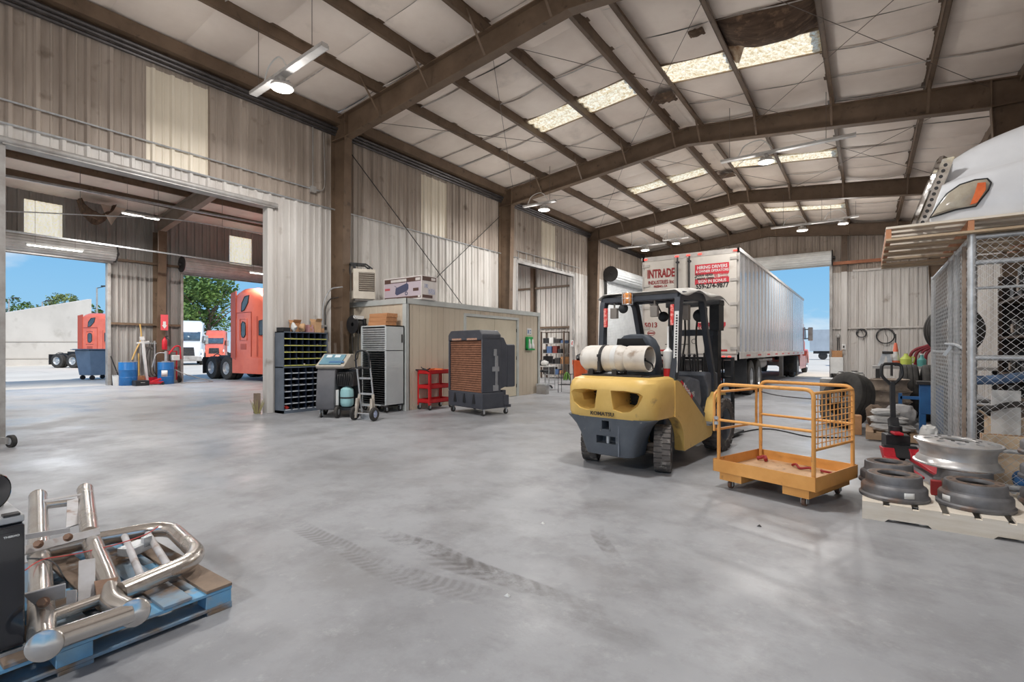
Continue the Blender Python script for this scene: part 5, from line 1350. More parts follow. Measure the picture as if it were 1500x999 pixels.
# ================================================================= sacks on a low pallet
sp = fl(1268,645); SPX, SPY = sp.x, sp.y
pallet('wood_pallet', 'low brown pallet under the grey sacks', (SPX, SPY, 0), .62, .95, 0, m_pine2, nb=5, notch=False, h=.13)
m_sack = mat('sack_grey', (200,198,196), .8, c2=(172,170,168), scale=4, bump=.5, bscale=16)
def sack(label, c, s, rz, seed, m=m_sack):
    b = MB(); b.sphere((0,0,0), (1,1,1), 28, 18); out = []
    for p in b.v:
        v = Vector(p); q = Vector((math.copysign(abs(v.x)**.6, v.x), math.copysign(abs(v.y)**.6, v.y), math.copysign(abs(v.z)**.8, v.z)))
        q = q + noise.noise_vector(v*2.6+Vector((seed,0,0)))*.20; q.z = max(q.z, -1.0)
        out.append((q.x*s[0]/2, q.y*s[1]/2, (q.z+1)*s[2]/2))
    b.v = out; o = build('sack', b, m, loc=c); o.rotation_euler = (0,0,rz); return tag(o, label, 'sack', 'sacks on the low pallet')
sack('lowest grey sack at the front of the low pallet', (SPX+.33, SPY+.26, .131), (.52,.34,.12), .06, 1)
sack('grey sack lying on the lowest front sack', (SPX+.28, SPY+.28, .245), (.46,.32,.11), -.08, 3)
sack('small rolled grey sack on the left of the pile', (SPX+.24, SPY+.32, .352), (.34,.28,.10), .12, 5)
sack('broad dark grey sack slumped on the right of the pile', (SPX+.44, SPY+.68, .132), (.40,.36,.36), -.1, 7, mat('sack_dark', (170,168,168), .8, c2=(140,138,138), scale=4, bump=.5, bscale=16))
sack('brown hairy sack at the back left of the pile', (SPX+.12, SPY+.72, .132), (.22,.30,.34), .1, 9, mat('sack_brown', (126,108,92), .95, c2=(92,76,64), scale=12, bump=.6))
sack('white sack on the floor right of the low pallet', (SPX+.72, SPY-.1, .0), (.18,.24,.30), .2, 12, m_white)
carton('cardboard_box', 'brown box behind the left end of the grey sacks', (SPX-.13, SPY+.62, 0), (.14,.22,.30), .1, m_card)
# ================================================================= rims, tyres, cabinet
m_rim = mat('old_steel_rim', (162,148,134), .6, metal=.4, c2=(124,110,98), scale=5, c3=(186,176,166), s3=8, t3=(.6,.7))
for i in range(4):
    t = thing('steel_rim', ('lowest','second','third','topmost')[i]+' old steel rim of the stack behind the sacks', 'wheel rim', (.34+(.02,-.01,.015,-.02)[i], 11.35, .205*i), i*1.1, 'stack of old steel rims')
    b = MB(); b.lathe([(.285,0),(.305,.004),(.305,.016),(.285,.024),(.262,.06),(.258,.12),(.27,.15),(.288,.182),(.304,.188),(.304,.200),(.284,.203),(.24,.15),(.245,.06)], seg=40, close=True); build('rim', b, m_rim, t)
    b = MB(); b.lathe([(.11,.11),(.11,.12),(.2,.10),(.248,.08),(.248,.07),(.2,.09)], seg=32, close=True); build('disc', b, m_rim, t)
def tyre(label, c, r, w, rot, group=None, name='truck_tyre'):
    t = thing(name, label, 'tyre', c, 0, group, rot=rot)
    b = MB(); b.lathe([(r*.58,-w*.38),(r*.62,-w*.46),(r*.78,-w*.52),(r*.92,-w*.48),(r*.985,-w*.40),(r,-w*.3),(r,-w*.17),(r*.975,-w*.16),(r*.975,-w*.12),(r,-w*.11),(r,w*.11),(r*.975,w*.12),(r*.975,w*.16),(r,w*.17),(r,w*.3),(r*.985,w*.40),(r*.92,w*.48),(r*.78,w*.52),(r*.62,w*.46),(r*.58,w*.38),(r*.66,w*.33),(r*.86,w*.3),(r*.9,0),(r*.86,-w*.3),(r*.66,-w*.33)], seg=56, close=True); build('casing', b, m_rubber, t)
    b = MB(); b.lathe([(r*.575,-w*.39),(r*.605,-w*.45),(r*.615,-w*.43),(r*.585,-w*.37)], seg=48, close=True); build('bead', b, m_black, t)
    return t
for i, (x, y) in enumerate(((.66,12.4),(.98,12.3),(1.30,12.4))):
    tyre(('left','middle','right')[i]+' upright truck tyre of the three behind the steel rims', (x, y, .53), .53, .28, (0,PI/2,0), 'upright truck tyres')
tyre('truck tyre leaning at an angle behind the orange cage mesh', (-.30, 10.55, .455), .50, .30, Vector((-.72,-.55,.30)).to_track_quat('Z','Y').to_euler())
tyre('black tyre hung high against the left side of the wire cage', (1.15, 10.8, 1.66), .40, .22, (R(90),0,R(25)))
b = MB(); b.bar((1.15,11.10,0),(1.15,11.10,2.1),.08); b.bar((1.15,11.1,1.72),(1.15,10.75,1.72),.05); b.bb((.95,11.0,0),(1.35,11.2,.03)); tag(build('hanger_post', b, m_dark), 'dark steel post holding the high tyre beside the cage', 'post')
gc = thing('low_cabinet', 'low grey metal cabinet behind the leaning tyre', 'cabinet', (-.36, 11.75, 0))
b = MB(); b.bb((-.40,-.25,.06),(.33,.28,.78)); build('body', b, m_grey, gc, bev=.01); b = MB(); b.bb((-.38,-.22,0),(.31,.24,.06)); build('plinth', b, m_dark, gc)
for z in (.12,.34,.56):
    b = MB(); b.bb((-.38,-.262,z),(.31,-.25,z+.2)); d = build('drawer', b, m_grey, gc, bev=.004); b = MB(); b.bar((-.15,-.275,z+.14),(.1,-.275,z+.14),.02); build('handle', b, m_dark, d)
for i, (x, y, r, h, m, lb) in enumerate(((-.2,11.65,.07,.16,m_white,'white plastic jar on the low grey cabinet'),(-.42,11.7,.06,.14,m_grey,'grey tin on the low grey cabinet'),(-.12,11.85,.08,.12,m_white,'squat white tub at the right end of the low grey cabinet'))):
    t = thing('jar', lb, 'jar', (x,y,.781)); b = MB(); b.lathe([(0,0),(r,0),(r,h*.8),(r*.7,h*.9),(0,h*.9)], seg=20); build('body', b, m, t); b = MB(); b.lathe([(0,h*.9),(r*.75,h*.9),(r*.75,h),(0,h)], seg=20); build('lid', b, m_dark, t)
bs = thing('blue_stand', 'blue steel equipment stand between tyres and wire cage', 'stand', (1.0, 10.62, 0))
m_blue = mat('machine_blue', (52,110,168), .45, c2=(42,92,146), scale=4)
b = MB(); b.bb((-.3,-.1,.30),(-.0,.1,.78)); b.bb((-.3,-.1,0),(-.22,.1,.3)); b.bb((-.08,-.1,0),(.0,.1,.3)); build('body', b, m_blue, bs, bev=.01)
b = MB(); b.bb((-.34,-.14,.78),(.04,.14,.83)); build('top', b, m_dark, bs)
b = MB(); b.bar((-.55,0,0),(-.55,0,.62),.05); b.bar((-.55,0,.55),(-.3,0,.55),.05); build('side_post', b, m_blue, bs)
# bench along the far right with odds and ends
wb = thing('work_bench', 'cluttered bench behind the upright tyres', 'bench', (1.0, 14.3, 0))
b = MB(); b.bb((-.9,-.35,.92),(1.3,.35,.98)); build('bench_top', b, m_grey, wb)
for x in (-.8,1.2):
    for y in (-.28,.28):
        b = MB(); b.bb((x-.04,y-.04,0),(x+.04,y+.04,.92)); build('leg', b, m_dark, wb)
b = MB(); b.bb((-.8,-.3,.25),(1.2,.3,.28)); build('lower_shelf', b, m_dark, wb)
BZ = .981
def at_bench(u): return onY(u, 14.3).x
t = thing('safety_cone', 'slim orange and white cone on the bench behind the pallet jack', 'cone', (at_bench(1312),14.3,BZ))
b = MB(); b.lathe([(0,.02),(.085,.02),(.03,.5),(.02,.52),(0,.52)], seg=20); build('cone', b, mat('cone_orange', (220,112,84), .5), t); b = MB(); b.lathe([(.074,.12),(.053,.32),(.048,.32),(.07,.12)], seg=20, close=True); build('white_band', b, m_white, t); b = MB(); b.bb((-.11,-.11,0),(.11,.11,.02)); build('base', b, m_black, t); b = MB(); b.cyl((0,0,.5),(0,0,.72),.012,seg=8); build('antenna', b, m_black, t)
t = thing('jug', 'yellow-green jug on the bench behind the tyres', 'jug', (at_bench(1327),14.25,BZ)); b = MB(); b.lathe([(0,0),(.1,0),(.11,.16),(.04,.24),(.035,.28),(0,.28)], seg=20); build('body', b, mat('jug_lime', (186,200,92), .5), t); b = MB(); b.tube(fillet([(.09,0,.2),(.15,0,.2),(.13,0,.08),(.1,0,.08)],.03),.014,6); build('handle', b, MATS['jug_lime'], t)
t = thing('jug', 'teal bottle on the bench right of the red pipes', 'jug', (at_bench(1350),14.25,BZ)); b = MB(); b.lathe([(0,0),(.08,0),(.085,.14),(.035,.2),(.03,.25),(0,.25)], seg=20); build('body', b, mat('teal_plastic', (84,150,146), .5), t); b = MB(); b.lathe([(0,.25),(.034,.25),(.034,.28),(0,.28)], seg=14); build('cap', b, m_white, t)
for i in range(4):
    b = MB(); x0 = at_bench(1334)+.09*i; b.tube(fillet([(x0,14.45,BZ+.001),(x0,14.45,BZ+.34),(x0+.42,14.45,BZ+.50)],.38,8),.032,10); tag(build('bent_pipe', b, mat('pipe_maroon', (140,40,52), .4, c2=(118,30,42), scale=6)), ('leftmost','second','third','rightmost')[i]+' of the four bent maroon pipes on the bench', 'pipe', 'bent maroon pipes')
t = thing('machine_vise', 'grey steel clamp frame on the bench left of the orange cone', 'vise', (at_bench(1300),14.25,BZ))
b = MB(); b.bar((-.14,0,0),(-.04,0,.34),.05,.08); b.bar((.06,0,0),(.0,0,.3),.05,.08); b.bb((-.18,-.1,0),(.12,.1,.04)); build('frame', b, m_galv, t); b = MB(); b.cyl((-.1,-.06,.3),(.1,-.06,.3),.03,seg=10); build('screw', b, m_dark, t)
# far wall bits
for u, v, r, lb in ((1262,488,.20,'small coil of black cable hung on the far wall girt'),(1297,492,.34,'large loop of black cable hung on the far wall girt')):
    p = onY(u, FARY-.145, v); t = thing('cable_coil', lb, 'cable', p); b = MB()
    for k in range(3): b.lathe([(r-.02*k+.011*math.cos(a), .011*math.sin(a)) for a in [2*PI*j/6 for j in range(6)]], (0,.02*k,-.01*k), (PI/2,0,0), 30, close=True)
    build('loops', b, m_black, t); b = MB(); b.bar((0,-.03,r-.02),(0,.085,r-.02),.02); build('hook', b, m_galv, t); b = MB(); b.tube(catmull([(-.02,-.02,r),(.0,-.03,.1),(.08,-.03,-.1),(.05,-.03,-r-.15)],5),.010,6); build('tail', b, m_black, t)
p = onY(1226, FARY-.45); t = thing('wall_cabinet', 'small white cabinet on legs beside the far truck door', 'cabinet', (p.x, FARY-.55, 0)); b = MB(); b.bb((-.25,-.2,.25),(.25,.2,1.0)); build('body', b, m_white, t, bev=.01)
for x in (-.2,.2):
    for y in (-.15,.15):
        b = MB(); b.bb((x-.02,y-.02,0),(x+.02,y+.02,.25)); build('leg', b, m_dark, t)
carton('cardboard_box', 'brown box on the white cabinet beside the far door', (p.x, FARY-.55, 1.001), (.4,.3,.3), .1, m_card, flaps=True)
p = onY(1236, FARY-.205, 508); t = thing('switch_box', 'white switch box on the post right of the far truck door', 'switch box', p); b = MB(); b.bb((-.08,-.06,-.13),(.08,0,.13)); build('box', b, m_white, t, bev=.008); b = MB(); b.bb((-.03,-.07,-.05),(.03,-.06,.05)); build('switch', b, m_dark, t)
p = onY(1228, FARY-.1, 503); t = thing('chain_hoist', 'grey chain fall hung on the wall by the far truck door', 'chain', p); b = MB(); b.sphere((0,-.06,.35),(.08,.05,.1),12,8); b.bar((0,-.06,.4),(0,.09,.4),.05); build('gear_head', b, m_grey, t); b = MB(); b.tube([(-.03,-.06,.3),(-.04,-.06,-.9)],.02,6); b.tube([(.03,-.06,.3),(.04,-.06,-.9)],.02,6); b.tube([(-.04,-.06,-.9),(.04,-.06,-.9)],.02,6); build('chain', b, m_dark, t)

# ================================================================= wire cage
CXX, CYF, CYB, CZT = .84, 6.64, 10.15, 2.48
cg = thing('wire_cage', 'galvanised chain-link storage cage on the right carrying pallets and a truck hood', 'cage', (CXX, CYF, 0))
def pipe(p, q, r, name='rail'):
    b = MB(); b.cyl(p, q, r, seg=12); return build(name, b, m_galv, cg)
CW = 2.30-CXX; CD = CYB-CYF
for x, y, r in ((0,0,.036),(CW,0,.036),(0,CD,.03),(0,1.02,.028),(0,1.50,.028),(CW,CD,.03)): pipe((x,y,0),(x,y,CZT), r, 'post')
b = MB(); b.bb((-.06,.06,0),(-.035,.12,CZT-.1)); build('brown_post', b, mat('post_tan', (150,134,120), .6, c2=(120,104,92), scale=6), cg)
for z, r in ((CZT-.03,.026),(2.20,.026),(1.95,.014),(1.27,.026),(.38,.022),(.04,.024)): pipe((0,0,z),(CW,0,z), r)
for z, r in ((CZT-.03,.026),(1.32,.018),(.06,.02)): pipe((0,0,z),(0,CD,z), r)
b = MB(); b.tube(fillet([(-.05,1.5,1.42),(-.06,.5,1.40),(-.05,.1,1.36)],.1),.016,8); b.bar((-.05,.95,1.40),(-.12,.95,1.28),.03); build('latch_bar', b, m_galv, cg)
def chainlink(name, origin, du, W, H, D=.072, r=.0024):
    "woven diamond wire: zigzag wires in the plane du x Z"
    b = MB(); du = Vector(du); n = int(W/(D/2)); m = int(H/(D/2)); nrm = du.cross(Vector((0,0,1)))
    for i in range(n+1):
        pts = []
        for j in range(m+1):
            a = (i*D/2) + (D/4 if (i+j) % 2 else -D/4)
            pts.append(Vector(origin) + du*a + Vector((0,0,j*D/2)) + nrm*(.0015 if j % 2 else -.0015))
        b.tube(pts, r, 4, cap=False)
    o = build(name, b, mat('bright_wire', (224,226,228), .35, metal=.45, c2=(200,202,204), scale=9), cg, fix=False); return o
chainlink('chain_link', (0,-.03,.05), (1,0,0), CW, CZT-.08)
chainlink('chain_link', (-.03,CD,.05), (0,-1,0), CD, CZT-.08, .10, .0019)
# contents
rk = thing('storage_rack', 'dark steel rack packed with parts inside the wire cage', 'rack', (1.55, 7.95, 0))
b = MB(); b.bb((.70,-.4,0),(.73,2.1,2.4)); b.bb((0,2.08,0),(.7,2.1,2.4)); build('dark_backdrop', b, mat('rack_dark_brown', (62,56,54), .7, c2=(46,42,40), scale=4), rk)  # dark sheet added as a backdrop so the pale wall stays hidden
for z in (.5,1.0,1.5,2.0):
    b = MB(); b.bb((0,-.4,z),(.7,2.08,z+.03)); build('shelf', b, m_shelf, rk)
for x in (.0,.66):
    for y in (-.4,2.04):
        b = MB(); b.bb((x,y,0),(x+.04,y+.04,2.4)); build('upright', b, m_shelf, rk)
rnd = random.Random(21); cols = [m_black, m_dark, m_rubber, m_dark, m_shelf, MATS['rack_dark_brown'], m_rim, m_black]; cw_ = ['black','dark grey','rubber-black','charcoal','brown','dark brown','rusty grey','black']
for iz, z in enumerate((.53,1.03,1.53,2.03)):
    y = -.3; nth = 0
    while y < 1.65:
        nth += 1
        k = rnd.randrange(8); l = .2+.25*rnd.random(); h = .15+.25*rnd.random(); kind = rnd.random()
        lb = '%s part, %s from the near end on the %s rack shelf in the cage' % (cw_[k], ('zeroth','first','second','third','fourth','fifth','sixth','seventh','eighth','ninth')[nth], ('lowest','second','third','top')[iz])
        c = (1.55+.36, 7.95+y+l/2, z+.001)
        if kind < .4:
            t = thing('spare_part', lb, 'part', c, 0, 'parts on the rack in the cage'); b = MB(); b.lathe([(l*.25,0),(l*.5,.0),(l*.5,h*.5),(l*.4,h*.6),(l*.4,h),(l*.25,h)], seg=20, close=True); build('housing', b, cols[k], t)
            b = MB(); b.cyl((-.3,0,h*.3),(-.1,0,h*.3),l*.25,seg=12); build('flange', b, cols[(k+1)%8], t)
        else:
            t = thing('spare_part', lb, 'part', c, 0, 'parts on the rack in the cage'); b = MB(); b.bb((-.3,-l*.36,0),(.28,l*.36,h)); build('housing', b, cols[k], t, bev=.02)
            b = MB(); b.bb((-.32,-l*.2,h*.2),(-.3,l*.2,h*.7)); build('cover', b, cols[(k+3)%8], t, bev=.006)
        y += l+.06
tyre('black tyre lying on the floor at the back left inside the cage', (1.22,9.0,.13), .32, .24, (0,0,0))
tyre('black tyre lying on another tyre inside the cage', (1.24,9.02,.375), .32, .24, (0,0,0))
carton('cardboard_box', 'large tan carton standing inside the cage behind the mesh', (1.22,7.36,0), (.34,.32,.62), 0, mat('tan_carton', (218,196,168), .8, c2=(202,178,148), scale=5), flaps=True)
carton('cardboard_box', 'flat tan carton in front of the large one inside the cage', (1.14,6.95,0), (.46,.22,.33), 0, MATS['tan_carton'])
carton('cardboard_box', 'tan carton lying on the flat one inside the cage', (1.12,6.95,.331), (.34,.18,.16), 0, MATS['tan_carton'])
carton('white_panel_box', 'flat white board box standing in front of the large tan carton inside the cage', (1.16,7.13,.0), (.22,.04,.93), 0, m_white, tape=False)
crumple('blue_bag', 'crumpled blue and white bag near the bottom of the cage', (1.24,6.76,.001), (.1,.06,.1), m_blue, 'bag', 14)
b = MB(); b.tube(catmull([(.95,7.25,1.02),(1.15,7.1,1.05),(1.4,6.95,1.12),(1.6,6.9,1.2)],6),.05,10); t = tag(build('blue_hose', b, mat('hose_blue', (70,98,132), .5)), 'thick blue hose lying across the parts inside the cage', 'hose')
b = MB(); b.tube(catmull([(1.0,7.10,.72),(1.2,7.0,.80),(1.35,6.88,.78),(1.55,6.84,.6),(1.7,6.84,.45)],6),.03,8); tag(build('black_hose', b, m_rubber), 'black hose curving over the cartons inside the cage', 'hose')
for i, (x, y, r, z) in enumerate(((1.05,8.0,.16,.0),(1.1,8.35,.18,.0),(1.06,8.05,.15,.31),(1.1,8.4,.16,.36))):
    t = thing('coil_spring', ('front lower','rear lower','front upper','rear upper')[i]+' dark round casting stacked inside the cage', 'casting', (x,y,z), 0, 'round castings inside the cage'); b = MB(); b.lathe([(r*.4,0),(r,0),(r,.1),(r*.8,.14),(r*.8,.24),(r*.95,.26),(r*.95,.3),(r*.4,.3)], seg=24, close=True); build('body', b, m_dark, t); b = MB(); b.lathe([(r*.3,.30),(r*.6,.30),(r*.6,.305),(r*.3,.305)], seg=20, close=True); build('face', b, m_rim, t)
    t.name = 'round_casting'
b = MB(); corr(b, 'X', 1.50, 7.35, 7.95, 1.55, 2.15, -1, .1, .02, .01); tag(build('corrugated_sheet', b, m_low), 'white corrugated sheet hanging in front of the rack inside the cage', 'sheet')

# ================================================================= pallets and hood on the cage
HP = thing('long_pallet', 'wide raw timber pallet resting on top of the wire cage', 'pallet', (.16, 6.53, CZT))
PLX, PLY = 1.98, 2.25
def boards(z, ys, w, m, nm):
    for y in ys:
        b = MB(); b.bb((0,y,z),(PLX,y+w,z+.022)); build(nm, b, m, HP)
boards(.002, (0,.46,.92,1.38,1.80,PLY-.14), .14, mat('under_pine', (196,176,150), .8, c2=(168,146,120), scale=3, stretch=(.6,5,5)), 'bottom_board')
boards(.125, (0,.26,.52,.78,1.04,1.30,1.56,1.82,PLY-.14), .14, m_pine, 'deck_board')
for x in (.0,.64,1.28,1.93):
    b = MB(); b.bb((x,0.005,.025),(x+.045,PLY-.005,.124)); build('stringer', b, mat('red_pine', (196,140,104), .75, c2=(170,112,78), scale=4), HP)
m_hood = mat('hood_white', (222,224,228), .28, c2=(210,212,216), scale=2, coat=.3)
hx0, hz0 = .38, CZT+.149
hd_ = thing('truck_hood', 'white fibreglass truck hood with headlight and chrome grille on the high pallet', 'truck hood', (0,0,0))
def hsec(x, top, lean):
    "half section from near edge to far edge at station x"
    h = top; pts = []
    for y, z in ((6.60,.0),(6.575,.12),(6.575,.30),(6.60,.44),(6.66,.50),(6.78,.53),(6.86,.60),(6.93,.80),(7.02,.92),(7.18,.985),(7.45,1.0)):
        pts.append((y, z if z <= .5 else z))
    full = pts + [(2*7.55-y, z) for y, z in reversed(pts)]
    out = []
    for y, z in full:
        zz = hz0 + z*h
        out.append((x + lean*z*h, y, zz))
    return out
secs = [hsec(.50,.76,.30), hsec(.56,.80,.28), hsec(.78,.90,.17), hsec(1.1,1.0,.10), hsec(1.5,1.09,.04), hsec(1.9,1.15,0), hsec(2.02,1.16,0)]
b = MB(); n = len(secs[0]); vs = [p for r in secs for p in r]; fs = [(i*n+k, i*n+k+1, (i+1)*n+k+1, (i+1)*n+k) for i in range(len(secs)-1) for k in range(n-1)]; b.add(vs, fs); build('shell', b, m_hood, hd_, sub=2, solid=.012)
# chrome grille: leaning frame with bars, facing -X
def gp_(y, z): return (.40 + .34*z, y, hz0+z)
b = MB()
b.tube(fillet([gp_(6.80,.01), gp_(6.80,.58), gp_(6.95,.74), gp_(8.13,.74), gp_(8.28,.58), gp_(8.28,.01)],.10,5), .045, 8)
fr_ = build('grille_surround', b, m_chrome, hd_)
b = MB()
for y_, d_ in ((6.765,0),): b.loft([[(.40+.34*z+dx, y_+dy, hz0+z) for z in (.0,.2,.4,.6,.68)] + [(.52+.30*z+dx, y_-.02+dy, hz0+z) for z in (.68,.6,.4,.2,.0)] for dx, dy in ((0,0),(0,.02))])
build('grille_side', b, m_chrome, hd_)
b = MB()
for k in range(11):
    z = .05+.056*k; c_ = Vector((.455+.325*z, 6.752, hz0+z)); b.lathe([(0,-.003),(.017,-.003),(.017,.003),(0,.003)], c_, (PI/2,0,0), 10)
build('side_holes', b, m_dark, fr_)
for k in range(9):
    z = .06+.070*k; b = MB()
    b.bar(gp_(6.82,z), gp_(8.26,z), .05, .014, up=(.3,0,1)); build('grille_bar', b, m_chrome, hd_)
b = MB()
for k in range(12): b.bar((.43,6.90+.12*k,hz0+.03), (.43+.34*.68,6.90+.12*k,hz0+.68), .012, .01)
build('grille_mesh', b, m_dark, hd_)
# headlight on the near side
lens = [(1362,319),(1374,301),(1387,284),(1406,271),(1428,264),(1446,262),(1451,268),(1447,279),(1429,302),(1400,307),(1378,314)]
LP = [onY(u, 6.57, v) for u, v in lens]; cxl = sum(p.x for p in LP)/len(LP); czl = sum(p.z for p in LP)/len(LP)
m_hl = mat('headlight_lens', (176,168,152), .15, c2=(140,128,112), scale=5, coat=.5)
b = MB(); b.loft([[(p.x, 6.60, p.z) for p in LP], [(p.x, 6.562, p.z) for p in LP], [(cxl+(p.x-cxl)*.8, 6.548, czl+(p.z-czl)*.8) for p in LP]]); hl = build('headlight', b, m_hl, hd_)
b = MB(); b.tube([(p.x, 6.566, p.z) for p in LP], .010, 6, closed=True); build('headlight_seal', b, m_black, hl)
AMB = [onY(u, 6.545, v) for u, v in ((1421,300),(1428,282),(1432,268),(1444,267),(1444,278),(1431,297))]
b = MB(); b.loft([[(p.x, 6.552, p.z) for p in AMB], [(p.x, 6.540, p.z) for p in AMB]]); build('turn_lens', b, mat('amber_lens', (226,120,72), .2, c2=(206,96,56), scale=9), hl)
# ================================================================= left foreground: blue pallet, bumper guard, fridge
m_bluew = mat('pallet_blue', (104,168,212), .75, c2=(126,160,182), scale=5, c3=(168,158,146), s3=9, t3=(.52,.66), bump=.1)
m_bluew2= mat('pallet_blue_worn', (138,150,158), .8, c2=(120,158,190), scale=4, c3=(132,112,94), s3=5, t3=(.48,.62), bump=.1)
m_brnw  = mat('pallet_brown', (140,122,106), .8, c2=(112,96,84), scale=5, c3=(150,160,170), s3=8, t3=(.62,.72), bump=.1)
bp = thing('blue_pallet', 'worn blue block pallet under the chrome bumper guard', 'pallet', (-2.72, 1.30, 0))
SX, SY = 1.22, 1.20
def bpart(nm, a, b_, m): 
    q = MB(); q.bb(a, b_); return build(nm, q, m, bp, bev=.003)
for y in (0,.575,SY-.12): bpart('bottom_board', (-SX,-y-.12,.0),(0,-y,.018), m_bluew2)
for x in (0,.52,SX-.13): bpart('bottom_board', (-x-.13,-SY,.018),(-x,0,.034), m_bluew2)
for x in (0,.54,SX-.12):
    for y in (0,.575,SY-.13): bpart('block', (-x-.10-.001,-y-.13+.005,.034),(-x-.001,-y-.003,.098), m_bluew)
for x in (0,.53,SX-.13): bpart('stringer_board', (-x-.13,-SY,.098),(-x,0,.114), m_bluew)
for k, y in enumerate((0,.19,.37,.55,.73,.91,SY-.13)): bpart('deck_board', (-SX,-y-.125,.114),(0.002,-y,.130), (m_brnw, m_bluew2, m_brnw, m_bluew2, m_brnw, m_bluew2, m_brnw)[k])
# bumper guard
m_ss = mat('stainless', (212,208,203), .24, metal=.88, c2=(184,176,168), scale=3.5, rvar=.08, c3=(150,124,104), s3=6, t3=(.66,.8))
m_steel_w = mat('white_plate', (196,196,200), .5, metal=.2, c2=(170,166,164), scale=6, c3=(140,108,88), s3=7, t3=(.62,.74))
bg_ = thing('bumper_guard', 'big stainless tube bumper guard lying on the blue pallet', 'bumper guard', (0,0,0))
def zz(x, y, z): return tuple(fl(x/3.234, 690+y/3.234, z))
def tubep(nm, pts, r, fr=.0, seg=18, m=m_ss, n=7):
    b = MB(); b.tube(fillet(pts, fr, n) if fr else pts, r, seg); return build(nm, b, m, bg_)
ZT = .19
tubep('post_tube', [zz(200,815,ZT), zz(188,385,ZT), ], .047)
b = MB(); c = Vector(zz(188,385,ZT)); b.sphere(c, .0475, 18, 10); build('post_elbow', b, m_ss, bg_)
tubep('loop_tube', [zz(225,375,ZT+.01), zz(430,330,ZT+.01), zz(800,262,ZT+.02), zz(958,408,ZT+.02), zz(575,572,ZT+.01)], .045, .16)
tubep('middle_post', [zz(437,345,ZT+.02), zz(515,535,ZT), zz(535,630,ZT-.01), zz(615,668,ZT-.0)], .049, .06)
tubep('bottom_tube', [zz(235,805,ZT), zz(620,672,ZT)], .043)
tubep('inner_tube', [zz(250,688,ZT-.005), zz(480,606,ZT-.005)], .026)
for q, s in (((213,822),1),((636,668),1)):
    c = Vector(zz(q[0],q[1],ZT)); d = Vector((.93,-.36,.12)).normalized()
    b = MB(); b.lathe([(0,.014),(.038,.012),(.058,.004),(.061,-.004),(.054,-.018),(0,-.018)], c + d*.012, d.to_track_quat('Z','Y').to_matrix(), 28); build('end_cap', b, m_ss, bg_)
for a, b_ in (((590,310),(668,500)),((700,298),(805,462))): tubep('rung', [zz(*a,ZT+.015), zz(*b_,ZT+.015)], .018, 0, 12, m_steel_w)
# wing section further left
tubep('wing_tube', [zz(180,120,.28), zz(184,400,.20)], .050); b = MB(); b.sphere(Vector(zz(180,120,.28)), .052, 18, 10); build('tube_cap', b, m_ss, bg_)
tubep('wing_tube', [zz(403,88,.28), zz(424,300,.22)], .048); b = MB(); b.sphere(Vector(zz(403,88,.28)), .050, 18, 10); build('tube_cap', b, m_ss, bg_)
tubep('cross_tube', [zz(205,165,.27), zz(395,142,.27)], .024)
def plate(nm, c4, t, m=m_steel_w):
    P = [Vector(p) for p in c4]; n_ = (P[1]-P[0]).cross(P[3]-P[0]).normalized()*t
    b = MB(); b.loft([P, [p+n_ for p in P]]); return build(nm, b, m, bg_, bev=.003)
plate('thin_strap', [zz(205,135,.31), zz(392,104,.31), zz(392,112,.30), zz(205,146,.30)], .004)
plate('mount_plate', [zz(318,140,.30), zz(372,126,.30), zz(372,250,.22), zz(312,268,.22)], .010)
plate('flat_bar', [zz(118,352,.30), zz(474,266,.29), zz(476,300,.25), zz(118,396,.26)], .012)
plate('flat_bar', [zz(118,300,.30), zz(330,268,.30), zz(332,290,.27), zz(118,326,.27)], .010)
plate('bracket_plate', [zz(105,588,.30), zz(312,536,.30), zz(312,600,.23), zz(160,634,.23)], .010)
plate('mount_plate', [zz(372,424,.30), zz(452,410,.30), zz(450,630,.17), zz(366,664,.17)], .010)
plate('bracket_plate', [zz(312,566,.24), zz(362,560,.24), zz(362,640,.175), zz(312,652,.175)], .012)
plate('hinge_plate', [zz(445,520,.24), zz(560,500,.24), zz(540,560,.21), zz(455,590,.21)], .012, mat('rusty_plate', (158,128,108), .6, metal=.3, c2=(120,92,76), scale=7))
for q in ((182,347),(322,314),(205,622)):
    c = Vector(zz(q[0],q[1],.30 if q[1] < 500 else .26)); b = MB(); b.cyl(c, c+Vector((.02,-.012,.012)), .016, seg=6); b.cyl(c-Vector((.004,-.002,.002)), c, .022, seg=16); build('bolt', b, MATS['rusty_plate'], bg_)
b = MB(); c = Vector(zz(640,365,ZT)); b.box(c, (.1,.14,.05), .5); b.box(c+Vector((.02,.05,.03)), (.03,.05,.06), .3); build('latch_block', b, m_galv, bg_, bev=.006)
b = MB(); b.tube(catmull([zz(118,470,.24), zz(200,420,.245), zz(330,398,.24), zz(450,372,.245), zz(560,345,.24), zz(690,300,.24), zz(750,262,.25)],6), .003, 6); build('red_wire', b, mat('wire_red', (190,70,66), .5), bg_)
b = MB(); b.tube(catmull([zz(130,415,.24), zz(215,418,.24), zz(268,445,.23), zz(300,500,.2), zz(322,530,.15)],6), .004, 6); build('black_wire', b, m_black, bg_)
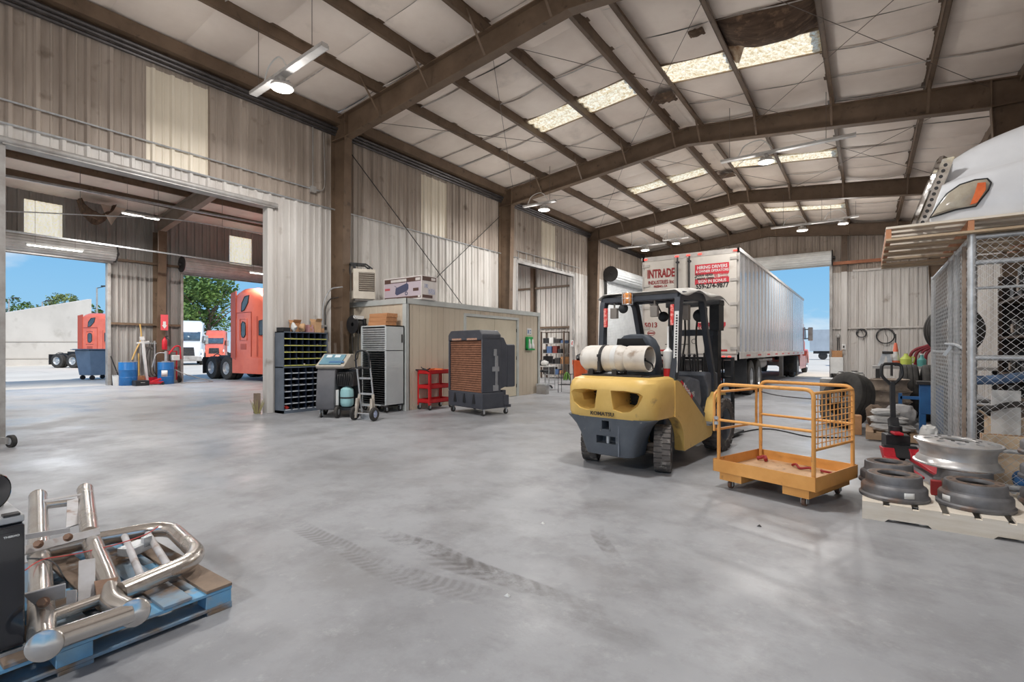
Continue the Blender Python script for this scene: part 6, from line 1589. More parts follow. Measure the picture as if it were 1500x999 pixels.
# fridge
FZ = .131
fx1, fx0, fy1, fy0 = -2.80, -3.22, .522, .04
fr = thing('compact_fridge', 'small black compact fridge on the blue pallet at the left edge', 'fridge', (fx1, fy1, FZ))
W_, D_, H_ = fy1-fy0, fx0-fx1, .515
m_gloss = mat('fridge_black', (34,36,42), .12, c2=(28,30,36), scale=2, coat=.5)
b = MB(); b.bb((D_,-W_,.012),(-.035,0,H_)); build('body', b, m_black, fr, bev=.006)
b = MB(); b.bb((D_-.003,-W_-.003,H_),(-.02,.004,H_+.03)); build('top', b, mat('fridge_top', (186,188,190), .4, c2=(170,170,172), scale=4), fr, bev=.006)
b = MB(); b.bb((-.032,-W_,.02),(0,0,H_-.005)); dr_ = build('door', b, m_gloss, fr, bev=.006)
b = MB(); b.bb((.0,-W_+.02,.04),(.0025,-.022,H_-.03)); build('door_panel', b, m_gloss, dr_)
b = MB(); b.bb((-.02,-.006,.0),(.006,.004,.016)); b.bb((-.03,-W_,0),(.003,0,.012)); build('hinge', b, m_galv, fr)
b = MB(); b.bb((-.06,-.06,H_+.03),(-.02,-.01,H_+.038)); build('top_hinge', b, m_dark, fr)
mb = text_mb('THERMO', .0105, .0005, bold=.0004, sx=1.1); mb.xf(Matrix(((0,0,1,.004),(1,0,0,-.040),(0,1,0,H_-.045),(0,0,0,1)))); build('lettering', mb, m_white, dr_, fix=False, flat=True)
lampp = thing('chrome_lamp', 'chrome round truck lamp lying on top of the compact fridge', 'lamp', (fx1-.25, fy1-.10, FZ+H_+.031), R(40))
b = MB(); b.lathe([(0,.0),(.045,.005),(.068,.03),(.075,.07),(.07,.075),(.06,.05),(0,.03)], (0,0,.072), (0,PI/2,0), 24); build('bowl', b, m_chrome, lampp); b = MB(); b.lathe([(0,.055),(.066,.07),(.066,.074),(0,.08)], (0,0,.072), (0,PI/2,0), 24); build('lens', b, m_gloss, lampp); b = MB(); b.bb((-.02,-.05,0),(.06,.05,.006)); build('foot', b, m_dark, lampp)
# floor jack at the left picture edge
p = fl(6,657); fj = thing('floor_jack', 'grey floor jack with black wheels at the left edge of the floor', 'jack', (p.x-.1, p.y-.12, 0), R(20))
b = MB()
for s in (-1,1): b.bb((-.5,s*.12-.015,.05),(.12,s*.12+.015,.14))
b.bb((-.5,-.12,.06),(-.1,.12,.12)); build('frame', b, m_grey_l if False else m_grey, fj)
for x in (.12,-.45):
    for s in (-1,1):
        b = MB(); b.cyl((x,s*.14,.085),(x,s*.19,.085),.085,seg=22); w_ = build('wheel', b, m_rubber, fj); b = MB(); b.cyl((x,s*.135,.085),(x,s*.195,.085),.05,seg=16); build('hub', b, m_galv, w_)
b = MB(); b.bar((-.1,0,.12),(-.4,0,.35),.07,.05); b.cyl((-.4,0,.34),(-.4,0,.39),.06,seg=16); build('lift_arm', b, m_grey, fj)

# ================================================================= side bay, along the outer wall
WXX = AX+.35
def on_w(u, off=0): q = onX(u, WXX+off); return (q.x, q.y, 0)
m_bblue = mat('barrel_blue', (40,112,178), .35, c2=(32,96,158), scale=3, c3=(90,130,168), s3=8, t3=(.66,.74))
def barrel(label, c, r=.29, h=.88, open_top=False):
    t = thing('steel_barrel', label, 'barrel', c, 0, 'blue barrels in the side bay')
    b = MB(); b.lathe([(0,.01),(r*.96,.01),(r*.98,0),(r,.012),(r,.29*h/.88),(r*1.025,.30*h/.88),(r,.31*h/.88),(r,.57*h/.88),(r*1.025,.585*h/.88),(r,.6*h/.88),(r,h-.01),(r*.98,h),(r*.96,h-.015),(0,h-.015)], seg=32); build('shell', b, m_bblue, t)
    b = MB(); b.lathe([(r*.96,h-.004),(r*1.015,h-.004),(r*1.015,h+.008),(r*.96,h+.008)], seg=32, close=True); build('rim', b, m_galv, t); return t
b1 = on_w(187.5,.35); b2 = on_w(243,.65)
barrel('blue steel barrel beside a white bucket in the side bay', b1)
br2 = barrel('blue steel barrel with a white label and pump in front of the brown column', b2, .27, .86)
a = math.atan2(-b2[1], -b2[0]); b = MB(); b.grid(lambda s, t: (.272*math.cos(a-.55+.75*s), .272*math.sin(a-.55+.75*s), .30+.24*t), 6, 1); k = build('paper_label', b, m_white, br2, solid=.001); k['label'] = 'white paper label'
bk = thing('bucket', 'white plastic bucket left of the blue barrel', 'bucket', on_w(171.8,.22)); b = MB(); b.lathe([(0,.0),(.13,0),(.155,.38),(.165,.39),(.15,.385),(.12,.02),(0,.02)], seg=24); build('pail', b, m_white, bk); b = MB(); b.tube(arc((0,0,.37),.16,0,PI,10,'XZ'),.005,6); build('bail', b, m_wire, bk)
dp = thing('drum_pump', 'red-handled grease pump standing on the labelled blue barrel', 'pump', (b2[0],b2[1],.869))
b = MB(); b.cyl((0,0,0),(0,0,.42),.05,seg=14); b.cyl((0,0,0),(0,0,.03),.14,seg=20); build('pump_tube', b, m_galv, dp)
b = MB(); b.tube(fillet([(.0,.1,.30),(.0,.32,.62),(.0,.5,.62),(.0,.52,.1)],.1),.03,8); build('red_handle', b, m_jred, dp); b = MB(); b.bb((-.1,.2,.05),(.1,.46,.26)); build('meter', b, m_white, dp, bev=.02); b = MB(); b.tube(catmull([(.0,-.05,.35),(.05,-.35,.3),(.1,-.5,-.2)],5),.016,6); build('nozzle_hose', b, m_galv, dp)
hs = thing('air_hose', 'grey hose looping across the floor right of the labelled barrel', 'hose', (0,0,0)); p0 = Vector(on_w(256,.55)); b = MB(); b.tube(catmull([p0+Vector((0,0,.55)), p0+Vector((.1,.35,.35)), p0+Vector((.2,.9,.15)), p0+Vector((.3,1.3,.02)), p0+Vector((.5,.9,.02)), p0+Vector((.3,.3,.02)), p0+Vector((.2,.1,.02))],8),.018,6); build('hose', b, m_grey, hs)
ht2 = thing('barrel_cart', 'red barrel hand cart with black wheels behind the labelled barrel', 'cart', on_w(252,.30)); b = MB(); b.bar((-.1,-.2,.12),(-.1,-.2,1.3),.04); b.bar((-.1,.2,.12),(-.1,.2,1.3),.04); b.bar((-.1,-.2,1.28),(-.1,.2,1.28),.04); b.bar((-.1,-.2,.6),(-.1,.2,.6),.04); build('frame', b, m_jred, ht2)
for s in (-1,1):
    b = MB(); b.cyl((-.05,s*.26,.15),(-.05,s*.32,.15),.15,seg=22); build('wheel', b, m_rubber, ht2)
mcol = onX(240, AX+.55)
fe = thing('fire_extinguisher', 'red fire extinguisher on the brown column of the side bay', 'fire extinguisher', (AX+.62, mcol.y, 1.35)); b = MB(); b.lathe([(0,0),(.085,0),(.09,.02),(.09,.36),(.05,.43),(.03,.45),(.03,.5),(0,.5)], seg=20); build('cylinder', b, m_jred, fe); b = MB(); b.bar((0,0,.5),(0,.12,.54),.03); b.tube(catmull([(0,.04,.48),(.05,.12,.4),(.05,.1,.15)],5),.012,6); build('valve', b, m_black, fe)
fs_ = thing('arrow_sign', 'red extinguisher sign above the red extinguisher', 'sign', (AX+.60, mcol.y, 2.12)); b = MB(); b.bb((-.005,-.13,0),(.01,.13,.62)); build('plate', b, mat('sign_pinkred', (222,84,92), .5), fs_); b = MB(); b.prism([(-.05,.35),(.05,.35),(.05,.2),(.09,.2),(0,.06),(-.09,.2),(-.05,.2)], 'X', .011, .014); build('arrow', b, m_white, fs_)
es_ = thing('engine_stand', 'white steel engine hoist mast with a red base in the side bay', 'hoist', on_w(213,.35)); b = MB(); b.bar((0,.06,.1),(0,-.10,1.75),.08); b.bar((0,-.28,1.6),(0,.12,1.66),.06); b.bar((0,-.10,1.72),(0,-.12,1.85),.12); build('mast', b, m_white, es_); b = MB(); b.bb((-.25,-.1,.05),(.3,.5,.14)); b.bb((-.2,.0,.14),(0,.4,.26)); build('base', b, m_jred, es_)
for y in (-.08,.48):
    b = MB(); b.cyl((.28,y-.03,.05),(.28,y+.03,.05),.05,seg=14); build('caster', b, m_rubber, es_)
hc = thing('hose_rack', 'tangle of black and brown hoses hung left of the extinguisher', 'hoses', (AX+.35, onX(227,AX+.4).y, 0)); b = MB()
for k in range(6): b.tube(catmull([(0,-.15+.06*k,1.6),(.03,-.3+.12*k,.9),(.06,-.2+.1*k,.3+.05*k),(.03,.1+.08*k,.35),(0,.05+.05*k,1.0),(0,-.1+.06*k,1.6)],6),.016,6)
build('hoses', b, m_rubber, hc); b = MB(); b.bar((-.2,-.3,1.6),(.0,.3,1.6),.04); b.bar((0,0,0),(0,0,1.7),.05); build('hanger', b, m_galv, hc)
yh = thing('wood_pole', 'yellow hose and pole hanging on the ribbed wall of the side bay', 'hose', (AX+.14, onX(203,AX+.14).y, 0)); b = MB(); b.tube(catmull([(0,.05,2.35),(.02,.08,1.8),(.02,-.1,1.3),(.02,-.22,.95)],6),.028,8); build('hose', b, mat('hose_yellow', (196,160,96), .6), yh); b = MB(); b.cyl((.05,.0,.0),(.02,.0,1.2),.03,seg=8); build('pole', b, MATS['hose_yellow'], yh)
q = on_w(203,.2); carton('cardboard_box', 'small brown box on the floor right of the blue barrel', q, (.3,.28,.34), .2, m_card)
q = on_w(206,.95); t = thing('tool_case', 'low black tool case on the floor beside the red hoist base', 'case', (q[0],q[1],0)); b = MB(); b.bb((-.2,-.22,0),(.2,.22,.2)); build('case', b, m_black, t, bev=.02); b = MB(); b.bar((.2,-.06,.12),(.24,.06,.12),.02); build('handle', b, m_grey, t)
q = on_w(227,.95); t = thing('red_jack', 'red trolley jack on the floor left of the labelled barrel', 'jack', (q[0],q[1],0)); b = MB(); b.bb((-.12,-.3,.04),(.12,.25,.13)); b.bar((0,-.1,.12),(0,.2,.22),.08); build('chassis', b, m_jred, t, bev=.01)
for y in (-.28,.22):
    for s in (-1,1):
        b = MB(); b.cyl((s*.1,y,.05),(s*.15,y,.05),.05,seg=14); build('wheel', b, m_black, t)
t = thing('shovel', 'dark shovel leaning on the door jamb in the side bay', 'shovel', (AX+.2, onX(168,AX+.2).y, 0)); b = MB(); b.cyl((.1,.1,.3),(.0,-.12,1.1),.02,seg=8); build('shaft', b, m_black, t); b = MB(); b.prism([(-.12,.0),(.14,.0),(.16,.3),(.06,.42),(-.08,.3)], 'X', .08, .1); build('blade', b, m_dark, t)
# black gate latch / bits by the opening jamb
t = thing('wood_post_stub', 'short grey post stub with dried weeds at the foot of the white jamb', 'post', (LW-.18, O1[1]-.10, 0)); b = MB(); b.bb((-.05,-.05,0),(.05,.05,.42)); build('stub', b, m_brnw, t); b = MB()
rnd = random.Random(4)
for k in range(26):
    a = rnd.random()*6.3; b.tube([(.1+.04*math.cos(a),-.05+.04*math.sin(a),0),(.1+.09*math.cos(a),-.05+.09*math.sin(a),.12),(.1+.14*math.cos(a),-.05+.14*math.sin(a),.22+.1*rnd.random())],[.006,.005,.002],4)
build('weeds', b, mat('weeds', (170,160,110), .8), t)['kind'] = 'stuff'
# strut rows hung in the side bay
for u0, v0, u1, v1, X, lb in ((6,257,388,329,-15.6,'upper pale strut channel hung along the side bay'),(6,337,388,391,-21.4,'lower pale strut channel hung along the side bay')):
    a = onX(u0, X, v0); c = onX(u1+30, X, v1+5); t = thing('strut_channel', lb, 'channel', (0,0,0)); b = MB(); b.bar(a, c, .05, .05); build('channel', b, m_galv, t)
    for f in (.2,.45,.7,.9):
        p = Vector(a).lerp(Vector(c), f); b = MB(); b.cyl(p, (p.x,p.y,azb(p.x)+.62), .006, seg=5); build('hanger', b, m_wire, t)
a = onX(6,-19.0,309); c = onX(150,-19.0,316); e_ = onX(400,-19.0,345); b = MB(); b.tube(catmull([a, c, onX(260,-19,322), e_],8), .018, 6); struct('trim_30', b, m_galv, 'thin conduit hung across the side bay')
b = MB(); p = onX(136, -22.9, 300); 
b.grid(lambda s, t: (p.x+.5*s, p.y-.45+1.0*t, p.z+.06-.75*math.sin(PI*t)**.7*(1-s*.4)-.15*noise.noise(Vector((s*4,t*4,3)))), 10, 12); o = tag(build('torn_insulation', b, MATS['glass_wool'], solid=.03), 'brown batt of torn insulation drooping from the side bay roof', 'insulation')
b = MB(); b.grid(lambda s, t: (p.x+.1+.4*s, p.y+.2+.8*t*(1-.5*s), p.z+.06-.8*s*(1-abs(t-.5))), 8, 8); build('flap', b, m_ceil, o)

for i, (u, v, c, lb) in enumerate(((743,873,m_white,'small pale scrap on the open floor between the bumper guard and the drums'),(795,767,m_white,'tiny white scrap on the floor in front of the forklift'),(1112,771,m_dark,'small dark bolt on the floor left of the pine pallet'))):
    p = fl(u,v,.001); b = MB(); b.add([(-.016,-.012,0),(.018,-.008,0),(.014,.014,0),(-.01,.012,.0),(.002,.0,.016)],[(0,1,4),(1,2,4),(2,3,4),(3,0,4),(3,2,1,0)]); tag(build('floor_scrap', b, c, loc=p, flat=True), lb, 'scrap')
# ================================================================= white van trailer in the far bay
TX0, TX1, TY0, TY1, TZ0, TZ1 = -5.47, -2.79, 14.46, 31.2, 1.16, 4.08
m_talu = mat('trailer_aluminium', (228,229,231), .18, metal=.55, c2=(214,215,218), scale=1.0, stretch=(1,.6,1), rvar=.05)
m_tdoor= mat('trailer_door', (208,201,192), .5, c2=(196,188,178), scale=1.5, c3=(176,164,152), s3=2.4, t3=(.6,.78))
m_tfr  = mat('trailer_frame', (196,190,184), .4, metal=.3, c2=(170,164,158), scale=4)
tr = thing('van_trailer', 'long white van trailer backed in through the far truck door', 'trailer', (TX0, TY0, 0))
TW, TL = TX1-TX0, TY1-TY0
b = MB(); b.bb((.03,.05,TZ0),(TW-.03,TL,TZ1-.02)); build('box', b, m_tdoor, tr)
for s, x in ((1,TW),(-1,0)):
    b = MB(); n = int(TL/.61); pts = []
    for k in range(n):
        y0 = .12+k*.61
        pts += [(y0,.0),(y0+.018,.012),(y0+.045,.012),(y0+.063,.0)]
    pts.append((TL-.05,0)); vs = []
    rnd = random.Random(8)
    off = [rnd.uniform(-.004,.004) for _ in pts]
    for (y, h), o_ in zip(pts, off):
        for z in (TZ0+.02, TZ1-.05): vs.append((x - s*.018 + s*(h+(o_ if h == 0 else 0)), y, z))
    b.add(vs, [(2*i,2*i+2,2*i+3,2*i+1) for i in range(len(pts)-1)]); build('side_panel', b, m_talu, tr, fix=False)
    b = MB(); b.bb((x-.03,0,TZ1-.09),(x+.012,TL,TZ1)); build('top_rail', b, m_tfr, tr)
    b = MB(); b.bb((x-.03,0,TZ0-.06),(x+.014,TL,TZ0+.12)); br = build('bottom_rail', b, mat('rail_white', (214,210,206), .45, c2=(196,190,186), scale=3), tr)
    if s > 0:
        b = MB()
        for k in range(9): b.bb((x+.014,.9+1.8*k,TZ0+.0),(x+.016,1.5+1.8*k,TZ0+.05))
        build('reflective_tape', b, mat('tape_red', (200,44,44), .4), br)
b = MB(); b.bb((0,0,TZ1-.13),(TW,.06,TZ1)); b.bb((0,0,TZ0-.10),(TW,.06,TZ0+.06)); b.bb((0,0,TZ0-.1),(.06,.06,TZ1)); b.bb((TW-.06,0,TZ0-.1),(TW,.06,TZ1)); build('rear_frame', b, m_tfr, tr)
xm_ = TW/2
for a, c in ((.065,xm_-.01),(xm_+.01,TW-.065)):
    b = MB(); b.bb((a,-.015,TZ0+.07),(c,.03,TZ1-.14)); dd = build('rear_door', b, m_tdoor, tr, bev=.006)
    rods = (a+.36*(c-a), c-.10) if a < 1 else (a+.10, a+.0+.62*(c-a))
    for rx in ((c-.28,) if a < 1 else (a+.03,)):
        g = MB(); g.cyl((rx,-.05,TZ0-.02),(rx,-.05,TZ1-.1),.022,seg=10); lr = build('lock_rod', g, m_dark, dd)
        g = MB(); 
        g.bb((rx-.05,-.06,TZ1-.26),(rx+.05,-.015,TZ1-.22)); build('rod_clamp', g, m_dark, lr)
        g = MB(); g.bar((rx,-.08,TZ0+.34),(rx-.34,-.08,TZ0+.34),.03,.02); build('lock_handle', g, m_dark, lr)
    hx = a+.06 if a < 1 else c-.06
    for z in (1.35,1.95,2.55,3.2,3.78):
        g = MB(); g.bb((hx-.10,-.03,z),(hx+.10,-.015,z+.07)); g.cyl((hx+(.1 if a > 1 else -.1),-.03,z-.02),(hx+(.1 if a > 1 else -.1),-.03,z+.09),.02,seg=8); build('hinge', g, m_tfr, dd)
m_mark = mat('marker_red', (255,70,60), .3, emit=1.6)
for x in (.10, xm_-.32, xm_, xm_+.32, TW-.10):
    g = MB(); g.bb((x-.05,-.025,TZ1-.085),(x+.05,0,TZ1-.045)); build('marker_lamp', g, m_mark, tr, bev=.008)
for x in (.25,.40,TW-.40,TW-.25):
    g = MB(); g.lathe([(0,.03),(.045,.025),(.05,0),(0,0)], (x,-.004,TZ0-.03), (PI/2,0,0), 20); build('tail_lamp', g, m_mark, tr)
g = MB(); g.bb((0,.0,TZ0-.1),(.6,.05,TZ0+.02)); 
for x in (.3,TW-.75):
    g = MB(); g.bb((x,-.018,TZ0+.14),(x+.45,-.012,TZ0+.19)); build('reflective_tape', g, MATS['tape_red'], tr)
b = MB(); b.bb((.45,.02,.50),(TW-.45,.10,.62)); b.bar((.6,.06,.6),(.6,.06,TZ0-.08),.08); b.bar((TW-.6,.06,.6),(TW-.6,.06,TZ0-.08),.08); build('bumper_bar', b, mat('bumper_red', (168,56,48), .5, c2=(120,40,36), scale=5), tr)
def twheel(par, c, r, w, name='wheel'):
    b = MB(); b.lathe([(r*.56,-w/2),(r*.8,-w*.52),(r*.95,-w*.46),(r,-w*.36),(r,w*.36),(r*.95,w*.46),(r*.8,w*.52),(r*.56,w/2),(r*.52,0)], c, (0,PI/2,0), 36, close=True); t = build(name, b, m_rubber, par)
    b = MB(); b.lathe([(0,-w*.25),(r*.2,-w*.25),(r*.24,-w*.1),(r*.46,-w*.05),(r*.54,-w*.44),(r*.58,-w*.46),(r*.58,w*.46),(r*.54,w*.44),(r*.46,w*.05),(r*.24,w*.1),(r*.2,w*.25),(0,w*.25)], c, (0,PI/2,0), 28)
    for k in range(10):
        a = 2*PI*k/10
        for s in (-1,1): b.cyl((c[0]+s*w*.12,c[1]+r*.34*math.cos(a),c[2]+r*.34*math.sin(a)),(c[0]+s*w*.17,c[1]+r*.34*math.cos(a),c[2]+r*.34*math.sin(a)),.014,seg=6)
    build('wheel_rim', b, m_galv, t); return t
for y in (1.9,3.15):
    for x in (.16,.46,TW-.46,TW-.16): twheel(tr, (x,y,.52), .52, .28)
    b = MB(); b.cyl((.1,y,.52),(TW-.1,y,.52),.07,seg=12); build('axle', b, m_black, tr)
for x in (.31,TW-.31):
    b = MB(); b.bb((x-.3,1.05,.28),(x+.3,1.07,TZ0-.06)); build('mud_flap', b, m_black, tr)
b = MB(); b.bb((.75,.3,.75),(TW-.75,4.2,1.05)); b.bb((.85,.1,1.02),(TW-.85,TL-.4,1.12)); build('slider_frame', b, m_dark, tr)
for x in (.55,TW-.55):
    b = MB(); b.bb((x-.08,12.3,.1),(x+.08,12.5,1.1)); b.bb((x-.16,12.25,.06),(x+.16,12.55,.1)); b.bar((x,12.4,.5),(xm_,12.4,1.0),.06); build('landing_leg', b, m_grey, tr)
b = MB(); b.cyl((TW-.7,6.2,.8),(TW-.7,8.0,.8),.18,seg=16); b.bar((TW-.5,5.2,.95),(TW-.5,9,.95),.08); build('air_tank', b, m_grey, tr)
# lettering on the rear doors
m_tred = mat('sign_maroon', (142,36,36), .5); m_tred2 = mat('sign_banner_red', (198,52,64), .5); m_tblk = mat('sign_black', (44,38,38), .5)
YF = -.0165
def rp(u, v, dy=0): q = onY(u, TY0-.016, v); return (q.x-TX0, YF+dy, q.z)
RX = (PI/2,0,0)
def bx(nm, u0, v0, u1, v1, m, par=tr, dy=-.001):
    a = rp(u0,v0); c = rp(u1,v1); b = MB(); b.bb((a[0],YF+dy-.001,min(a[2],c[2])),(c[0],YF+dy+.001,max(a[2],c[2]))); return build(nm, b, m, par)
def tx(txt, u, v, size, m, sx=1.0, bold=.004, par=tr, dy=-.003): 
    return text('lettering', txt, size, m, par, rp(u,v,dy), RX, .001, bold, sx)
a = rp(941,400); c = rp(990,400)
tx('INTRADE', 968, 401, .34, m_tred, .575, .012)
tx('INDUSTRIES Inc', 968, 413.5, .155, m_tred, .72, .003); tx('FRESNO, CA', 967.5, 419.5, .085, m_tred, .85)
tx('5013', 953.5, 476.5, .20, m_tred, 1.0, .005)
g = MB(); q = rp(954,488); g.lathe([(.10,0),(.12,0),(.12,.002),(.10,.002)], (q[0],q[1],q[2]), (PI/2,0,0), 28, close=True); g.bb((q[0]-.09,q[1]-.003,q[2]-.03),(q[0]+.09,q[1],q[2]+.03)); g.v = [(p[0],p[1],q[2]+(p[2]-q[2])*.62) for p in g.v]; build('oval_emblem', g, m_tred, tr)
for i in range(3): tx(('FRESNO CA','93725','US DOT')[0] if False else '- - -', 954, 494+2.6*i, .07, m_tred, 1.0)
bn = bx('sign_banner', 1018, 388.3, 1068, 399.5, m_tred2); tx('HIRING DRIVERS', 1043, 390.8, .125, m_white, .86, .003, dy=-.004); tx('& OWNER OPERATORS', 1043, 396.6, .095, m_white, .86, .002, dy=-.004)
tx('Solos upto', 1031.5, 402.3, .125, m_tblk, .86, .003); tx('60 cents', 1056.5, 400.2, .125, m_tred2, .86, .002)
tx('Teams upto', 1031.5, 407.6, .125, m_tblk, .86, .003); tx('70 cents', 1056.5, 405.4, .125, m_tred2, .86, .002)
bx('sign_banner', 1018, 409.0, 1068, 414.0, m_tred2); tx('SIGN IN BONUS', 1043, 411.5, .115, m_white, .9, .002, dy=-.004)
tx('559-274-9877', 1043, 418.6, .19, m_tblk, .80, .007)
bx('sign_banner', 1020, 473, 1063, 477.5, m_tred2); tx('HIRING DRIVERS', 1042, 475.3, .10, m_tblk, .9, .002, dy=-.004); tx('559-275-4657', 1042, 480.8, .13, m_tred, .95, .004)
g = MB(); q = rp(1016.5, 500); g.lathe([(.055,0),(.07,0),(.07,.002),(.055,.002)], q, (PI/2,0,0), 24, close=True); build('round_emblem', g, m_tblk, tr)
cord = thing('air_hose', 'dark air hose lying across the floor toward the trailer', 'hose', (0,0,0)); b = MB(); b.tube(catmull([fl(1050,642,.01),fl(1120,628,.01),fl(1190,640,.01),fl(1250,640,.01)],8),.010,6); build('hose', b, m_black, cord)

# ================================================================= tractors
m_tyre_rim = m_galv
def tractor(name, label, loc, rz, c, c2, dark, group=None, detail=True):
    m = mat(label+'_paint', c, .3, c2=c2, scale=2, coat=.3); md = mat('truck_panel_'+dark[0], dark[1], .4); m_glass = mat('truck_glass', (54,70,84), .08, c2=(80,100,116), scale=2, spec=.8)
    t = thing(name, label, 'truck', loc, rz, group); HWD = 1.22
    # local +X forward, rear tandem centre at x=0
    b = MB()
    for s in (-1,1): b.bb((-1.3,s*.45-.06,.85),(6.0,s*.45+.06,1.08))
    b.bb((-.6,-.45,.95),(.6,.45,1.2)); build('chassis', b, m_black, t)
    for x in (-.66,.66):
        for y in (-1.08,-.76,.76,1.08):
            twheel_x(t, (x,y,.52), .52, .27)
    for y in (-1.08,1.08): twheel_x(t, (5.35,y,.52), .52, .28)
    # sleeper and cab body as lofted sections along X
    def sec(x, zt, hw, zb=1.0, r=.35):
        pts = [(x,-hw,zb),(x,hw,zb)]
        for k in range(5):
            a = PI/2*k/4; pts.append((x, hw-r+r*math.cos(a), zt-r+r*math.sin(a)))
        for k in range(5):
            a = PI/2+PI/2*k/4; pts.append((x, -hw+r+r*math.cos(a), zt-r+r*math.sin(a)))
        return pts
    b = MB(); b.loft([sec(1.55,3.92,HWD,.95), sec(1.9,4.02,HWD,.95), sec(2.7,4.0,HWD,.95), sec(3.35,3.75,HWD-.04,.95), sec(3.9,3.25,HWD-.08,.95), sec(4.15,2.95,HWD-.10,.95), sec(4.65,2.12,HWD-.14,.95,.2)]); build('cab', b, m, t)
    b = MB(); b.loft([sec(4.6,2.12,HWD-.14,.75,.2), sec(5.3,2.0,HWD-.10,.75,.25), sec(5.95,1.75,HWD-.16,.6,.25), sec(6.25,1.35,HWD-.24,.55,.2)]); build('hood', b, m, t)
    for s in (-1,1):
        b = MB(); b.prism([(1.15,1.0),(1.15,3.82),(1.55,3.9),(1.55,.9)], 'Y', s*HWD-.03, s*HWD+.03); build('side_extender', b, md, t)
        b = MB(); b.prism([(1.25,.32),(1.25,1.0),(4.3,1.0),(4.5,.75),(4.5,.32)], 'Y', s*(HWD-.04)-.05, s*(HWD+.02)); build('chassis_fairing', b, m, t, bev=.02)
        b = MB(); b.prism([(4.68,.55),(4.72,.95),(4.95,1.25),(5.35,1.36),(5.75,1.22),(5.98,.9),(6.05,.55),(5.9,.55),(5.8,.85),(5.6,1.05),(5.35,1.12),(5.1,1.05),(4.9,.85),(4.8,.55)], 'Y', s*(HWD-.2), s*(HWD+.03)); build('fender', b, m, t)
        Y_ = s*(HWD+.012); Y2 = s*(HWD-.01)
        def win(nm, poly, mm=m_glass, fr=True):
            g = MB(); g.prism(poly, 'Y', Y2, Y_+s*.004); o = build(nm, g, mm, t)
            if fr: 
                g = MB(); g.tube([(p[0],Y_,p[1]) for p in poly], .022, 6, closed=True); build('window_trim', g, m_black, o)
        win('upper_window', [(1.98,3.0),(2.02,3.35),(2.25,3.62),(2.58,3.66),(2.5,3.35),(2.22,3.05)])
        win('sleeper_window', [(1.98,1.98),(1.98,2.45),(2.08,2.55),(2.26,2.5),(2.3,2.38),(2.3,1.98),(2.2,1.88),(2.06,1.88)])
        g = MB(); g.tube(fillet([(1.86,Y_,1.75),(1.86,Y_,2.68),(2.42,Y_,2.68),(2.42,Y_,1.75)],.08), .02, 6, closed=True); build('window_surround', g, m, t)
        win('door_window', [(3.35,1.95),(3.35,2.55),(3.85,2.6),(4.15,2.45),(4.42,1.98)])
        g = MB(); g.tube([(3.2,Y_,1.05),(3.2,Y_,2.75)],.014,6); g.tube([(2.75,Y_,1.05),(2.75,Y_,2.95)],.014,6); g.tube([(1.6,Y_,2.95),(2.75,Y_,2.95)],.014,6); build('panel_seam', g, md, t)
        g = MB(); g.bb((1.9,Y2,1.35),(2.35,Y_,1.6)); build('locker_door', g, md, t, bev=.01)
        g = MB(); g.bar((4.2,s*(HWD-.05),1.95),(4.3,s*(HWD+.22),2.0),.05); g.bar((4.2,s*(HWD-.05),2.5),(4.3,s*(HWD+.22),2.5),.05); ma = build('mirror_arm', g, m_black, t); g = MB(); g.bb((4.22,s*(HWD+.14),1.85),(4.36,s*(HWD+.38),2.62)); build('mirror', g, m_grey, ma, bev=.04)
        g = MB(); g.prism([(5.75,1.02),(6.1,1.0),(6.14,1.22),(5.9,1.38),(5.72,1.35)], 'Y', s*(HWD-.34), s*(HWD-.06)); build('headlight', g, mat('lamp_clear', (208,212,214), .1, coat=.4), t, bev=.02)
        g = MB(); g.bb((-1.15,s*1.08-.26,.25),(-1.13,s*1.08+.26,1.0)); build('mud_flap', g, m_black, t)
        g = MB()
        for k in range(13):
            a = PI*k/12
        g.tube([(-.66+.62*math.cos(a), s*.92, .52+.62*math.sin(a)) for a in [PI*k/10 for k in range(11)]], .02, 6); g.tube([(.66+.62*math.cos(a), s*.92, .52+.62*math.sin(a)) for a in [PI*k/10 for k in range(11)]], .02, 6); build('wheel_guard', g, m_black, t)
    g = MB(); g.add([(4.13,-1.0,2.93),(4.13,1.0,2.93),(4.68,.98,2.14),(4.68,-.98,2.14)],[(0,1,2,3)]); build('windshield', g, m_glass, t, solid=.05)
    g = MB(); g.prism([(-.62,.75),(.62,.75),(.55,1.55),(-.55,1.55)], 'X', 6.02, 6.3); gr_ = build('grille', g, m_dark, t, bev=.03)
    for k in range(6): g = MB(); g.bar((6.31,-.58,.85+.12*k),(6.31,.58,.85+.12*k),.025); build('grille_bar', g, m_chrome, gr_)
    g = MB(); g.prism([(-1.15,.35),(1.15,.35),(1.12,.75),(.6,.8),(-.6,.8),(-1.12,.75)], 'X', 5.98, 6.36); build('bumper', g, m if 'white' not in label else m_grey, t, bev=.05)
    return t
def twheel_x(par, c, r, w):
    b = MB(); b.lathe([(r*.56,-w/2),(r*.8,-w*.52),(r*.95,-w*.46),(r,-w*.36),(r,w*.36),(r*.95,w*.46),(r*.8,w*.52),(r*.56,w/2),(r*.52,0)], c, (PI/2,0,0), 32, close=True); t = build('wheel', b, m_rubber, par)
    b = MB(); b.lathe([(0,-w*.3),(r*.2,-w*.3),(r*.24,-w*.15),(r*.46,-w*.1),(r*.54,-w*.46),(r*.58,-w*.47),(r*.58,w*.47),(r*.54,w*.46),(r*.46,w*.1),(r*.24,w*.15),(r*.2,w*.3),(0,w*.3)], c, (PI/2,0,0), 26); build('wheel_rim', b, m_galv, t)
RED, RED2, DRED = (218,112,90), (206,98,78), ('dark_red', (172,78,62))
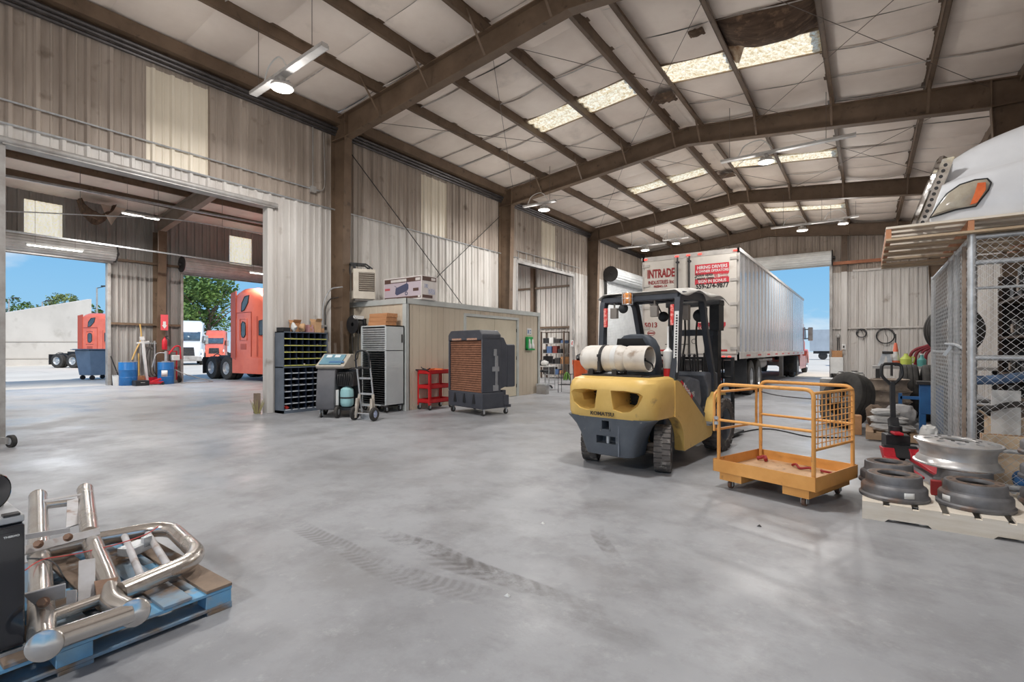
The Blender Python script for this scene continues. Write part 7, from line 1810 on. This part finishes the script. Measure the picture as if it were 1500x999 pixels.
tractor('semi_truck', 'orange-red sleeper truck nosed into the side bay doorway', (-24.1, 12.1, 0), R(2), RED, RED2, DRED, 'orange-red trucks in the yard')
q = fl(96, 539); tractor('semi_truck', 'orange-red sleeper truck parked in front of the concrete wall', (q.x-.6, q.y+1.0, 0), R(28), RED, RED2, DRED, 'orange-red trucks in the yard')
q = fl(311, 527); tractor('semi_truck', 'orange-red truck facing us under the tree beyond the side bay', (q.x-5.2, q.y+3.0, 0), R(-28), RED, RED2, DRED, 'orange-red trucks in the yard')
q = fl(271, 535); tractor('semi_truck', 'white truck facing us just left of the distant orange-red truck', (q.x-5.6, q.y+2.6, 0), R(-24), (226,228,230), (210,212,216), ('pale', (190,194,198)))
tractor('semi_truck', 'red truck coupled to the front of the long white trailer', (xm_+TX0, TY1-2.2, 0), R(90), RED, RED2, DRED, 'orange-red trucks in the yard')
tractor('semi_truck', 'red truck parked outside to the right of the far truck door', (1.6, 52.0, 0), R(-92), RED, RED2, DRED, 'orange-red trucks in the yard')
# parked trailer seen through the far door
q0 = onY(1186, 78, 483); pt_ = thing('van_trailer', 'pale grey trailer parked far off beyond the far truck door', 'trailer', (q0.x, 78, 0)); b = MB(); b.bb((0,0,1.15),(14,2.6,4.0)); build('box', b, mat('far_trailer', (196,202,208), .5, c2=(180,186,192), scale=1), pt_); b = MB(); b.bb((.4,.3,.8),(13.6,2.3,1.15)); build('frame', b, m_dark, pt_)
for x in (1.5,2.7,3.9,11.5,12.7):
    b = MB(); b.cyl((x,.1,.52),(x,.5,.52),.52,seg=24); build('wheel', b, m_rubber, pt_)
# concrete wall
A = fl(-160, 541); Bp = fl(134, 532.5); 
def wz(u, v, P): 
    d = FW[0]*P.x + FW[1]*P.y; return CAMH + (HOR-v)/FPX*d
cwl = MB(); n_ = Vector((-(Bp.y-A.y), Bp.x-A.x, 0)).normalized()*.4
zA, zB = wz(0, 486, A), wz(134, 438, Bp)
cwl.loft([[(A.x,A.y,-.1),(Bp.x,Bp.y,-.1),(Bp.x,Bp.y,zB),(A.x,A.y,zA)], [(A.x+n_.x,A.y+n_.y,-.1),(Bp.x+n_.x,Bp.y+n_.y,-.1),(Bp.x+n_.x,Bp.y+n_.y,zB),(A.x+n_.x,A.y+n_.y,zA)]])
yw = struct('yard_wall', cwl, mat('tilt_concrete', (206,199,190), .85, c2=(190,183,174), scale=.35, c3=(176,168,158), s3=.9, t3=(.6,.76)), 'grey concrete yard wall rising to the right')
b = MB()
for v0, v1 in ((500.5,500.5),(526,525)):
    a = Vector((A.x,A.y,wz(0,v0,A))) - n_*.03; c = Vector((Bp.x,Bp.y,wz(134,v1,Bp))) - n_*.03; b.bar(a, c, .05, .06)
build('wall_joint', b, mat('wall_joint', (170,162,152), .9), yw)
# wheeled bin
q = fl(142, 556); wbn = thing('dumpster_cart', 'grey-blue wheeled bin standing outside the nearer side bay door', 'bin', (q.x-.3, q.y+.1, 0), R(15))
b = MB(); b.loft([[(-.42,-.5,.2),(.42,-.5,.2),(.42,.5,.2),(-.42,.5,.2)], [(-.52,-.62,1.32),(.52,-.62,1.32),(.52,.62,1.32),(-.52,.62,1.32)]]); build('tub', b, mat('bin_bluegrey', (110,134,160), .5, c2=(96,120,146), scale=3), wbn, bev=.03)
b = MB(); b.bb((-.57,-.68,1.32),(.57,.68,1.38)); b.bb((-.4,-.85,1.33),(.4,-.68,1.36)); build('lid', b, mat('bin_lid', (84,100,120), .5), wbn, bev=.015)
for x in (-.33,.33):
    for y in (-.4,.4): 
        b = MB(); b.cyl((x-.03,y,.10),(x+.03,y,.10),.10,seg=18); b.bar((x,y,.1),(x,y,.22),.05); build('caster', b, m_black, wbn)
# light poles
for u, v0, X, lb, sgn in ((13,437,-95,'distant yard light pole at the left over the concrete wall',1),(142,420,-70,'tall yard light pole right of the concrete wall',1),(62,441,-120,'far yard light pole behind the middle of the concrete wall',1)):
    d = 70 if u != 142 else 52; p = atD(u, v0, d); t = thing('light_pole', lb, 'light pole', (p.x,p.y,0), YAW); b = MB(); b.cyl((0,0,0),(0,0,p.z-.1),.11,.07,seg=10); build('pole', b, m_grey, t)
    b = MB(); b.bar((0,0,p.z-.15),(.9*sgn,0,p.z+.05),.06); build('arm', b, m_dark, t); b = MB(); b.bb((.5*sgn,-.15,p.z+.0),(1.4*sgn,.15,p.z+.12)); build('lamp_head', b, m_dark, t, bev=.03)
# trees
def leafmat(nm, c, c2): return mat(nm, c, .7, c2=c2, scale=.6, lo=.4, hi=.62, c3=(150,172,88), s3=1.4, t3=(.58,.74))
def tree(label, c, h, r, trunk, n, m, seed, leaf=.55, flat=.75, group='trees beyond the yard'):
    t = thing('leafy_tree', label, 'tree', c, 0, group); rnd = random.Random(seed)
    b = MB(); b.tube([(0,0,0),(.1,.05,h*.3),(.0,.1,h*.55)],[trunk,trunk*.8,trunk*.4],8)
    for k in range(7):
        a = rnd.random()*6.28; z0 = h*(.28+.2*rnd.random()); b.tube([(0,0,z0),(r*.4*math.cos(a),r*.4*math.sin(a),z0+h*.18),(r*.75*math.cos(a),r*.75*math.sin(a),z0+h*.3)],[trunk*.4,trunk*.25,.03],6)
    build('trunk', b, mat('bark', (92,76,62), .9, c2=(70,58,48), scale=5), t)
    blobs = []
    for k in range(26):
        a = rnd.random()*6.28; rr = r*math.sqrt(rnd.random())*.8; z = h*(.36+.52*rnd.random()); k2 = 1-.5*max(0,(z/h-.55)/.4)
        blobs.append((rr*math.cos(a)*k2, rr*math.sin(a)*k2, z, r*(.22+.16*rnd.random())))
    b = MB()
    for i in range(n):
        bx_, by_, bz_, br_ = blobs[i % len(blobs)]
        d = Vector((rnd.gauss(0,1),rnd.gauss(0,1),rnd.gauss(0,1))).normalized()*br_*(rnd.random()**.4); d.z *= flat
        p = Vector((bx_,by_,bz_))+d; u_ = Vector((rnd.gauss(0,1),rnd.gauss(0,1),rnd.gauss(0,.6))).normalized(); v_ = u_.orthogonal().normalized(); s_ = leaf*(.6+.8*rnd.random())
        b.add([p-u_*s_*.5, p+v_*s_*.3, p+u_*s_*.5, p-v_*s_*.3], [(0,1,2,3)])
    build('crown', b, m, t, fix=False, flat=True)
m_leaf1 = leafmat('leaves_green', (96,124,58), (62,90,42)); m_leaf2 = leafmat('leaves_olive', (128,140,84), (96,112,62))
p = atD(305, 512, 80); tree('big green tree filling the side bay doorway behind the trucks', (p.x,p.y,0), 14.2, 7.2, .35, 5200, m_leaf1, 3)
p = atD(374, 512, 100); tree('green tree right of the big tree, partly behind the near red truck', (p.x,p.y,0), 13.5, 6.2, .3, 3600, m_leaf1, 8)
p = atD(240, 512, 98); tree('green tree left of the big tree, mostly behind the doorway edge', (p.x,p.y,0), 13.0, 6.0, .3, 3000, m_leaf1, 5)
p = atD(22, 512, 85); tree('small dark tree at the left end behind the concrete wall', (p.x,p.y,0), 11.0, 3.0, .2, 1100, m_leaf1, 12, .4)
p = atD(93, 512, 88); tree('olive tree showing over the middle of the concrete wall', (p.x,p.y,0), 12.3, 3.8, .2, 1300, m_leaf2, 15, .4)
p = atD(62, 512, 95); tree('low olive tree between the two others over the concrete wall', (p.x,p.y,0), 11.2, 3.0, .2, 900, m_leaf2, 19, .4)
p = atD(139, 512, 60); tree('small tree just right of the concrete wall end', (p.x,p.y,0), 7.6, 1.4, .12, 400, m_leaf1, 23, .3)
# pale yard fence far off
p0 = atD(338, 518, 90); p1 = atD(400, 518, 86); b = MB(); b.bar((p0.x,p0.y,1.4),(p1.x,p1.y,1.4),.1,2.8); struct('yard_fence', b, mat('fence_grey', (186,190,194), .7), 'pale sheet fence far behind the trucks')
# ================================================================= lamps, daylight, camera
m_lens = mat('lit_lens', (255,253,248), .4, emit=9.0)
m_tube = mat('lit_tube', (255,252,244), .4, emit=6.0)
LAMPW = 158
def highbay(label, c, half0, half1, slope, wires, rz=0, lamp=1.0, group='high bay lights under the roof'):
    "c: lens centre; steel channel carrying it runs from half0 to half1 along X"
    t = thing('high_bay_light', label, 'light', c, rz, group)
    b = MB(); 
    b.bb((-half0, -.065, .20), (half1, .065, .215)); b.bb((-half0, -.05, .215), (-half0+.012, .05, .27)); b.bb((half1-.012, -.05, .215), (half1, .05, .27))
    b.bb((-half0, -.068, .20), (half1, -.06, .25)); b.bb((-half0, .06, .20), (half1, .068, .25))
    build('channel', b, m_grey_l, t)
    h = MB(); h.lathe([(.03,.2),(.06,.17),(.07,.1),(.10,.08),(.17,.05),(.178,.012),(.165,.0)], seg=28)
    for k in range(12):
        a = 2*PI*k/12; h.box((.09*math.cos(a), .09*math.sin(a), .10), (.07,.006,.06), a)
    build('lamp_housing', h, m_grey_l, t)
    l = MB(); l.lathe([(0,-.012),(.09,-.01),(.155,-.002),(.165,.004)], seg=28); build('lens', l, m_lens, t)
    for x in wires:
        w = MB(); w.cyl((x,0,.26), (x,0, wires[x]), .006, seg=6); build('hanger', w, m_wire, t)
    cb = MB(); cb.tube(catmull([(0,.0,.2),(.12,.02,.30),(-.1,.0,.55),(-.45,0,.5),(-.6,0,.27)], 6), .012, 8); build('power_cord', cb, m_white, t)
    if lamp:
        ld = bpy.data.lights.new('lamp', 'AREA'); ld.shape = 'DISK'; ld.size = .5; ld.energy = LAMPW*lamp; ld.color = (1.0,.98,.955)
        lo = bpy.data.objects.new('lamp', ld); COL.objects.link(lo); lo.parent = t; lo.location = (0,0,-.05)
        ld = bpy.data.lights.new('ceiling_fill', 'POINT'); ld.shadow_soft_size = .17; ld.energy = 56*lamp; ld.color = (1.0,.975,.94)  # extra point light added below the lens to brighten the ceiling
        lo = bpy.data.objects.new('ceiling_fill', ld); COL.objects.link(lo); lo.parent = t; lo.location = (0,0,-.22)
    return t
m_grey_l = mat('light_grey_paint', (206,204,202), .4, metal=.1, c2=(184,180,176), scale=5)
L1 = fl(413,130,5.55); L2 = fl(797,308,5.6); L3 = fl(1122,238,5.75)
highbay('lit round high bay light on a pale channel at the near left of the roof', L1, 1.0, 1.25, 0, {-.8: 1.4, .9: 1.5}, R(-3))
highbay('lit round high bay light in front of the second column', L2, .75, .4, 0, {-.5: 1.2, .2: 1.3})
highbay('lit round high bay light on a long channel left of the white truck hood', L3, 1.0, 1.75, 0, {-.8: 1.5, 1.2: 1.3})
a = fl(945,367,5.55); highbay('lit round high bay light above the left edge of the trailer', a, 1.2, .9, 0, {-.6: 1.2, .4: 1.3})
a = fl(990,357,6.2); highbay('lit round high bay light over the trailer roof, second from the left wall', a, .6, .6, 0, {-.4: .7, .4: .7})
a = fl(1175,338,5.6); highbay('lit round high bay light in front of the far door', a, 1.0, 1.2, 0, {-.6: 1.4, .6: 1.4})
a = fl(1235,328,6.15); highbay('lit round high bay light beside the far end of the pallets on the cage', a, .5, .5, 0, {-.4: .8, .4: .8})
for x, y in ((-1.6, 4.4), (-7.4, -4.5), (-1.6, -4.5)):
    highbay('unseen round high bay light added out of view to light the bay', (x, y, 5.6), 1.0, 1.2, 0, {-.7: 1.4, .8: 1.4}, lamp=(1.0 if y > 0 else 1.7))  # unseen lamps, the rear pair made stronger to light the fronts
# fluorescent battens of the side bay
def batten(label, p, q, watts):
    p = Vector(p); q = Vector(q); c = (p+q)/2; d = q-p; L_ = d.length
    t = thing('tube_light', label, 'light', c, math.atan2(d.y, d.x), 'tube lights in the side bay')
    b = MB(); b.prism([(-.06,.0),(.06,.0),(.035,.06),(-.035,.06)], 'X', -L_/2, L_/2); build('batten', b, m_white, t)
    for s in (-.03,.03):
        g = MB(); g.cyl((-L_/2+.03,s,-.015), (L_/2-.03,s,-.015), .016, seg=10); build('tube', g, m_tube, t)
    for s in (-.35,.35):
        w = MB(); w.cyl((L_*s,0,.05), (L_*s,0,1.5), .005, seg=5); build('hanger', w, m_wire, t)
    ld = bpy.data.lights.new('lamp', 'AREA'); ld.shape = 'RECTANGLE'; ld.size = L_; ld.size_y = .12; ld.energy = watts; ld.color = (1,.97,.93)
    lo = bpy.data.objects.new('lamp', ld); COL.objects.link(lo); lo.parent = t; lo.location = (0,0,-.05)
za = 4.9
batten('tube light hung in front of the nearer rolled-up side bay door', onX(38, -22.2, 358), onX(122, -22.2, 368), 260)
batten('tube light hung under the torn insulation in the side bay', onX(178, -19.5, 312), onX(234, -19.5, 321), 260)
batten('tube light hung near the red truck cab in the side bay', onX(366, -21.0, 398), onX(402, -21.0, 404), 110)
batten('added tube light in the unseen near end of the side bay', (-17, -2, 5.2), (-17, .4, 5.2), 300)  # out of view, put in only to light the side bay
batten('unseen tube light in the far end of the side bay', (-14.5, 16, 5.2), (-14.5, 18.4, 5.2), 420)  # out of view behind the left wall, lights the side bay end

w = bpy.data.worlds.new('World'); S.world = w; w.use_nodes = True; nt = w.node_tree; N = nt.nodes; L = nt.links
bg = N['Background']; tc = N.new('ShaderNodeTexCoord'); sep = N.new('ShaderNodeSeparateXYZ'); L.new(tc.outputs['Generated'], sep.inputs[0])
cr = N.new('ShaderNodeValToRGB'); e = cr.color_ramp.elements
e[0].position = 0.0; e[0].color = lin((196,222,240)); e[1].position = 1.0; e[1].color = lin((70,130,205))
x = e.new(.06); x.color = lin((150,203,240)); x = e.new(.22); x.color = lin((112,182,236))
L.new(sep.outputs['Z'], cr.inputs['Fac'])
mp = N.new('ShaderNodeMapping'); mp.inputs['Scale'].default_value = (1.0,1.0,2.6); mp.inputs['Location'].default_value = (.35,.1,.0); L.new(tc.outputs['Generated'], mp.inputs['Vector'])
ns = N.new('ShaderNodeTexNoise'); ns.inputs['Scale'].default_value = 3.1; ns.inputs['Detail'].default_value = 9; ns.inputs['Roughness'].default_value = .55; L.new(mp.outputs['Vector'], ns.inputs['Vector'])
mr = N.new('ShaderNodeMapRange'); mr.inputs['From Min'].default_value = .53; mr.inputs['From Max'].default_value = .70; L.new(ns.outputs['Fac'], mr.inputs['Value'])
mx = N.new('ShaderNodeMix'); mx.data_type = 'RGBA'; mx.inputs['B'].default_value = (.9,.93,.97,1); L.new(mr.outputs['Result'], mx.inputs['Factor']); L.new(cr.outputs['Color'], mx.inputs['A'])
L.new(mx.outputs['Result'], bg.inputs['Color']); bg.inputs['Strength'].default_value = 1.0
sd = bpy.data.lights.new('Sun', 'SUN'); sd.energy = 4.7; sd.angle = R(.6); sd.color = (1,.955,.88)
so = bpy.data.objects.new('Sun', sd); COL.objects.link(so)
sv = Vector((.85, -.18, 1.0)).normalized(); so.rotation_euler = sv.to_track_quat('Z', 'Y').to_euler()
cd = bpy.data.cameras.new('Camera'); co = bpy.data.objects.new('Camera', cd); COL.objects.link(co)
cd.sensor_width = 36; cd.lens = FPX/1500*36; cd.shift_y = (HOR-499.5)/1500; cd.clip_start = .05; cd.clip_end = 800
co.location = (0,0,CAMH); co.rotation_euler = (PI/2, 0, YAW)
S.camera = co
S.view_settings.view_transform = 'Standard'; S.view_settings.look = 'None'; S.view_settings.gamma = 1.0; S.view_settings.exposure = 0.0
S.view_settings.use_curve_mapping = False
S.cycles.use_denoising = True
S.cycles.max_bounces = 8; S.cycles.diffuse_bounces = 5; S.cycles.glossy_bounces = 4
S.cycles.sample_clamp_indirect = 6.0
